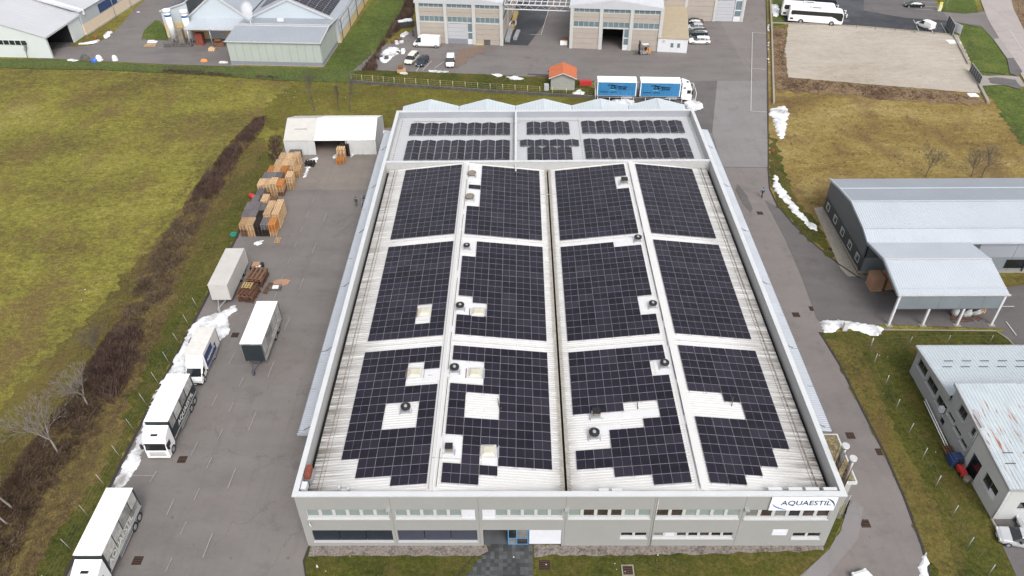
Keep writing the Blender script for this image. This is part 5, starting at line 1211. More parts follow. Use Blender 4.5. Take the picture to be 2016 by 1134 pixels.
# local u runs from the back corner (y=20.15) forward
ups = [(.8, 2.9, 1.95, 3.1), (3.4, 5.7, 1.85, 3.05), (5.95, 8.0, 1.7, 2.9), (13.1, 14.9, 3.6, 4.9), (16.6, 17.4, 3.5, 4.6), (9.2, 11.0, 1.9, 2.35), (11.6, 13.4, 1.75, 2.2), (14.3, 16.1, 1.65, 2.15)]
ups = [(.8, 2.9, 1.95, 3.1), (3.4, 5.7, 1.85, 3.0), (6.1, 8.2, 1.6, 2.75), (9.7, 11.2, 3.9, 5.1), (12.6, 13.2, 3.9, 4.9), (8.6, 10.1, 2.35, 2.8), (10.3, 11.7, 2.1, 2.55), (11.9, 13.2, 1.9, 2.4), (7.9, 8.8, .35, 1.2)]
wall_holes(mb, 13.6, 0, 3.85, .3, [h for h in ups if h[3] < 3.85])
mb.build('side_wall', 'g_wall', t)
mb = MB(); mb.T = Matrix(((0, 1, 0, 0), (-1, 0, 0, 12.0), (0, 0, 1, 0), (0, 0, 0, 1))); wall_holes(mb, 5.45, 3.851, 5.9, .3, [(h[0]-8.15, h[1]-8.15, h[2], h[3]) for h in ups if h[2] > 3.85]); mb.build('upper_wall', 'g_wall', t)
mb = MB(); mb.T = Matrix(((0, 1, 0, 0), (-1, 0, 0, 6.5), (0, 0, 1, 0), (0, 0, 0, 1))); wall_holes(mb, 6.6, 0, 4.9, .3, [(.6, 2.4, .0, 2.9), (3.2, 5.6, 1.7, 3.1)]); mb.build('garage_wall', 'g_wall_light', t)
for h in ups + [(14.25, 16.05, 0, 2.9), (16.85, 19.25, 1.7, 3.1)]:
    y1_, y0_ = 20.15-h[0], 20.15-h[1]
    f = boxp('window', 'glass_dark', t, .16, .2, y0_-.01, y1_+.01, h[2]-.01, h[3]+.01)
    if h[1]-h[0] > 1.2 and h[2] > 0: boxp('mullion', 'concrete_dark', f, .1, .16, (y0_+y1_)/2-.04, (y0_+y1_)/2+.04, h[2], h[3])
    if h[2] > 1.2: boxp('window_sill', 'concrete_band', t, -.14, .1, y0_-.08, y1_+.08, h[2]-.1, h[2]-.01)
boxp('torn_sheet', 'panel_white', t, .05, .12, .9, 2.0, 1.7, 2.2)
mb = MB(); mb.T = Matrix.Translation((.32, -.1, 0)); wall_holes(mb, D_-.3, 0, 4.8, .3, [(1.4, 26, 1.6, 2.75)]); mb.build('front_wall', 'g_wall_light', t)
boxp('window', 'glass_dark', t, 1.6, 26.4, .05, .1, 1.55, 2.8); boxp('rear_wall', 'g_wall', t, .3, D_, 19.85, 20.15, 0, 3.8); boxp('step_wall', 'g_wall', t, .9, D_, 11.85, 12.0, 3.5, 6.0)
boxp('floor_slab', 'void', t, .35, D_, .3, 19.8, .05, .1); boxp('inner_wall', 'void', t, 4, 4.1, .3, 19.8, .1, 3.7)
mb = MB(); ribbed(mb, [(12.05, 4.55), (20.3, 3.95)], -.25, D_, 'y', .36, .04); mb.build('roof_sheet', 'roof_bluish', t); mb = MB(); ribbed(mb, [(-.3, 5.05), (12.2, 6.2)], -.2, D_, 'y', .36, .04); mb.build('roof_sheet', 'roof_rusty', t)
mb = MB(); mb.box(-.38, -.22, 12.0, 20.4, 3.75, 4.62); mb.v = [(x, y, z if z < 4 or y < 15 else 4.0) for x, y, z in mb.v]; mb.box(-.3, D_, 20.3, 20.45, 3.75, 4.02)
mb.bar((-.27, -.3, 4.95), (-.27, 12.25, 6.1), .14, .3); mb.bar((-.3, 12.28, 6.16), (D_, 12.28, 6.16), .14, .22); mb.bar((-.3, -.35, 4.95), (D_, -.35, 4.95), .14, .22); mb.build('roof_trim', 'steel', t)
mb = MB()
for k in range(14): mb.box(1.6+k*2.0, 2.6+k*2.0, 17.6, 17.68, 4.20, 4.25); mb.box(1.0+k*2.0, 2.0+k*2.0, 16.6, 16.68, 4.27, 4.32)
for k in range(14): mb.box(.8+k*2.0, 1.8+k*2.0, 3.6, 3.68, 5.47, 5.52); mb.box(.5+k*2.0, 1.5+k*2.0, 2.4, 2.48, 5.36, 5.40)
mb.build('snow_stop', 'dark_steel', t)
boxp('garage_door', 'concrete_dark', t, -.02, .04, 12.65-6.5+.0, 5.9, 0, .05)
mb = MB(); mb.tube((-.08, 6.55, 0), (-.08, 6.55, 5.6), .05, n=6); mb.tube((-.05, -.15, 0), (-.05, -.15, 4.9), .07, n=6); mb.build('downpipe', 'steel', t)
mb = MB(); mb.box(-.5, -.05, 12.0, 12.5, 1.9, 2.5); mb.build('air_conditioner', 'panel_white', t); boxp('base_curb', 'kerb', t, -.15, .05, -2.6, -.1, 0, .25)
# things leaning along that wall
mb = MB(); mb.tube((45.55, 59.9, .7), (45.5, 53.3, .15), .07, n=6); mb.tube((45.35, 59.7, .6), (45.3, 53.5, .1), .06, n=6); tag(mb.build('pipe_pair', 'tent'), 'long white pipes leaning along the grey plaster wall', 'pipes')
def pallet_mesh(L=1.2, Wd=.8, H=.144, name='pallet'):
    mb = MB(); n = 4; sw = Wd*.15
    for k in range(n): x = -Wd/2+k*(Wd-sw)/(n-1); mb.box(x, x+sw, -L/2, L/2, H-.03, H)
    for y in (-L/2, -.05, L/2-.1):
        mb.box(-Wd/2, Wd/2, y, y+.1, H-.052, H-.0305); 
        for x in (-Wd/2, -.06, Wd/2-.12): mb.box(x, x+.12, y, y+.1, .02, H-.0525)
    for x in (-Wd/2, -.06, Wd/2-.12): mb.box(x, x+.12, -L/2, L/2, 0, .0195)
    me = bpy.data.meshes.new(name); me.from_pydata(mb.v, [], mb.f); me.materials.append(M['wood_tan']); me.update(); return me
PAL = {}
def pallet_stack(label, x, y, ztop, wood, wx=.98, wy=1.95, group='pallet stacks along the left yard edge', loose=False, rot=0, h=.2):
    t = thing('pallet_stack', label, 'pallet stack', (x, y, 0), rot, group)
    n = max(1, int(round(ztop/h)))
    ws = wood if isinstance(wood, (list, tuple)) else [wood]
    for k in range(n):
        wd = ws[min(len(ws)-1, k*len(ws)//n)]; key = (wx, wy, wd)
        if key not in PAL:
            me = pallet_mesh(wy, wx, h-.012); me.materials.clear(); me.materials.append(M['wood_'+wd]); PAL[key] = me
        j = .12 if loose else .02
        mesh_obj('pallet', PAL[key], t, ((rnd()-.5)*j, (rnd()-.5)*j, k*h), (0, 0, (rnd()-.5)*(.16 if loose else .012)))
    return t
CN = ['leftmost', 'second from the left', 'third from the left', 'fourth from the left', 'rightmost']
ROWS = [  # name, front y, [(x, ztop, wood, colour word)]
 ('front row', 93.25, [(-40.5, 2.25, ['brown', 'tan'], 'brown'), (-39.45, 2.3, ['tan', 'light'], 'pale tan'), (-38.35, 2.2, 'dark', 'dark grey'), (-37.35, 2.2, ['dark', 'grey'], 'grey'), (-36.25, 2.3, ['tan', 'orange', 'orange'], 'orange')]),
 ('second row', 95.35, [(-40.75, 2.2, 'grey', 'grey'), (-39.65, 2.2, 'grey', 'grey'), (-38.6, 2.1, 'dark', 'dark grey'), (-37.4, 2.6, ['tan', 'light'], 'pale'), (-36.15, 2.65, 'light', 'pale')]),
 ('third row', 97.5, [(-40.85, 2.2, 'grey', 'grey'), (-39.75, 2.2, 'grey', 'grey'), (-38.65, 2.1, ['dark', 'grey'], 'grey'), (-37.45, 2.5, 'light', 'pale'), (-36.2, 2.65, 'light', 'pale')]),
 ('fourth row', 99.7, [(-40.5, 2.0, 'grey', 'grey'), (-39.0, 2.2, 'light', 'pale'), (-37.85, 1.8, 'brown', 'brown')]),
 ('fifth row', 101.85, [(-40.3, 2.1, ['dark', 'grey'], 'grey')]),
 ('sixth row', 104.35, [(-40.75, 2.3, ['brown', 'light'], 'pale'), (-39.8, 2.3, ['brown', 'tan', 'light'], 'tan'), (-38.8, 2.4, ['tan', 'light'], 'pale'), (-37.8, 2.3, ['brown', 'tan', 'orange'], 'orange')]),
 ('seventh row', 106.4, [(-40.5, 2.2, 'grey', 'grey'), (-39.5, 2.2, 'grey', 'grey'), (-38.5, 2.2, 'grey', 'grey'), (-36.75, 2.4, ['tan', 'light'], 'pale')]),
 ('eighth row', 108.45, [(-40.2, 2.2, 'orange', 'orange'), (-39.2, 2.2, 'tan', 'tan'), (-38.2, 2.2, 'orange', 'orange')]),
 ('ninth row', 110.5, [(-39.6, 2.2, 'light', 'pale'), (-38.45, 2.3, 'light', 'pale'), (-37.4, 2.3, ['brown', 'light'], 'pale')]),
 ('tenth row', 112.75, [(-39.4, 2.2, 'light', 'pale'), (-38.25, 2.2, 'light', 'pale'), (-37.1, 2.4, 'light', 'pale')])]
for rn, fy, L in ROWS:
    for k, (x, zt, wd, cw) in enumerate(L):
        pos = CN[k] if (k < len(L)-1 or len(L) == 1) else 'rightmost'
        if len(L) == 1: pos = 'only stack'
        pallet_stack('%s pallet stack, %s, %s from the front' % (cw, pos, rn), x, fy+.98, zt, wd)
pallet_stack('low stack of tan pallets in front of the ninth row, next to snow', -36.5, 111.0, 1.4, 'tan')
pallet_stack('tall stack of pale pallets at the mouth of the white tent', -30.2, 116.3, 2.3, ['tan', 'light'], 1.3, 1.2, 'pallet stacks by the tent')
pallet_stack('low stack of orange pallets in front of the tall stack by the tent', -30.2, 114.9, .95, 'orange', 1.3, 1.2, 'pallet stacks by the tent')
pallet_stack('dark pallet stack half hidden behind the tall stack by the tent', -29.8, 117.6, 2.2, 'dark', 1.5, 1.1, 'pallet stacks by the tent')
pallet_stack('black pallet stack left of the snow at the tent corner', -35.2, 114.2, .9, 'dark', 1.5, 1.2, 'pallet stacks by the tent', True)
o = boxp('crate', 'concrete_dark', None, -39.2, -37.2, 116.0, 117.4, 0, 1.3); tag(o, 'dark open crate between the tenth pallet row and the tent', 'crate')
pallet_stack('single tan pallet lying flat in front of the front pallet row', -35.4, 92.2, .2, 'tan', .8, 1.2, 'loose pallets', rot=-.05)
pallet_stack('messy stack of large dark brown pallets beside the white box trailer', -35.7, 82.6, 1.5, ['umber', 'brown'], 2.1, 2.7, 'loose pallets', True, -.06, .3)
pallet_stack('messy stack of brown pallets topped with yellow one, near the trailer drawbar', -36.0, 79.2, 1.5, ['umber', 'brown', 'umber'], 2.0, 2.5, 'loose pallets', True, -.1, .3)
pallet_stack('bright yellow pallet on top of the messy brown stack', -36.1, 79.7, .15, 'yellow', 1.25, 1.1, 'loose pallets', rot=-.08)
bpy.data.objects['pallet_stack.'+('%03d' % (len([o_ for o_ in bpy.data.objects if o_.name.startswith('pallet_stack')])-1))].location.z = 1.55
pallet_stack('pallet leaning low beside the messy brown stack, next to a brown sheet', -33.9, 81.0, .3, 'brown', .6, 2.2, 'loose pallets', True, -.12, .3)
mb = MB(); mb.prism([(-.9, -.5), (.2, -.3), (.4, -.8), (1.1, -.4), (1.3, .4), (.6, .7), (-.6, .6), (-1.1, .1)], 0, .12); o = mb.build('cardboard_sheet', 'cardboard'); o.location = (-32.6, 82.3, 0); tag(o, 'flattened brown sheet with scraps on the asphalt by the brown pallets', 'sheet')
mb = MB(); mb.box(-.8, .8, -.35, .35, 0, .3); mb.box(-.3, .5, -.3, .3, .3, .45, 1); o = mb.build('scrap_pile', ['concrete_dark', 'foil']); o.location = (-33.0, 80.9, 0); tag(o, 'grey scrap with foil in front of the flattened brown sheet', 'scrap')
mb = MB(); mb.box(-.8, .8, -.5, .9, 0, .7, 0); mb.box(-.5, .5, -.4, .6, .7, 1.0, 1); mb.box(.1, .7, -.5, 0, .7, .9, 2); o = mb.build('waste_bin', ['black', 'cardboard', 'foil']); o.location = (-36.6, 85.2, 0); tag(o, 'black open bin full of cardboard and foil behind the white trailer', 'bin')
mb = MB(); mb.tube((-42.7, 104.3, .3), (-41.6, 103.6, .35), .42, n=14); tag(mb.build('barrel', 'plastic_red'), 'red barrel lying on the grass beside the sixth pallet row', 'barrel')
mb = MB(); mb.tube((0, 0, 0), (0, 0, .35), .45, .5, n=14); mb.tube((0, 0, .35), (0, 0, .5), .3, n=10); o = mb.build('tub', 'plastic_green'); o.location = (-42.3, 93.6, 0); tag(o, 'teal green tub on the grass at the left end of the front pallet row', 'tub')
pallet_stack('grey broken pallets stacked at the foot of the grey plaster wall', 45.3, 52.9, .45, 'brown', 1.0, 1.3, 'clutter by the plaster wall', True)
mb = MB(); mb.box(-.7, .5, -.6, .6, 0, .9, 0); mb.box(-.5, .5, -.5, .5, .9, 1.1, 0); o = mb.build('tarpaulin_heap', 'tarp_navy'); o.location = (45.35, 51.6, 0); tag(o, 'blue tarpaulin heap next to the grey broken pallets', 'tarpaulin')
mb = MB(); mb.box(-.3, .3, -.8, .4, .3, .8, 0); mb.tube((-.3, -.5, .25), (.3, -.5, .25), .25, n=10, mi=1); mb.tube((-.3, .5, .25), (.3, .5, .25), .25, n=10, mi=1); mb.box(-.1, .1, .3, .6, .6, 1.3, 1); o = mb.build('garden_tractor', ['plastic_red', 'rubber']); o.location = (45.3, 50.4, 0); tag(o, 'red garden machine with black wheels by the plaster wall', 'garden machine')
mb = MB(); mb.tube((0, 0, 0), (0, 0, .6), .35, n=12); mb.tube((.6, -.3, 0), (.6, -.3, .4), .3, n=12); o = mb.build('bucket_group', 'dirty_ledge'); o.location = (45.5, 49.3, 0); tag(o, 'grey tubs standing beside the red garden machine', 'tubs')

# ---- tent
t = thing('storage_tent', 'white canvas storage tent with open middle bay, behind the pallet stacks', 'tent', (0, 0, 0))
TX0, TX1, TY0, TYM, TY1, TE, TR_ = -40.1, -24.5, 117.8, 122.2, 127.2, 2.75, 4.75
def canvas(xa, xb, mat):
    n = 8; mb = MB()
    for (ya, za, yb, zb) in ((TY0, TE, TYM, TR_), (TYM, TR_, TY1, TE)):
        for i in range(n):
            for j in range(n):
                def P(u, v): 
                    sag = -.10*math.sin(PI*u)*math.sin(PI*v); return (xa+(xb-xa)*u, ya+(yb-ya)*v, za+(zb-za)*v+sag)
                mb.face([P(i/n, j/n), P((i+1)/n, j/n), P((i+1)/n, (j+1)/n), P(i/n, (j+1)/n)], 0, True)
    return mb.build('roof_canvas', mat, t)
canvas(TX0, -34.9, 'tent_dirty'); canvas(-34.9, -29.6, 'tent'); canvas(-29.6, TX1, 'tent')
for xa, xb in ((TX0, -34.95), (-29.4, TX1)):
    mb = MB(); n = 20
    for i in range(n):
        P = lambda k, z: (xa+(xb-xa)*k/n, TY0-.02+.06*noise.noise(Vector((k*.9, z, 2)))-(0 if z else .05*math.sin(k*1.7)), z)
        for z0_, z1_ in ((0, 1.3), (1.3, TE)): mb.face([P(i, z0_), P(i+1, z0_), P(i+1, z1_), P(i, z1_)], 0, True)
    mb.build('wall_canvas', 'tent_wall', t)
mb = MB(); mb.face([(TX1, TY0, 0), (TX1, TY1, 0), (TX1, TY1, TE), (TX1, TYM, TR_), (TX1, TY0, TE)]); mb.face([(TX0, TY0, 0), (TX0, TY0, TE), (TX0, TYM, TR_), (TX0, TY1, TE), (TX0, TY1, 0)]); mb.face([(TX0, TY1, 0), (TX0, TY1, TE), (TX1, TY1, TE), (TX1, TY1, 0)]); mb.build('end_canvas', 'tent_wall', t)
mb = MB()
for x in (TX0, -34.9, -29.6, TX1):
    mb.tube((x, TY0, 0), (x, TY0, TE), .05, n=5); mb.tube((x, TY0, TE-.03), (x, TYM, TR_-.03), .05, n=5); mb.tube((x, TYM, TR_-.03), (x, TY1, TE-.03), .05, n=5)
mb.tube((TX0, TY0-.04, TE), (TX1, TY0-.04, TE), .045, n=5); mb.build('tent_frame', 'tent_wall', t)
boxp('roof_tear', 'cable', t, -38.6, -36.4, TY0+2.28, TY0+2.33, TE+.98, TE+1.02)
rebase(t, (-32.3, 122, 0))
# ---- small brick hut
t = thing('transformer_hut', 'small grey hut with bright orange gabled roof beside the blue truck bay', 'hut', (8.6, 143.2, 0), -.05)
mb = MB(); mb.extrude([(-2.35, 0), (-2.35, 2.65), (0, 3.55), (2.35, 2.65), (2.35, 0)], 0, 4.6, 'y'); mb.build('walls', 'hut_wall', t)
mb = MB(); ribbed(mb, [(-2.75, 2.65), (0, 3.75)], -.45, 5.0, 'x', .3, .05); ribbed(mb, [(0, 3.75), (2.75, 2.65)], -.45, 5.0, 'x', .3, .05); mb.build('tiled_roof', 'orange_tile', t)
mb = MB(); mb.bar((-2.75, -.47, 2.6), (0, -.47, 3.7), .1, .16); mb.bar((0, -.47, 3.7), (2.75, -.47, 2.6), .1, .16); mb.build('verge_trim', 'white_trim', t)
boxp('meter_box', 'door_grey', None, 5.0, 5.9, 143.0, 144.2, 0, 1.1); tag(bpy.data.objects['meter_box'], 'low grey cabinet at the left side of the orange-roofed hut', 'cabinet')

# ================================================================ VEHICLES  (local frame: +x forward, z up)
def wheel(t, x, y, r, wd=.22, dual=False):
    mb = MB(); s = 1 if y > 0 else -1
    mb.tube((x, y-wd/2*s, r), (x, y+wd/2*s, r), r, n=16); w_ = mb.build('wheel', 'rubber', t)
    mb = MB(); mb.tube((x, y+wd/2*s, r), (x, y+(wd/2+.012)*s, r), r*.6, r*.5, n=12); mb.build('rim', 'rim', w_); return w_
def loft(mb, st, glass=1, paint=0, trim=2):
    """stations: x, half width low, z bottom, z belt, z top, half width top, flag. flag 'g': glazed to the next station, 'w': windscreen to the next, 'p': paint"""
    R_ = []
    for x, w, zb, zm, zt, wt, fl in st:
        q = [(x, -w*.93, zb), (x, -w, zb+(zm-zb)*.45), (x, -w*.985, zm), (x, -wt, zt-.05 if zt > zm+.06 else zt), (x, -wt*.82, zt+.0)]
        R_.append([mb.add(p) for p in q]+[mb.add((a, -b, c)) for a, b, c in q[::-1]])
    for k in range(len(st)-1):
        fl = st[k][6]; A, B = R_[k], R_[k+1]
        for i in range(9):
            mt = paint
            if i in (2, 6) and fl == 'g': mt = glass
            if i in (2, 6) and fl == 'w': mt = glass
            if i in (3, 4, 5) and fl == 'w': mt = glass
            if i in (0, 8) : mt = paint
            mb.idx((A[i], B[i], B[i+1], A[i+1]), mt, False)
        mb.idx((A[9], B[9], B[0], A[0]), trim)
    mb.idx(R_[0], paint); mb.idx(R_[-1][::-1], paint)
def fixn(o):
    bm = bmesh.new(); bm.from_mesh(o.data); bmesh.ops.recalc_face_normals(bm, faces=bm.faces); bm.to_mesh(o.data); bm.free(); return o
CARS = {
 'hatch': (4.1, 1.74, [(-2.05, .78, .35, .85, .95, .66, 'w'), (-1.75, .84, .28, .92, 1.42, .6, 'g'), (-.8, .87, .22, .92, 1.5, .62, 'p'), (-.74, .87, .22, .92, 1.5, .62, 'g'), (.25, .87, .22, .9, 1.45, .62, 'w'), (1.0, .86, .24, .88, .93, .74, 'p'), (1.75, .82, .28, .74, .78, .68, 'p'), (2.05, .68, .34, .6, .62, .56, 'p')]),
 'estate': (4.7, 1.82, [(-2.35, .8, .38, .9, 1.0, .7, 'w'), (-2.1, .88, .3, .95, 1.42, .64, 'g'), (-1.1, .9, .24, .95, 1.5, .66, 'p'), (-1.03, .9, .24, .95, 1.5, .66, 'g'), (0, .9, .24, .94, 1.5, .66, 'p'), (.06, .9, .24, .94, 1.5, .66, 'g'), (.6, .9, .24, .92, 1.44, .64, 'w'), (1.3, .88, .26, .9, .95, .76, 'p'), (2.05, .84, .3, .78, .82, .7, 'p'), (2.35, .7, .36, .62, .64, .58, 'p')]),
 'sedan': (4.5, 1.8, [(-2.25, .8, .38, .86, .9, .7, 'p'), (-1.7, .86, .3, .92, .97, .76, 'w'), (-1.1, .88, .24, .92, 1.36, .6, 'g'), (-.2, .88, .24, .92, 1.42, .62, 'p'), (-.14, .88, .24, .92, 1.42, .62, 'g'), (.5, .88, .24, .9, 1.36, .6, 'w'), (1.2, .87, .26, .88, .92, .76, 'p'), (1.95, .83, .3, .74, .78, .7, 'p'), (2.25, .7, .36, .6, .62, .56, 'p')]),
 'mpv': (4.6, 1.84, [(-2.3, .82, .38, .95, 1.1, .72, 'w'), (-2.1, .9, .3, 1.0, 1.62, .66, 'g'), (-1.1, .91, .24, 1.0, 1.7, .68, 'p'), (-1.03, .91, .24, 1.0, 1.7, .68, 'g'), (.1, .91, .24, .98, 1.66, .68, 'p'), (.16, .91, .24, .98, 1.66, .68, 'g'), (.7, .91, .24, .96, 1.55, .66, 'w'), (1.5, .89, .26, .94, .98, .78, 'p'), (2.1, .84, .3, .8, .84, .7, 'p'), (2.3, .7, .36, .62, .64, .58, 'p')]),
 'smallvan': (4.3, 1.8, [(-2.15, .88, .32, 1.0, 1.75, .76, 'p'), (-.3, .9, .26, 1.0, 1.82, .78, 'p'), (-.2, .9, .26, 1.0, 1.8, .76, 'g'), (.55, .9, .26, .98, 1.7, .7, 'w'), (1.25, .88, .28, .96, 1.02, .76, 'p'), (1.95, .84, .3, .8, .84, .7, 'p'), (2.15, .7, .36, .62, .64, .58, 'p')]),
 'bigvan': (5.9, 2.05, [(-2.95, 1.0, .42, 1.3, 2.4, .9, 'p'), (1.0, 1.02, .34, 1.3, 2.45, .9, 'p'), (1.06, 1.02, .34, 1.25, 2.42, .88, 'g'), (1.75, 1.02, .34, 1.2, 2.2, .8, 'w'), (2.35, 1.0, .34, 1.1, 1.28, .86, 'p'), (2.8, .95, .36, .85, .95, .8, 'p'), (2.95, .8, .4, .7, .72, .66, 'p')])}
def car(label, kind, paint, px=None, heading=0, pos=None, group=None, cat='car', s=1.0, name='parked_car'):
    L, Wd, st = CARS[kind]; p = pos or at(*px)[:2]
    t = thing(name, label, cat, (*p, 0), heading, group); t.scale = (s, s, s)
    mb = MB(); loft(mb, st); b = fixn(mb.build('body', ['paint_'+paint, 'glass_car', 'black'], t))
    bm = b.modifiers.new('soft', 'BEVEL'); bm.width = .05; bm.segments = 2; bm.limit_method = 'ANGLE'; bm.angle_limit = .5
    r = .36 if kind == 'bigvan' else .31; xa = st[-1][0]-.85; xb = st[0][0]+.75
    for x in (xa, xb):
        for y in (-Wd/2+.1, Wd/2-.1): wheel(t, x, y, r)
    xf, xr = st[-1][0], st[0][0]
    for y in (-.62, .62):
        boxp('headlight', 'lamp', t, xf-.22, xf-.02, y-.13, y+.13, .6, .72); boxp('tail_light', 'red_lamp', t, xr-.02, xr+.06, y*1.15-.07, y*1.15+.07, .85, 1.05)
        boxp('mirror', 'black', t, [q[0] for q in st if q[6] == 'w'][-1]-.02, [q[0] for q in st if q[6] == 'w'][-1]+.14, y*1.5-.1, y*1.5+.1, .95, 1.08)
    boxp('bumper', 'black', t, xf-.1, xf+.02, -.6, .6, .32, .5); boxp('number_plate', 'plate', t, xf+.02, xf+.035, -.25, .25, .38, .48); boxp('number_plate', 'plate', t, xr-.035, xr-.02, -.25, .25, .6, .7)
    return t
def hd(a, b):
    p, q = Vector(at(*a)[:2]), Vector(at(*b)[:2]); d = q-p; return math.atan2(d.y, d.x)
car('beige people carrier parked diagonally by the scrap heap, left of the black car', 'mpv', 'beige', (811, 121), hd((822, 107), (802, 127)), group='cars in the rear yard bays')
car('black hatchback parked diagonally next to the beige people carrier', 'hatch', 'navy', (832, 126), hd((842, 113), (824, 131)), group='cars in the rear yard bays')
car('white small van with dark windscreen parked facing the orange-roofed hut lawn', 'smallvan', 'white', (887, 127), hd((889, 112), (886, 136)), cat='van', name='parked_van')
car('large white panel van parked along the left beige hall', 'bigvan', 'white', pos=(-20.3, 166.5), heading=PI-.12, cat='van', name='parked_van')
car('white estate car, nearest of the four cars parked beside the annex', 'estate', 'white', pos=(39.9, 167.3), heading=PI-.03, group='cars beside the annex')
car('dark silver-edged estate, second nearest of the cars beside the annex', 'estate', 'navy', pos=(40.2, 171.9), heading=PI-.03, group='cars beside the annex')
car('small white hatchback, third of the cars parked beside the annex', 'hatch', 'silver', pos=(40.3, 175.6), heading=PI-.03, group='cars beside the annex')
car('dark green-black saloon, farthest of the cars parked beside the annex', 'sedan', 'navy', pos=(40.6, 178.9), heading=PI-.03, group='cars beside the annex')
car('white small van with dark rear window parked in the bay by the gravel lot', 'smallvan', 'white', pos=(93.0, 175.7), heading=2.0, cat='van', name='parked_van')
car('black car at the top edge in the bus park bays', 'sedan', 'black', pos=(96.0, 189.5), heading=PI-.1)
car('silver-white car with pale roof at the bottom right edge', 'estate', 'silver', pos=(47.6, 42.2), heading=PI-.32+.1)
car('silver car at the right edge behind the silver-white one, by the garage', 'hatch', 'silver', pos=(50.0, 44.3-.5), heading=PI-.1)

def rigid_truck(label, x, yf, box_len, box_h, box_w, cab='big', mats=None, heading=-PI/2, text=None, group=None):
    """yf: world y of the front bumper; truck points to -Y"""
    t = thing('box_truck', label, 'truck', (x, yf, 0), heading, group); W2 = box_w/2
    cl = 1.75 if cab == 'big' else 1.85; zb = 1.15 if cab == 'big' else .85; zt = box_h; xr = -(cl+.12+box_len)
    top, side, front = mats
    mb = MB(); mb.box(xr, -(cl+.12), -W2, W2, zb, zt-.06, 0); c = mb.build('cargo_box', side, t)
    boxp('box_roof', top, t, xr-.03, -(cl+.08), -W2-.03, W2+.03, zt-.058, zt+.04)
    for k in range(1, 8): boxp('roof_bow', top, t, xr+box_len/8*k-.02, xr+box_len/8*k+.02, -W2, W2, zt+.04, zt+.052)
    mb = MB(); mb.box(-(cl+.115), -(cl+.08), -W2+.05, W2-.05, zb, zt-.1); mb.build('front_bulkhead', front, t)
    for s in (-1, 1): boxp('side_rail', 'steel', t, xr, -(cl+.1), s*(W2+.005), s*(W2+.04), zb-.02, zb+.12)
    mb = MB(); mb.box(xr+.1, -.4, -.45, .45, .55, zb-.02); mb.build('chassis', 'dark_steel', t)
    for s in (-1, 1):
        for xp in (xr+.0, xr+.06): boxp('rear_post', 'dark_steel', t, xr-.05, xr+.04, s*(W2-.08), s*(W2+.02), zb, zt-.06) if xp == xr else None
        mb = MB(); mb.bar((xr+1.0, s*(W2-.05), .55), (-(cl+2.0), s*(W2-.05), .55), .05, .12); mb.bar((xr+1.0, s*(W2-.05), .85), (-(cl+2.0), s*(W2-.05), .85), .05, .12); mb.build('side_guard', 'steel', t)
    # cab
    mb = MB(); ch = 3.0 if cab == 'big' else 2.25; cw = 1.22 if cab == 'big' else .98
    if cab == 'big':
        pr = [(0, .35), (.02, 1.35), (-.16, 2.32), (-.42, ch-.05), (-cl+.05, ch+.45), (-cl, ch+.42), (-cl, .9), (-cl+.3, .45), (-.3, .32)]
    else:
        pr = [(.05, .35), (.05, .85), (-.35, 1.12), (-1.0, 1.9), (-cl+.15, 2.65), (-cl, 2.7), (-cl, .55), (-.3, .33)]
    mb.extrude(pr, -cw, cw, 'y'); cb = fixn(mb.build('cab', 'white_paint', t)); bv = cb.modifiers.new('soft', 'BEVEL'); bv.width = .07; bv.segments = 2; bv.limit_method = 'ANGLE'
    mb = MB()
    if cab == 'big':
        mb.face([(.012, -cw+.12, 1.42), (.012, cw-.12, 1.42), (-.145, cw-.16, 2.24), (-.145, -cw+.16, 2.24)]); mb.build('windscreen', 'glass_dark', t)
        boxp('sun_visor', 'black', t, -.12, .02, -cw+.12, cw-.12, 2.26, 2.34); boxp('roof_hatch', 'glass_dark', t, -.78, -.52, -.35, .35, 3.08, 3.13)
        for k in range(3): boxp('grille_bar', 'grille', t, .01, .03, -.85, .85, .62+k*.2, .68+k*.2)
        for s in (-1, 1):
            boxp('side_window', 'glass_dark', t, -.95, -.22, s*cw, s*(cw+.012), 1.5, 2.2); boxp('mirror', 'black', t, -.1, .05, s*(cw+.05), s*(cw+.3), 1.65, 2.3); boxp('headlight', 'lamp', t, 0, .035, s*(cw-.4), s*(cw-.1), .45, .6)
        boxp('bumper', 'white_paint', t, -.05, .06, -cw+.03, cw-.03, .3, .42); boxp('cab_bunk', 'tarp_dark', t, -cl-.07, -cl+.0, -cw+.1, cw-.1, 1.0, ch+.3)
    else:
        mb.face([(-.37, -cw+.1, 1.15), (-.37, cw-.1, 1.15), (-.98, cw-.16, 1.9), (-.98, -cw+.16, 1.9)]); o = mb.build('windscreen', 'glass_car', t); o.location = (.02, 0, .02)
        for s in (-1, 1):
            mb = MB(); mb.face([(-.62, s*(cw+.012), 1.15), (-1.45, s*(cw+.012), 1.15), (-1.5, s*(cw+.012), 1.8), (-1.05, s*(cw+.012), 1.8)]); mb.build('side_window', 'glass_dark', t)
            boxp('mirror', 'black', t, -.55, -.4, s*(cw+.03), s*(cw+.25), 1.15, 1.5); boxp('headlight', 'lamp', t, -.1, .07, s*(cw-.35), s*(cw-.08), .75, .9)
        mb = MB(); mb.extrude([(-1.02, 2.1), (-cl-.05, zt-.15), (-cl-.05, 2.3)], -cw+.06, cw-.06, 'y'); fixn(mb.build('air_deflector', 'white_paint', t)); boxp('bumper', 'black', t, -.1, .1, -cw+.05, cw-.05, .3, .55)
    boxp('number_plate', 'plate', t, .062 if cab == 'big' else .105, .075 if cab == 'big' else .115, -.26, .26, .33, .44)
    r = .5 if cab == 'big' else .36
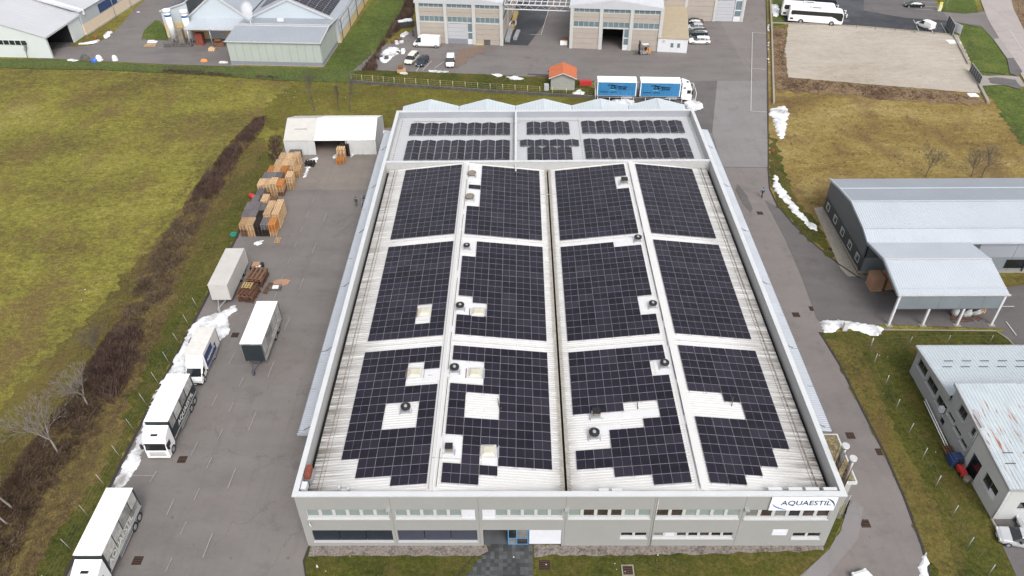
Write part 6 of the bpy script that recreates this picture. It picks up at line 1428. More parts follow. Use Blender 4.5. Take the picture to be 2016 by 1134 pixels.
    for xx in ((-.95 if cab == 'big' else -.75), xr+2.0) + ((xr+.9,) if cab == 'big' else ()):
        for s in (-1, 1): wheel(t, xx, s*(cw-.12), r, .3)
    # curtain print, seen on the near side (local -y is world -x for this heading; near side faces the hall)
    return t, c, (xr, -(cl+.12), W2, zb, zt)
def truck_prints(t, c, dims, rows, s=1):
    xr, xf, W2, zb, zt = dims
    for k, (a, b, z0, z1, mt) in enumerate(rows):
        L = xf-xr; boxp('print_panel', mt, c, xr+a*L, xr+b*L, s*W2, s*(W2+.008), zb+z0*(zt-zb), zb+z1*(zt-zb))
PR1 = [(.02, .98, .0, .45, 'tarp_dark'), (.03, .3, .48, .97, 'tarp_bath'), (.33, .52, .48, .97, 'tarp_grey'), (.55, .78, .48, .97, 'tarp_bath'), (.81, .97, .48, .97, 'tarp_grey')]
BX = ('tarp_white', 'tarp_dark', 'tarp_dark')
t, c, dm = rigid_truck('white cab truck with white roof and black printed sides, whole in view', -38.2, 52.2, 6.9, 3.9, 2.5, mats=BX); truck_prints(t, c, dm, PR1)
def side_text(txt, c, dm, size, z, mat, s=1, xc=.5, wide=None):
    xr, xf, W2, zb, zt = dm
    o = lettering('side_lettering', txt, size, 1.0, mat, c, (xr+(xf-xr)*xc, s*(W2+.012), z), (PI/2, 0, PI if s > 0 else 0), .02, .004)
    if wide:
        xs = [v.co.x for v in o.data.vertices]; q = wide/(max(xs)-min(xs))
        for v in o.data.vertices: v.co.x *= q
side_text('AQUAESTIL', c, dm, .8, 1.75, 'print_white', xc=.45, wide=4.6)
t, c, dm = rigid_truck('white cab truck cut off at the bottom left edge, grey bathroom print on its side', -38.6, 36.55, 7.15, 3.9, 2.5, mats=BX); truck_prints(t, c, dm, [(.02, .98, 0, .2, 'tarp_bath'), (.02, .98, .2, .42, 'tarp_grey'), (.03, .2, .45, .97, 'tarp_bath'), (.22, .48, .45, .97, 'tarp_grey'), (.5, .7, .45, .97, 'tarp_bath'), (.72, .97, .45, .97, 'tarp_bath')])
side_text('AQUAESTIL', c, dm, .95, 1.95, 'print_white', xc=.6, wide=5.2)
t, c, dm = rigid_truck('smaller white truck with cream tarpaulin box and navy printed side, parked on the snow', -37.95, 62.9, 4.6, 3.3, 2.15, 'small', ('tarp_cream', 'tarp_cream', 'white_paint')); truck_prints(t, c, dm, [(.25, .99, .0, .5, 'tarp_navy'), (.45, .99, .5, .82, 'tarp_navy')])
side_text('AQUAESTIL', c, dm, .5, 1.75, 'tarp_cream', xc=.6, wide=2.8)
# drawbar trailers
def trailer(label, x0, x1, y0, y1, zb, zt, mats, dark=True):
    t = thing('box_trailer', label, 'trailer', ((x0+x1)/2, y0, 0), -PI/2); W2 = (x1-x0)/2; L = y1-y0
    top, side, front = mats
    c = boxp('cargo_box', side, t, -L, 0, -W2, W2, zb, zt-.06); boxp('box_roof', top, t, -L-.03, .03, -W2-.03, W2+.03, zt-.058, zt+.05)
    for k in range(1, 8): boxp('roof_bow', top, t, -L/8*k-.02, -L/8*k+.02, -W2, W2, zt+.05, zt+.062)
    boxp('front_bulkhead', front, t, .001, .03, -W2+.08, W2-.08, zb, zt-.25)
    boxp('chassis', 'dark_steel', t, -L+.1, -.1, -.5, .5, .5, zb-.02)
    mb = MB(); mb.bar((0, -.5, .75), (1.5, 0, .65), .08, .1); mb.bar((0, .5, .75), (1.5, 0, .65), .08, .1); mb.box(1.3, 1.6, -.12, .12, .0, .7); mb.build('drawbar', 'dark_steel' if dark else 'steel', t)
    for xx in (-L*.62, -L*.62-1.3): 
        for s in (-1, 1): wheel(t, xx, s*(W2-.2), .45, .28)
    for s in (-1, 1): boxp('side_rail', 'steel', t, -L, 0, s*W2, s*(W2+.03), zb-.04, zb+.1); boxp('rear_post', 'dark_steel' if dark else 'tarp_cream', t, -L-.05, -L+.03, s*(W2-.08), s*(W2+.03), zb, zt-.06)
    return t, c, (-L, 0, W2, zb, zt)
t, c, dm = trailer('white-roofed drawbar trailer with black front and printed side, alone in the yard', -32.8, -30.25, 66.1, 73.8, 1.0, 3.75, ('tarp_white', 'tarp_grey', 'tarp_dark')); truck_prints(t, c, dm, [(.02, .98, 0, .22, 'tarp_bath'), (.02, .2, .24, .95, 'tarp_bath'), (.24, .48, .4, .95, 'tarp_bath'), (.52, .7, .5, .95, 'tarp_grey'), (.8, .98, .3, .95, 'tarp_bath')])
side_text('AQUAESTIL', c, dm, .55, 1.75, 'print_white', xc=.35, wide=3.4)
t, c, dm = trailer('plain off-white box trailer parked at the yard edge by the brown pallets', -40.35, -37.85, 77.7, 85.8, .85, 3.25, ('tent_dirty', 'tent_dirty', 'tent_dirty'), False)
# blue curtain-side road train
RT_ = math.radians(-3.2)
t = thing('road_train', 'white cab road train with two blue curtain-sided bodies behind the factory', 'truck', (14.9, 138.55, 0), RT_)
def dline(c, pts, w_, mt, y):
    mb = MB()
    for a, b in zip(pts, pts[1:]):
        A, B = Vector((a[0], 0, a[1])), Vector((b[0], 0, b[1])); d = (B-A); 
        if d.length == 0: continue
        n_ = Vector((-d.z, 0, d.x)).normalized()*w_/2; e = d.normalized()*w_*.3
        mb.face([(*(A-n_-e).xz[:1], y, (A-n_-e).z), ((B-n_+e).x, y, (B-n_+e).z), ((B+n_+e).x, y, (B+n_+e).z), ((A+n_-e).x, y, (A+n_-e).z)])
    return mb.build('curtain_lettering', mt, c)
for x0, x1 in ((0.05, 7.45), (8.2, 15.75)):
    b = boxp('cargo_box', 'tarp_blue', t, x0+.02, x1-.02, 0, 2.5, 1.1, 3.75); boxp('box_roof', 'tarp_white', t, x0-.02, x1+.02, -.03, 2.53, 3.752, 3.9)
    for x in (x0, x1-.1): boxp('corner_post', 'tarp_white', t, x-.03, x+.13, -.04, -.001, 1.05, 3.74)
    boxp('side_rail', 'steel', t, x0, x1, -.04, -.001, 1.0, 1.1); boxp('chassis', 'dark_steel', t, x0+.3, x1-.2, .5, 2.0, .5, 1.04)
    for k in range(9): boxp('curtain_strap', 'sign_blue', t, x0+.5+k*.78, x0+.55+k*.78, -.012, -.002, 1.1, 3.7)
    xm = x0+3.9
    dline(b, [(xm-1.9, 3.15), (xm-1.2, 3.25), (xm-.2, 3.05)], 0.16, 'ink', -.02); dline(b, [(xm-1.05, 3.25), (xm-1.35, 2.55), (xm-.9, 2.55), (xm-.55, 2.75), (xm-.6, 2.98), (xm-1.2, 3.2)], 0.18, 'ink', -.02)
    dline(b, [(xm-.4, 2.75), (xm-.5, 2.5)], 0.16, 'ink', -.02); dline(b, [(xm-.3, 2.65), (xm-.05, 2.7)], 0.14, 'ink', -.02); dline(b, [(xm-.05, 2.98), (xm+1.75, 2.86)], 0.18, 'ink', -.02); dline(b, [(xm+.35, 2.95), (xm+.2, 2.35)], 0.21, 'ink', -.02)
    dline(b, [(xm+.55, 2.7), (xm+.5, 2.4), (xm+.75, 2.42), (xm+.78, 2.7), (xm+.55, 2.7)], 0.12, 'ink', -.02); dline(b, [(xm+.95, 2.35), (xm+1.05, 2.68), (xm+1.15, 2.38), (xm+1.3, 2.68), (xm+1.38, 2.36)], 0.12, 'ink', -.02); dline(b, [(xm+1.5, 2.68), (xm+1.6, 2.3)], 0.14, 'ink', -.02)
    dline(b, [(xm-1.5, 2.33), (xm-.6, 2.3)], .16, 'print_green', -.018)
    lettering('curtain_lettering', 'TRANSPORT', .26, 1.1, 'ink', b, (x0+1.35, -.02, 1.8), (PI/2, 0, 0), .01, .002); lettering('curtain_lettering', 'LOGISTIKA', .26, 1.1, 'ink', b, (x0+3.1, -.02, 1.78), (PI/2, 0, 0), .01, .002)
    for xx in ((x0+2.6, x0+3.9) if x0 < 1 else (x0+1.8, x0+3.1)):
        for y in (.22, 2.28): wheel(t, xx, y, .5, .34)
    boxp('side_guard', 'steel', t, x1-2.6, x1-.6, 0, .04, .55, .9)
mb = MB(); mb.extrude([(18.05, .4), (18.1, 1.5), (17.95, 2.6), (17.6, 3.3), (16.4, 3.75), (16.0, 3.75), (16.0, .9), (16.3, .5), (17.9, .35)], .0, 2.5, 'y'); cb = fixn(mb.build('cab', 'white_paint', t)); bv = cb.modifiers.new('soft', 'BEVEL'); bv.width = .09; bv.segments = 2; bv.limit_method = 'ANGLE'
for y0_, y1_ in ((-.012, 0), (2.5, 2.512)): boxp('side_window', 'glass_dark', t, 17.05, 17.75, y0_, y1_, 1.75, 2.45); boxp('bunk_window', 'glass_dark', t, 16.3, 16.75, y0_, y1_, 2.75, 3.0)
boxp('mirror', 'black', t, 17.95, 18.15, -.3, -.05, 1.7, 2.5); boxp('mirror', 'black', t, 17.95, 18.15, 2.55, 2.8, 1.7, 2.5)
mb = MB(); mb.face([(18.105, .15, 1.6), (18.105, 2.35, 1.6), (17.96, 2.3, 2.55), (17.96, .2, 2.55)]); mb.build('windscreen', 'glass_dark', t); boxp('roof_hatch', 'black', t, 16.9, 17.3, 1.0, 1.5, 3.52, 3.6)
for y in (.2, 2.3): wheel(t, 16.95, y, .52, .32)
boxp('fuel_tank', 'steel', t, 13.6, 15.3, -.0, .5, .5, .98)
# coaches
def coach(label, x, y, rz):
    t = thing('coach', label, 'bus', (x, y, 0), rz, 'white coaches in the bus park'); L, Wd = 12.0, 2.5
    st = [(-6.0, .45, 2.9), (-5.8, .4, 3.35), (5.2, .38, 3.4), (5.75, .38, 3.2), (6.05, .4, 2.3), (6.1, .42, .8)]
    pr = [(-6.0, .45), (-6.02, 2.9), (-5.75, 3.38), (5.1, 3.42), (5.7, 3.2), (6.0, 2.5), (6.1, .9), (5.95, .4)]
    mb = MB(); mb.extrude(pr, -Wd/2, Wd/2, 'y'); b = fixn(mb.build('body', 'white_paint', t)); bv = b.modifiers.new('soft', 'BEVEL'); bv.width = .16; bv.segments = 3; bv.limit_method = 'ANGLE'
    for s in (-1, 1):
        mb = MB(); pts = [(-5.5, 3.0), (-5.6, 2.2), (-5.2, 1.95), (-4.7, 2.05), (3.4, 2.05), (4.4, 1.7), (5.1, 1.25), (5.85, 1.15), (5.9, 2.5), (5.55, 3.0)]
        q = [(x_, s*(Wd/2+.012), z_) for x_, z_ in pts]; mb.face(q if s < 0 else q[::-1]); mb.build('side_glazing', 'glass_dark', t)
        mb = MB(); 
        for k in range(5): mb.box(-4.6+k*1.7, -4.58+k*1.7, s*(Wd/2+.012), s*(Wd/2+.018), .5, 1.9)
        mb.build('panel_gap', 'steel', t); boxp('air_intake', 'grille', t, -5.6, -4.9, s*(Wd/2), s*(Wd/2+.012), .9, 1.3)
        mb = MB(); mb.bar((6.0, s*.9, 3.0), (6.6, s*1.35, 2.9), .08, .08); mb.box(6.5, 6.65, s*1.3-.12, s*1.3+.12, 2.2, 2.9); mb.build('mirror', 'white_paint', t)
        for xx in (-3.1, 3.7):
            wheel(t, xx, s*(Wd/2-.13), .5, .3)
            mb = MB(); mb.tube((xx, s*(Wd/2-.02), .5), (xx, s*(Wd/2+.006), .5), .6, n=18); mb.build('wheel_arch', 'black', t)
            mb = MB(); mb.tube((xx, s*(Wd/2+.007), .5), (xx, s*(Wd/2+.02), .5), .3, n=14); mb.build('hub', 'rim', t)
    mb = MB(); mb.face([(6.08, -1.1, 1.3), (6.08, 1.1, 1.3), (5.96, 1.05, 2.65), (5.96, -1.05, 2.65)]); o = mb.build('windscreen', 'glass_dark', t); o.location = (.03, 0, 0)
    boxp('roof_pod', 'white_wall', t, -1.4, 1.2, -.8, .8, 3.42, 3.6); boxp('roof_vent', 'black', t, -1.0, .8, -.5, -.2, 3.601, 3.64)
coach('white coach, nearest of the pair, beside the gravel lot', 68.8, 179.3, -.235)
coach('white coach, half hidden behind the nearest one', 68.2, 182.9, -.235)
t = thing('coach', 'dark blue-black coach at the top edge behind the two white coaches', 'bus', (69.8, 187.4, 0), -.235); mb = MB(); mb.extrude([(-6, .4), (-6, 3.0), (-5.7, 3.3), (5.6, 3.3), (6.0, 2.6), (6.1, .5)], -1.2, 1.2, 'y'); fixn(mb.build('body', 'paint_navy', t)); boxp('side_glazing', 'glass_dark', t, -5.5, 5.6, -1.22, -1.205, 1.7, 2.9)
for xx in (-3, 3.7):
    for s in (-1, 1): wheel(t, xx, s*1.1, .5, .3)
# forklift
t = thing('forklift', 'orange and grey forklift with raised black mast outside the open hall doorway', 'forklift', (27.0, 161.3, 0), PI+.1)
boxp('chassis', 'rim', t, -.9, 1.0, -.55, .55, .25, .75); boxp('counterweight', 'plastic_orange', t, -1.25, -.9, -.55, .55, .25, 1.05); boxp('hood', 'plastic_orange', t, -.9, -.2, -.5, .5, .76, 1.0)
mb = MB()
for x, y in ((-.8, -.5), (-.8, .5), (.6, -.5), (.6, .5)): mb.bar((x, y, .75), (x*.9, y, 2.1), .07, .07)
mb.box(-.85, .65, -.55, .55, 2.1, 2.16); mb.build('overhead_guard', 'grille', t); boxp('guard_roof', 'white_wall', t, -.8, .6, -.5, .5, 2.161, 2.2)
mb = MB(); mb.box(1.05, 1.2, -.45, -.3, .1, 2.9); mb.box(1.05, 1.2, .3, .45, .1, 2.9); mb.box(1.06, 1.18, -.3, .3, 2.7, 2.85); mb.box(1.2, 1.28, -.5, .5, 1.4, 2.1); mb.build('mast', 'black', t)
mb = MB(); mb.box(1.28, 2.3, -.35, -.23, .1, .16); mb.box(1.28, 2.3, .23, .35, .1, .16); mb.build('fork', 'dark_steel', t); boxp('seat', 'black', t, -.5, 0, -.25, .25, 1.0, 1.5)
for x, r in ((-.75, .27), (.75, .32)):
    for s in (-1, 1): wheel(t, x, s*.5, r, .2)

# ================================================================ PEOPLE
def person(label, x, y, rz, top, trouser, pose, top2=None):
    me = bpy.data.meshes.new('body'); s = pose
    V = [(0, 0, .95), (0, 0, 1.15), (0, 0, 1.38), (0, .0, 1.5), (.02, 0, 1.62), (.03, 0, 1.72)]; E = [(0, 1), (1, 2), (2, 3), (3, 4), (4, 5)]; Rr = [(.16, .13), (.155, .12), (.17, .12), (.06, .06), (.1, .095), (.085, .085)]
    def limb(base, pts, rad):
        prev = base
        for p, r in zip(pts, rad): V.append(p); Rr.append((r, r)); E.append((prev, len(V)-1)); prev = len(V)-1
        return prev
    a = s['stride']
    for q, d in ((-1, a), (1, -a)):
        limb(0, [(.02*d, q*.1, .88), (.28*d, q*.1, .48), (.3*d-.12*abs(d), q*.1, .1), (.3*d-.12*abs(d)+.17, q*.1, .045)], [.1, .065, .045, .04])
        ex, hx = s['arm']
        h_ = limb(2, [(0, q*.21, 1.36), (ex*-d*.4+.0, q*.27, 1.1), (hx-.1*d, q*.25, .9)], [.065, .045, .03])
        w_ = V[h_]
        for f in range(4): limb(h_, [(w_[0]+.02, w_[1]+(f-1.5)*.018, w_[2]-.07), (w_[0]+.035, w_[1]+(f-1.5)*.018, w_[2]-.12-.008*(1.5-abs(f-1.5)))], [.011, .009])
        limb(h_, [(w_[0]+.05, w_[1]-q*.03, w_[2]-.05), (w_[0]+.065, w_[1]-q*.03, w_[2]-.08)], [.011, .009])
    me.from_pydata(V, E, []); o = bpy.data.objects.new('body', me); COL.objects.link(o)
    m1 = o.modifiers.new('skin', 'SKIN'); m2 = o.modifiers.new('sub', 'SUBSURF'); m2.levels = 1; m2.render_levels = 1
    for k, sv in enumerate(me.skin_vertices[0].data): sv.radius = Rr[k]; sv.use_root = (k == 0)
    bpy.context.view_layer.update(); dg = bpy.context.evaluated_depsgraph_get(); m3 = bpy.data.meshes.new_from_object(o.evaluated_get(dg)); bpy.data.objects.remove(o)
    m3.materials.clear()
    for mm in (top, trouser, 'skin', 'black', top2 or top): m3.materials.append(M[mm])
    for p in m3.polygons:
        c = p.center; hand = abs(c.y) > .17 and c.z < .93
        p.material_index = 3 if c.z < .09 else (2 if hand or c.z > 1.5 else (1 if c.z < .97 and abs(c.y) < .2 else (4 if c.z > 1.36 else 0))); p.use_smooth = True
    t = thing('person', label, 'person', (x, y, 0), rz); mesh_obj('body', m3, t)
    bpy.ops.mesh.primitive_uv_sphere_add(segments=12, ring_count=8, radius=.115); hr = bpy.context.object; hr.name = 'hair'; hr.scale = (1.0, .92, .75); hr.location = (.0, 0, 1.74); hr.data.materials.append(M['black']); hr.parent = t
    mb = MB(); mb.tube((.12, 0, 1.64), (.145, 0, 1.63), .018, .01, n=6); mb.build('nose', 'skin', t)
    mb = MB(); mb.box(.108, .118, -.045, -.02, 1.665, 1.68); mb.box(.108, .118, .02, .045, 1.665, 1.68); mb.box(.108, .116, -.025, .025, 1.585, 1.595, 0); mb.build('eyes_and_mouth', 'black', t)
    return t
person('person in a blue and black jacket walking away along the service road', 38.0, 103.4, PI/2+.35, 'tarp_dark', 'black', dict(stride=.7, arm=(.6, .15)), 'sign_blue')
person('person in dark clothes standing by a trolley under the left canopy edge', -25.3, 101.3, -PI/2, 'anthracite_dark', 'anthracite', dict(stride=.5, arm=(.5, .1)))
person('person in dark clothes standing at the scrap heap near the white van', -24.0, 172.6, PI, 'tarp_dark', 'black', dict(stride=.3, arm=(.4, .1)))
t = thing('trolley', 'grey mesh trolley beside the person in dark clothes under the left canopy edge', 'trolley', (-23.9, 101.9, 0), .1)
mb = MB(); 
for x in (-.6, .6):
    for y in (-.9, .9): mb.tube((x, y, .1), (x, y, 1.1), .03, n=4)
for k in range(6): mb.box(-.6, .6, -.9+k*.36-.02, -.9+k*.36+.02, 1.05, 1.1)
mb.build('frame', 'steel', t); boxp('deck', 'shutter_slate', t, -.6, .6, -.9, .9, .3, .36); boxp('load', 'shutter_slate', t, -.5, .5, .1, .85, .36, 1.2)
for x in (-.5, .5):
    for y in (-.8, .8): wheel(t, x, y, .1, .06)

# ================================================================ FENCES, WALLS, SIGNS
def fence(name, label, pts, spacing, h, post_mat, wire_mat, r=.03, wires=5, base=None, every=None, lean=0, mesh=True, wr=.004):
    """wire fence along world polyline pts"""
    t = thing(name, label, 'fence', (*pts[0], 0)); O = Vector((*pts[0], 0)); P = []
    for a, b in zip(pts, pts[1:]):
        A, B = Vector((*a, 0)), Vector((*b, 0)); n = max(1, round((B-A).length/spacing))
        for k in range(n+(1 if b == pts[-1] else 0)): P.append(A.lerp(B, k/n)-O)
    zb = base or 0; pm = None
    for p in P:
        if pm is None:
            mb = MB(); mb.tube((0, 0, 0), (lean, 0, h), r, n=5); o = mb.build('post', post_mat, t); pm = o.data
        else: o = mesh_obj('post', pm, t)
        o.location = (p.x, p.y, zb); o.rotation_euler = ((rnd()-.5)*.05, (rnd()-.5)*.05, 0)
    if mesh:
        mb = MB()
        for a, b in zip(P, P[1:]):
            for k in range(wires): z = zb+h*(.06+.9*k/(wires-1)); mb.tube((a.x, a.y, z), (b.x, b.y, z), wr if k < wires-1 else wr*1.6, n=3)
            n = 5 if wires > 4 else 2
            for k in range(1, n): q = a.lerp(b, k/n); mb.tube((q.x, q.y, zb+.08), (q.x, q.y, zb+h*.95), .006, n=3)
        mb.build('wire_mesh', wire_mat, t)
    return t, P
fence('wire_fence', 'long dark wire fence across the back of the green field, left', [at(-20, 131)[:2], at(200, 139)[:2], at(400, 148)[:2], at(560, 160)[:2], at(690, 164)[:2]], 2.5, 1.7, 'wire_green', 'wire_green', .035)
t, P = fence('yellow_fence', 'pale yellow railing fence on a stained concrete kerb wall behind the factory', [(-33.8, 147.45), (-20.5, 145.05), (-3.16, 142.2), (6.5, 140.7), (14.6, 139.6)], 2.4, 1.35, 'yellow_metal', 'yellow_metal', .045, 4, .5, wr=.007)
w_ = strip('kerb_wall', [(p[0]-(-33.8), p[1]-147.45) for p in [(-34.2, 147.5), (-20.5, 145.05), (-3.16, 142.2), (6.5, 140.7), (14.8, 139.6)]], .3, 0, .55, 'concrete_dark'); w_.parent = t
fence('bay_rail', 'white low rail in front of the blue road train', [(15.0, 137.7), (33.2, 136.5)], 2.4, 1.2, 'tent', 'tent', .05, 2, wr=.02)
t = thing('parking_rail', 'white rail frame around the road train parking bay', 'rail', (14.6, 138, 0), RT_)
mb = MB(); 
for y in (4.4,): mb.tube((0, y, 2.2), (19, y, 2.2), .045, n=5)
for x in (0, 19): mb.tube((x, 4.4, 0), (x, 4.4, 2.2), .05, n=5); mb.tube((x, 0, 2.2), (x, 4.4, 2.2), .045, n=5); mb.tube((x, 0, 0), (x, 0, 2.2), .05, n=5)
mb.build('rail', 'tent', t)
fence('yard_fence', 'sagging wire fence with leaning posts along the left edge of the yard', [(-42.9, 34), (-42.6, 60), (-42.2, 77)], 3.6, 1.8, 'concrete', 'wire', .03, 4, lean=-.3)
fence('verge_fence', 'wire fence with grey posts along the verge right of the service road', [at(1712, 689)[:2], at(1719, 719)[:2], at(1741, 762)[:2], at(1762, 809)[:2], at(1787, 856)[:2], at(1814, 905)[:2], at(1840, 960)[:2], at(1873, 1018)[:2], at(1903, 1080)[:2], at(1944, 1134)[:2]], 60, 1.9, 'steel', 'wire', .045, 3)
fence('verge_fence', 'wire fence crossing the verge between the open canopy and the plaster building', [at(1712, 686)[:2], at(1862, 680)[:2], at(1945, 680)[:2]], 6, 1.7, 'steel', 'wire', .035, 4)
fence('lot_fence', 'wire fence between the gravel lot and the bus park', [at(1685, 57)[:2], at(1878, 71)[:2]], 4.3, 1.6, 'dark_steel', 'wire', .05, 3)
fence('hedge_fence', 'thin mesh fence with slim posts between meadow and scrap yard', [at(705, 142)[:2], at(745, 85)[:2], at(790, 30)[:2], at(815, -10)[:2]], 3.2, 1.8, 'wire_green', 'wire_green', .035, 4)
# gates and signs on the right
def panel_gate(label, a, b, h, n, cat='gate', z0=.1):
    A, B = Vector((*at(*a)[:2], 0)), Vector((*at(*b)[:2], 0)); d = B-A; t = thing('sliding_gate', label, cat, A, math.atan2(d.y, d.x)); L = d.length
    for k in range(n): boxp('gate_panel', 'dark_steel', t, L/n*k+.06, L/n*(k+1)-.06, -.03, .03, z0+.1, h-.08)
    mb = MB(); mb.box(0, L, -.05, .05, z0, z0+.08); mb.box(0, L, -.05, .05, h-.08, h)
    for k in range(n+1): mb.box(L/n*k-.05, L/n*k+.05, -.05, .05, z0+.08, h-.08)
    mb.build('gate_frame', 'steel', t); return t
panel_gate('grey panelled sliding gate at the right end of the gravel lot', (1908, 141), (1928, 169), 1.9, 6)
panel_gate('dark mesh gate standing open beside the bus park entrance', (1862, 52), (1874, 72), 2.6, 4)
A = at(1880, 70); t = thing('notice_board', 'pale grey notice board at the corner of gravel lot and bus park', 'sign', A, 1.9); boxp('board', 'panel_white', t, -1.2, 1.2, -.05, .05, .8, 2.6); boxp('notice', 'steel', t, -.7, .7, -.07, -.051, 1.2, 2.2); boxp('post', 'steel', t, -1.25, -1.2, -.05, .05, 0, 2.6); boxp('post', 'steel', t, 1.2, 1.25, -.05, .05, 0, 2.6)
A = at(1848, 22); t = thing('gate_pillar', 'yellow and white gate pillar at the bus park entrance', 'pillar', A); boxp('pillar', 'yellow_metal', t, -.4, .4, -.3, .3, 0, 1.5); boxp('lamp', 'plastic_white', t, -.35, .35, -.25, .25, 1.5, 2.1); o = t.children[0]
bpy.data.objects[t.children[0].name].data.materials[0] = simple('pillar_yellow', (.65, .5, .1), .6)
for px, s_, lab in (((1877, 83), 1.3, 'white square concrete slab at the right side of the gravel lot'), ((1915, 188), .9, 'small white slab on the brown earth below the sliding gate')):
    x, y, _ = at(*px); o = boxp('slab', 'tent', None, -s_, s_, -s_*.8, s_*.8, 0, .12); o.location = (x, y, 0.02); tag(o, lab, 'slab')
A = at(1853, 20); t = thing('lamp_mast', 'slim grey mast beside the yellow gate pillar', 'mast', (A[0]+.8, A[1], 0)); mb = MB(); mb.tube((0, 0, 0), (0, 0, 5), .07, n=6); mb.build('mast', 'steel', t)
A = at(1662, 650); t = thing('marker_pillar', 'white tapered service pillar standing in the snow by the road junction', 'pillar', A); mb = MB(); mb.box(-.28, .28, -.2, .2, 0, 1.25); mb.box(-.32, .32, -.24, .24, 1.25, 1.33); mb.build('pillar', 'tent_wall', t); boxp('door', 'panel_white', t, -.2, .2, -.22, -.201, .2, 1.1)
mb = MB(); mb.tube((0, 0, 0), (0, 0, .9), .09, n=8); mb.tube((-.16, 0, .7), (.16, 0, .7), .06, n=6); mb.tube((0, 0, .9), (0, 0, 1.0), .13, .06, n=8); o = mb.build('hydrant', 'plastic_red'); o.location = at(1521, 303); tag(o, 'red fire hydrant on the verge right of the service road', 'hydrant')
mb = MB(); mb.tube((0, 0, 0), (0, 0, 1.0), .12, n=8); mb.tube((-.2, 0, .8), (.2, 0, .8), .07, n=6); o = mb.build('hydrant', 'plastic_red'); o.location = at(190, 78); tag(o, 'red hydrant on the grass in front of the cream hall, far left', 'hydrant')
mb = MB(); mb.extrude([(0, 0), (1.2, .1), (1.3, .8), (.1, .9)], -1.2, 1.2, 'x'); o = mb.build('skip_ramp', 'plastic_red'); o.location = (13.3, 145.2, 0); tag(o, 'red metal ramp plate lying between the hut and the road train', 'ramp')
mb = MB(); mb.tube((0, 0, .4), (0, 0, 1.1), .45, n=14); mb.tube((0, 0, 1.1), (0, 0, 1.25), .5, .4, n=14); mb.box(-.5, .5, -.5, .5, 0, .4); o = mb.build('standing_vent', 'tent_wall'); o.location = (-23.2, 120.5, 0); tag(o, 'white cylindrical unit between the tent and the factory corner', 'unit')
# cardboard cartons and bathtubs under the open canopy
for lab, x, y, sx, sy, h in (('tall wrapped brown carton block under the open canopy, nearer the road', 47.4, 80.9, 1.4, 1.9, 2.0), ('second brown carton block deeper under the open canopy', 49.3, 81.2, 1.3, 1.8, 2.0)):
    t = thing('carton_block', lab, 'cartons', (x, y, 0), .05, 'brown cartons under the canopy'); nx, ny = 2, 3
    boxp('pallet', 'wood_tan', t, -sx/2-.05, sx/2+.05, -sy/2-.05, sy/2+.05, 0, .14)
    for i in range(2):
        for j in range(2):
            for k in range(3): boxp('carton', 'cardboard', t, -sx/2+sx/2*i+.006, -sx/2+sx/2*(i+1)-.006, -sy/2+sy/2*j+.006, -sy/2+sy/2*(j+1)-.006, .15+h/3*k+.004, .15+h/3*(k+1)-.004)
def tub(label, x, y, tilt, rz, s=1):
    t = thing('bathtub', label, 'bathtub', (x, y, 0), rz, 'wrapped bathtubs under the canopy'); mb = MB(); n = 20
    rings = [(.0, .0, .05), (.55, .3, .05), (.8, .42, .5), (.86, .46, .55), (.8, .4, .56)]; R_ = []
    for a, b, z in rings: R_.append([mb.add((a*math.cos(2*PI*k/n)*s, b*math.sin(2*PI*k/n)*s, z*s)) for k in range(n)])
    for A, B in zip(R_, R_[1:]):
        for k in range(n): j = (k+1) % n; mb.idx((A[k], A[j], B[j], B[k]), 0, True)
    mb.idx(R_[-1], 0); o = mb.build('shell', 'plastic_white', t); o.rotation_euler = (0, tilt, 0); o.location = (0, 0, .45 if tilt else .15)
    mb = MB(); 
    for k in range(4): mb.box(-.6+k*.34, -.46+k*.34, -.45, .45, 0, .14)
    mb.build('pallet', 'wood_umber', t)
tub('white wrapped bathtub standing on end behind the third canopy post', 55.4, 74.6, 1.15, 1.2); tub('white bathtub stacked low between the canopy posts', 56.3, 74.3, .4, 1.4, .8)
tub('oval white bathtub leaning upright, middle of the group under the canopy', 57.1, 74.4, 1.2, 1.7); tub('long white bathtub tilted beside the tan pallet stack under the canopy', 58.2, 74.6, .9, 2.1, 1.05)
pallet_stack('tan pallet stack at the right end under the open canopy', 59.0-.0, 76.0, 1.3, 'light', 1.1, 1.4, 'pallets under the canopy', rot=.15)

# ================================================================ SNOW
snow_bank([(390, 628), (440, 612), (465, 600), (468, 612), (452, 625), (455, 650), (442, 668), (428, 680), (420, 668), (380, 660), (372, 700), (368, 735), (340, 742), (330, 735), (352, 690), (368, 655)], .55, 'large bright snow heap around the cream tarpaulin truck')
snow_bank([(330, 735), (345, 742), (318, 800), (300, 840), (290, 880), (275, 915), (262, 940), (238, 962), (220, 960), (232, 930), (262, 880), (292, 800), (312, 760)], .5, 'long snow ridge between the left kerb and the middle truck')
snow_bank([(600, 318), (626, 308), (624, 320), (612, 330), (606, 345), (594, 352), (600, 335)], .3, 'curved snow strip between pallet rows and tent mouth')
snow_bank([(497, 478), (512, 472), (521, 474), (518, 480), (505, 484)], .2, 'small snow patch in front of the front pallet row')
snow_bank([(653, 312), (662, 300), (666, 312)], .3, 'snow patch left of the pallet stack at the tent'); snow_bank([(688, 300), (700, 302), (692, 312)], .3, 'snow patch right of the pallet stack at the tent')
snow_bank([(1524, 214), (1545, 208), (1554, 225), (1550, 240), (1545, 268), (1538, 276), (1528, 262), (1520, 232), (1514, 228), (1515, 212)], .6, 'snow heap beside the service road, next to the dry field')
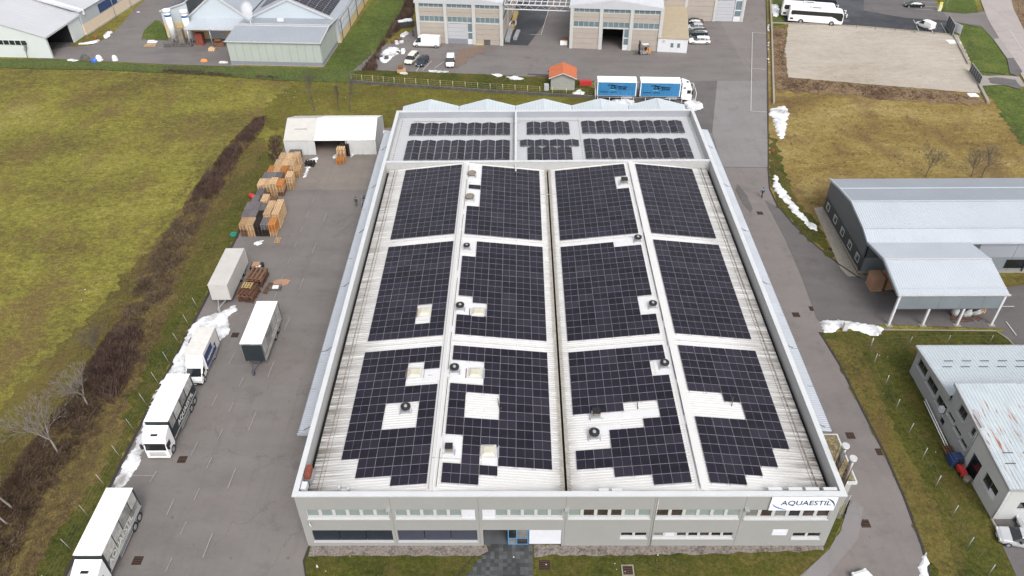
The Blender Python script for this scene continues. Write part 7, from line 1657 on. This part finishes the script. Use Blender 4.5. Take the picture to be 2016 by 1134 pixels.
snow_bank([(1522, 342), (1534, 350), (1536, 362), (1550, 378), (1558, 392), (1568, 404), (1590, 430), (1608, 444), (1612, 456), (1590, 450), (1574, 432), (1556, 418), (1545, 400), (1526, 380), (1520, 362)], .3, 'winding thin snow strip on the verge by the walking person')
snow_bank([(1615, 632), (1660, 630), (1690, 636), (1720, 640), (1738, 645), (1735, 660), (1722, 664), (1690, 654), (1655, 646), (1638, 655), (1624, 655)], .4, 'snow bank at the road junction in front of the open canopy')
snow_bank([(1816, 1090), (1824, 1068), (1830, 1090), (1828, 1120), (1830, 1145), (1805, 1145), (1808, 1115)], .3, 'snow patch at the bottom right road edge'); snow_bank([(1768, 943), (1772, 940), (1786, 975), (1796, 1000), (1800, 1015), (1794, 1012), (1780, 980)], .15, 'thin snow line along the right road kerb')
snow_bank([(1352, 198), (1372, 200), (1388, 208), (1382, 215), (1368, 222), (1375, 240), (1376, 262), (1370, 258), (1362, 230), (1352, 212), (1345, 206)], .8, 'snow heap at the rear right corner of the factory')
snow_bank([(1200, 200), (1220, 196), (1245, 198), (1250, 204), (1235, 212), (1205, 208)], .8, 'snow mound behind the pitched canopies'); snow_bank([(1164, 204), (1180, 198), (1186, 203), (1175, 208)], .4, 'low snow mound just right of the fourth canopy peak')
snow_bank([(1126, 184), (1140, 178), (1152, 184), (1150, 190), (1128, 190)], .9, 'rounded snow mound between the hut and the road train'); snow_bank([(965, 146), (985, 145), (992, 151), (978, 153)], .2, 'snow patch on the lawn behind the yellow fence'); snow_bank([(992, 151), (1020, 150), (1036, 157), (1010, 159)], .2, 'greyish snow patch left of the orange-roofed hut')
snow_bank([(1518, 10), (1532, 11), (1535, 22), (1532, 34), (1522, 32), (1518, 22)], .9, 'snow heap by the coaches at the top'); snow_bank([(1510, 50), (1515, 48), (1514, 62), (1511, 62)], .3, 'first narrow snow streak beside the edge wall'); snow_bank([(1511, 84), (1515, 84), (1514, 98), (1510, 98)], .3, 'second narrow snow streak beside the edge wall'); snow_bank([(1511, 108), (1514, 108), (1514, 125), (1511, 122)], .3, 'third narrow snow streak beside the edge wall')
snow_bank([(153, 86), (175, 82), (196, 78), (192, 84), (165, 88)], .3, 'snow strip at the bend of the left yard road'); snow_bank([(202, 70), (212, 63), (222, 62), (216, 72), (206, 76)], .4, 'snow heap on the grass bend beside the far left road'); snow_bank([(128, 119), (145, 116), (157, 120), (140, 122)], .3, 'white snow patch at the left yard fence'); snow_bank([(268, 24), (276, 22), (276, 26)], .2, 'tiny snow patch far up the left road verge')
snow_bank([(750, 108), (762, 95), (775, 93), (785, 96), (786, 106), (775, 112), (765, 122), (752, 124)], .6, 'dirty snow and plastic heap along the brown hedge'); snow_bank([(786, 70), (800, 62), (806, 66), (795, 74)], .5, 'small dirty snow heap near the dark skip'); snow_bank([(782, 142), (800, 142), (804, 147), (790, 148)], .3, 'snow round the pallet on the lawn corner'); snow_bank([(845, 138), (885, 140), (880, 143), (850, 143)], .25, 'thin snow strip on the kerb by the white small van')
snow_bank([(738, 262), (750, 256), (768, 258), (766, 262), (748, 264)], .3, 'snow at the top end of the left canopy')
for k in range(46):     # scattered lumps on the verges
    pass

# scrap and odds along the far left fence
for nm, lab, cat, px, sz, mt in (('soil_heap', 'dark earth heap by the left yard fence', 'heap', (168, 117), (2.2, 1.4, 1.1), 'concrete_dark'), ('plastic_sack', 'bright blue covered pile by the left yard fence', 'tarpaulin', (186, 122), (1.4, 1.0, .8), 'plastic_blue'), ('wrapped_pile', 'grey-white wrapped pile behind the blue one', 'pile', (196, 119), (1.6, 1.2, 1.2), 'foil'),
      ('big_bag', 'white and yellow bag beside the left yard fence', 'bag', (227, 119), (1.3, 1.0, 1.2), 'plastic_white'), ('leaf_heap', 'orange brown heap at the edge of the left yard', 'heap', (402, 121), (1.8, .9, .6), 'plastic_orange'), ('board_pile', 'pale boards lying on the asphalt before the silos', 'boards', (296, 90), (2.6, 1.2, .25), 'wood_tan'), ('steel_pile', 'white steel sections beside the silo guard', 'steel', (300, 84), (2.4, .7, .4), 'foil'),
      ('pallet_pile', 'pale pallets stacked by the annex wall in the left yard', 'pallets', (418, 99), (1.6, 1.2, .5), 'wood_light'), ('scrap_stack', 'rusty machine parts under the loading canopy', 'scrap', (433, 90), (2.4, 1.5, 1.2), 'rusty'), ('lath_pile', 'thin grey scrap at the lower end of the left yard fence', 'scrap', (440, 124), (2.0, .5, .3), 'foil')):
    mb = MB(); a, b, h = sz
    if 'heap' in nm or nm in ('plastic_sack', 'big_bag', 'wrapped_pile'):
        n = 10; R_ = []
        for r, z in ((1, 0), (.9, .55), (.55, .9), (.15, 1)): R_.append([mb.add((a/2*r*math.cos(2*PI*k/n)*(1+.18*noise.noise(Vector((k, z*3, a)))), b/2*r*math.sin(2*PI*k/n), h*z*(1+.15*noise.noise(Vector((k*2, z, b)))))) for k in range(n)])
        for A, B in zip(R_, R_[1:]):
            for k in range(n): j = (k+1) % n; mb.idx((A[k], A[j], B[j], B[k]), 0, 'heap' in nm)
        mb.idx(R_[-1], 0)
    else:
        for k in range(4): mb.box(-a/2+rnd()*.2, a/2-rnd()*.2, -b/2+k*b/4+.02, -b/2+(k+1)*b/4-.02, 0, h*(.6+.4*rnd()))
        mb.box(-a/3, a/4, -b/3, b/3, h, h*1.3)
    o = mb.build(nm, mt); o.location = at(*px); tag(o, lab, cat)
# scrap yard by the hedge: skip and boards
t = thing('skip', 'dark skip heaped with white plastic beside the hedge', 'skip', at(798, 52), .3); mb = MB(); mb.extrude([(-1.6, .1), (1.6, .1), (2.1, 1.3), (-2.1, 1.3)], -.9, .9, 'y'); mb.build('container', 'anthracite_dark', t)
for k in range(7): boxp('foil_sheet', 'foil', t, -1.6+k*.45, -1.1+k*.45+rnd()*.3, -.7+rnd()*.3, .3+rnd()*.4, 1.2, 1.4+rnd()*.35)
for k, (px, lab) in enumerate((((785, 103), 'white plastic wrapping heap below the hedge, by the beige car'), ((757, 118), 'white crumpled plastic pile at the hedge foot, lowest'), ((784, 84), 'rusty drum with white top among the scrap'), ((800, 40), 'grey boards on top of the scrap by the hedge'))):
    mb = MB()
    for q in range(9): x, y = (rnd()-.5)*2.2, (rnd()-.5)*1.8; mb.box(x-.35, x+.35, y-.3, y+.3, 0, .2+rnd()*.7, 0 if rnd() < .7 else 1)
    o = mb.build('scrap_heap', ['foil', 'concrete_dark'] if k < 2 else (['rusty', 'foil'] if k == 2 else ['concrete', 'foil'])); o.location = at(*px); o.rotation_euler = (0, 0, k*.5); tag(o, lab, 'scrap')
t = thing('wooden_crate', 'tan wooden crate on the snow patch at the lawn corner', 'crate', at(791, 142), .1); boxp('crate_body', 'wood_tan', t, -.9, .9, -.6, .6, 0, .7); boxp('rusty_lid', 'rusty', t, -.7, .3, -.3, .7, .7, 1.3)
t = thing('rusty_box', 'dark rusty box at the foot of the left beige hall', 'box', at(960, 87), -.1); boxp('box', 'rust_red', t, -.7, .7, -.5, .5, 0, 1.1); bpy.data.objects[t.children[0].name].data.materials[0] = M['concrete_dark']; boxp('lid', 'rusty', t, -.75, .75, -.55, .55, 1.1, 1.2)
o = boxp('timber_sheet', 'wood_yellow', None, -.9, .9, -.4, .4, 0, .25); o.location = at(944, 88); tag(o, 'pale timber sheet leaning flat by the rusty box', 'timber')
for px0, px1, wd, hh, mt, lab in (((1010-2, 60), (1017, 28), 1.0, .9, 'wood_yellow', 'long tan timber stack along the alley wall'), ((1007, 55), (1012, 48), 1.3, .9, 'foil', 'grey sheet stack below the tan timber in the alley'), ((999, 84), (1006, 60), 1.1, .7, 'steel', 'long grey steel profile bundle at the alley corner'), ((1014, 80), (1021, 64), .9, .7, 'steel', 'shorter grey profile bundle beside the long one in the alley')):
    A, B = Vector((*at(*px0)[:2], 0)), Vector((*at(*px1)[:2], 0)); d = B-A; t = thing('stacked_stock', lab, 'stock', A, math.atan2(d.y, d.x)-PI/2, 'stock stacked in the alley')
    for k in range(3): boxp('bundle', mt, t, -wd/2+wd/3*k+.02, -wd/2+wd/3*(k+1)-.02, 0, d.length, .12, hh)
    boxp('bearer', 'wood_brown', t, -wd/2, wd/2, .5, .7, 0, .118)
t = thing('timber_stack', 'white and brown boards stacked against the right alley corner', 'stack', at(1111, 86), -.1); boxp('boards', 'tent', t, -.9, .7, -1.2, -.2, .1, .8); boxp('boards', 'wood_brown', t, -.8, .7, -.1, 1.4, .1, 1.0)
for k in range(3):
    px = ((1100, 143), (1075, 152), (1060, 148))[k]; mb = MB(); mb.box(-2.2, 2.2, -.12, .12, 0, .2); mb.box(-1.4, 1.9, .2, .35, 0, .15); o = mb.build('pipe_lengths', ('cable', 'wood_brown', 'dark_steel')[k]); o.location = at(*px); o.rotation_euler = (0, 0, -.15); tag(o, ('dark pipes lying on the lawn edge, nearest the hut', 'brown laths lying on the lawn left of the hut', 'black pipe length at the rear yard kerb')[k], 'pipes')
o = boxp('pole_bundle', 'white_trim', None, -1.6, 1.6, -.15, .15, 0, .2); o.location = at(868, 142); tag(o, 'white poles lying on the kerb snow below the white small van', 'poles')
# small warning flag on the front lawn
A = at(626, 1121); t = thing('garden_marker', 'small white and red marker standing on the front lawn', 'marker', A); mb = MB(); mb.tube((0, 0, 0), (0, 0, .5), .02, n=5); mb.build('stake', 'steel', t); mb = MB(); mb.extrude([(-.1, .3), (.1, .3), (.04, .75), (-.02, .75)], -.02, .02, 'y'); mb.build('plate', 'tent', t); boxp('stripe', 'plastic_red', t, -.11, .11, -.03, -.021, .3, .38)
o = boxp('car_roof_box', 'tent', None, -.5, .5, -.8, .8, 0, 1.4); bpy.data.objects.remove(o)
car('white car whose roof just shows at the bottom edge of the lower road', 'hatch', 'white', pos=(31.4, 36.9), heading=PI/2+.3)

# ================================================================ VEGETATION
def bare_tree(label, x, y, h, spread=.5, mat='bark', seed=1, levels=6, lean=(0, 0), n0=1, thick=1.0, density=1.0):
    R_ = random.Random(seed); t = thing('bare_tree', label, 'tree', (x, y, 0)); tr = MB(); cr = MB()
    def grow(p, d, L, r, lv):
        seg = 3 if lv < 3 else 2; mbx = tr if lv < 2 else cr; q = p
        for k in range(seg):
            d = (d+Vector(((R_.random()-.5), (R_.random()-.5), (R_.random()-.3)))*.16).normalized(); e = q+d*L/seg; mbx.tube(q, e, max(.011, r*(1-.25*k/seg)), max(.01, r*(1-.25*(k+1)/seg)), n=5 if lv < 2 else 3, caps=False); q = e
            if lv > 0 and lv < levels-1 and R_.random() < .75*density and k < seg-1:
                s_ = Vector((R_.random()-.5, R_.random()-.5, R_.random()*.5-.1)).normalized(); grow(q, (d+s_*1.0).normalized(), L*.6, r*.45, lv+2)
        if lv >= levels: return
        n = 3 if R_.random() < .6*density else 2
        for k in range(n):
            a = 2*PI*(k+R_.random()*.6)/n; s_ = (d.orthogonal().normalized() if d.length else Vector((1, 0, 0))); s_ = (Matrix.Rotation(a, 3, d) @ s_)
            grow(q, (d+s_*spread*(.7+R_.random()*.6)+Vector((0, 0, .12))).normalized(), L*(.68+R_.random()*.14), r*.6, lv+1)
    grow(Vector((0, 0, -.05)), Vector((lean[0], lean[1], 1)).normalized(), h*.3, .016*h*thick+.02, 0)
    tr.build('trunk', mat, t); cr.build('crown', mat, t); return t
GT = 'bare trees along the left brush belt'
bare_tree('pale bare tree, largest, in front of the brush belt on the left', *at(116, 893)[:2], 7.4, .55, seed=3)
bare_tree('pale bare tree by the brush belt, above the largest one', *at(174, 800)[:2], 6.0, .55, seed=8)
bare_tree('pale bare tree at the left edge beside the lower brush belt', *at(26, 1002)[:2], 6.6, .5, seed=12, lean=(-.25, 0))
bare_tree('pale bare tree partly cut by the left edge, lowest of all', *at(16, 1032)[:2], 5.2, .5, seed=15, lean=(-.35, 0))
bare_tree('dark bare shrub tree rising from the thick dark part of the brush belt', *at(195, 700)[:2], 4.5, .6, 'bark_dark', seed=21)
bare_tree('slim bare tree behind the tent, leftmost of three', *at(620, 218)[:2], 7.0, .28, 'bark_dark', seed=31, thick=.9)
bare_tree('slim bare tree behind the tent, middle of three', *at(667, 219)[:2], 4.6, .25, 'bark_dark', seed=33)
bare_tree('slim bare tree behind the tent, rightmost of three, near the yellow fence', *at(690, 220)[:2], 7.0, .3, 'bark_dark', seed=35)
bare_tree('bare bushy tree behind the grey shed, left one', *at(1822, 348)[:2], 5.4, .62, 'bark_dark', seed=41, thick=.8)
bare_tree('bare bushy tree behind the grey shed, middle one', *at(1912, 348)[:2], 4.8, .62, 'bark_dark', seed=43, thick=.8)
bare_tree('bare bushy tree behind the grey shed, right one', *at(1932, 350)[:2], 6.2, .7, 'bark_dark', seed=45, thick=.8)
bare_tree('thin bare sapling on the meadow right of the gravel lot', *at(1900, 105)[:2], 3.0, .4, 'bark_dark', seed=51, levels=5)
bare_tree('thin bare sapling at the front of the pale green shed, far left', *at(55, 116)[:2], 4.2, .25, 'bark_dark', seed=53, levels=4)
bare_tree('bare bush behind the street at the top right corner', *at(2003, 30)[:2], 4.0, .6, 'bark_dark', seed=55, levels=5)
def brush(name, label, poly, dens, h0, h1, mat, seed, w=.03, spread=.5, clump=.5, cat='brush', hf=None):
    """a thicket of stems: thin tapering blades fanned from many roots"""
    R_ = random.Random(seed); xs = [p[0] for p in poly]; ys = [p[1] for p in poly]; area = (max(xs)-min(xs))*(max(ys)-min(ys)); mb = MB(); V = mb.v; F = mb.f
    for _ in range(int(area*dens)):
        x, y = R_.uniform(min(xs), max(xs)), R_.uniform(min(ys), max(ys))
        if not inside((x, y), poly): continue
        nn = noise.noise(Vector((x*.35, y*.35, seed)))+.5*noise.noise(Vector((x*1.1, y*1.1, seed)))
        if nn < -clump*R_.random()-.1: continue
        e = min(1, edge_dist((x, y), poly)/1.5+.25); hh = (h0+(h1-h0)*R_.random())*e*(1+.5*nn)*(hf(x, y) if hf else 1)
        for k in range(3):
            a = R_.random()*2*PI; s = spread*hh*(.3+R_.random()); tx, ty = x+math.cos(a)*s, y+math.sin(a)*s; px_, py_ = -math.sin(a)*w/2, math.cos(a)*w/2
            i = len(V); V.extend([(x-px_, y-py_, 0), (x+px_, y+py_, 0), ((x+tx)/2+px_, (y+ty)/2+py_, hh*.62), (tx, ty, hh*(.85+.2*R_.random()))]); F.append([i, i+1, i+2]); F.append([i, i+2, i+3]); mb.mi += [0, 0]; mb.sm += [False, False]
    return stuff(mb.build(name, mat), label, cat)
UP = W([(505, 232), (528, 228), (515, 262), (480, 300), (455, 345), (430, 392), (395, 398), (362, 405), (395, 352), (430, 310), (470, 262)])
MID = W([(362, 405), (395, 398), (430, 392), (400, 440), (370, 500), (345, 580), (262, 640), (225, 640), (262, 560), (300, 490)])
# soft ragged edge between field and belt
brush('grass', 'yellowish tufts along the field edge of the brush belt', W([(470, 262), (430, 310), (395, 352), (345, 425), (300, 490), (262, 560), (225, 640), (170, 715), (112, 800), (40, 890), (-30, 985), (-30, 930), (30, 850), (95, 770), (150, 690), (205, 615), (245, 540), (285, 470), (330, 405), (380, 335), (420, 295), (462, 250)]), 16, .08, .3, 'straw', 61, .05, 1.1, clump=.3, cat='grass')
LOW = W([(262, 610), (300, 600), (268, 680), (228, 775), (185, 855), (120, 970), (65, 1050), (15, 1145), (-40, 1145), (-40, 1010), (40, 895), (112, 800), (170, 715), (225, 640)])
brush('brush', 'dense dark brown bramble strip, upper end on the field', UP, 34, .5, 1.2, 'twig_purple', 2, .035, .4)
brush('brush', 'dry tan-brown bramble strip, middle of the belt', MID, 30, .25, .75, 'twig_tan', 3, .04, .7, clump=.35)
DK = W([(212, 660), (265, 640), (290, 660), (262, 740), (225, 800), (185, 790), (160, 745)])
brush('brush', 'dark purple thicket in the lower middle of the belt', DK, 28, .8, 1.8, 'twig_purple', 4, .035, .4)
brush('brush', 'sprawling brown brambles under the bare trees, lower left', LOW, 30, .2, .85, 'twig_brown', 5, .035, .9, clump=.35)
brush('brush', 'thin dry brown growth on the yard side of the brush belt', W([(345, 585), (300, 690), (262, 770), (235, 860), (165, 980), (110, 1060), (60, 1145), (30, 1145), (85, 1050), (135, 970), (200, 855), (235, 775), (275, 690), (325, 585)]), 14, .1, .4, 'twig_tan', 25, .035, 1.0)
for q_ in BARE: brush('grass', 'dry straw patch on the front lawn beside the pebble strip', q_, 34, .03, .12, 'straw', 27+len(q_), .05, 1.5, clump=.3, cat='grass')
HG = W([(712, 140), (730, 118), (748, 90), (768, 60), (790, 25), (802, -10), (822, -10), (812, 40), (780, 66), (752, 95), (745, 120), (742, 142)])
brush('hedge', 'dark bare hedge along the scrap yard, top', HG, 26, 1.0, 2.2, 'twig_purple', 6, .06, .35, cat='hedge')
brush('hedge', 'dark leafless bushes on the ditch bank, top left', W([(320, 137), (400, 140), (460, 147), (460, 152), (390, 148), (320, 143)]), 24, .3, .9, 'twig_purple', 7, .06, .5, cat='bushes')
brush('hedge', 'small leafless bushes further along the ditch bank', W([(500, 147), (548, 151), (550, 156), (505, 154)]), 24, .3, .8, 'twig_purple', 8, .06, .5, cat='bushes')
brush('brush', 'dark brambles beside the tent corner', W([(530, 270), (555, 268), (560, 300), (545, 315), (530, 318), (525, 290)]), 16, .4, 1.3, 'twig_purple', 9, .05, .5)
brush('grass', 'dry grass tufts on the yard verge', [(-44, 34), (-44.2, 60), (-43.8, 80), (-43, 98), (-43, 118), (-48, 126), (-51, 97), (-54, 78), (-57, 60), (-60, 45), (-61, 34)], 7, .12, .4, 'straw', 10, .04, .8, cat='grass')
brush('grass', 'dry brown weeds on the earth bank by the gravel lot', W([(1528, 150), (1552, 152), (1700, 167), (1860, 180), (1935, 198), (1850, 203), (1760, 196), (1640, 184), (1526, 176)]), 6, .15, .55, 'twig_brown', 11, .05, .8, cat='grass')
brush('grass', 'dry weeds left of the gravel lot', W([(1522, 56), (1550, 56), (1552, 150), (1524, 150)]), 7, .15, .5, 'twig_brown', 12, .05, .8, cat='grass')
brush('grass', 'tufts of dry grass across the dry field', W([(1530, 190), (1960, 215), (2030, 300), (2030, 352), (1640, 352), (1600, 420), (1560, 380), (1530, 290)]), 1.1, .1, .34, 'straw', 13, .06, 1.0, clump=.2, cat='grass')
brush('grass', 'short yellowish tufts across the green field', W([(-10, 150), (560, 172), (500, 240), (380, 340), (300, 470), (200, 640), (100, 780), (-10, 900)]), .7, .06, .2, 'straw', 14, .06, 1.2, clump=.15, cat='grass')
# fallen bits on the lawn: white specks of snow residue
mb = MB(); R2 = random.Random(5)
for k in range(60):
    zone = R2.choice([((1720, 700), (1960, 1120)), ((640, 1090), (1550, 1130)), ((150, 800), (380, 1000)), ((560, 150), (700, 200)), ((20, 140), (560, 600)), ((1640, 700), (1760, 900)), ((1130, 165), (1170, 185))])
    x, y, _ = at(R2.uniform(zone[0][0], zone[1][0]), R2.uniform(zone[0][1], zone[1][1])); s = R2.uniform(.03, .07)
    if -43 < x < 33 and 41 < y < 126 or (36 < x < 38.5): continue
    mb.prism([(x+s*math.cos(a)*(1+.4*R2.random()), y+s*math.sin(a)) for a in (0, 1.2, 2.3, 3.5, 4.9)], 0, .06)
stuff(mb.build('litter', 'foil'), 'tiny white scraps and snow remains on the grass', 'litter')
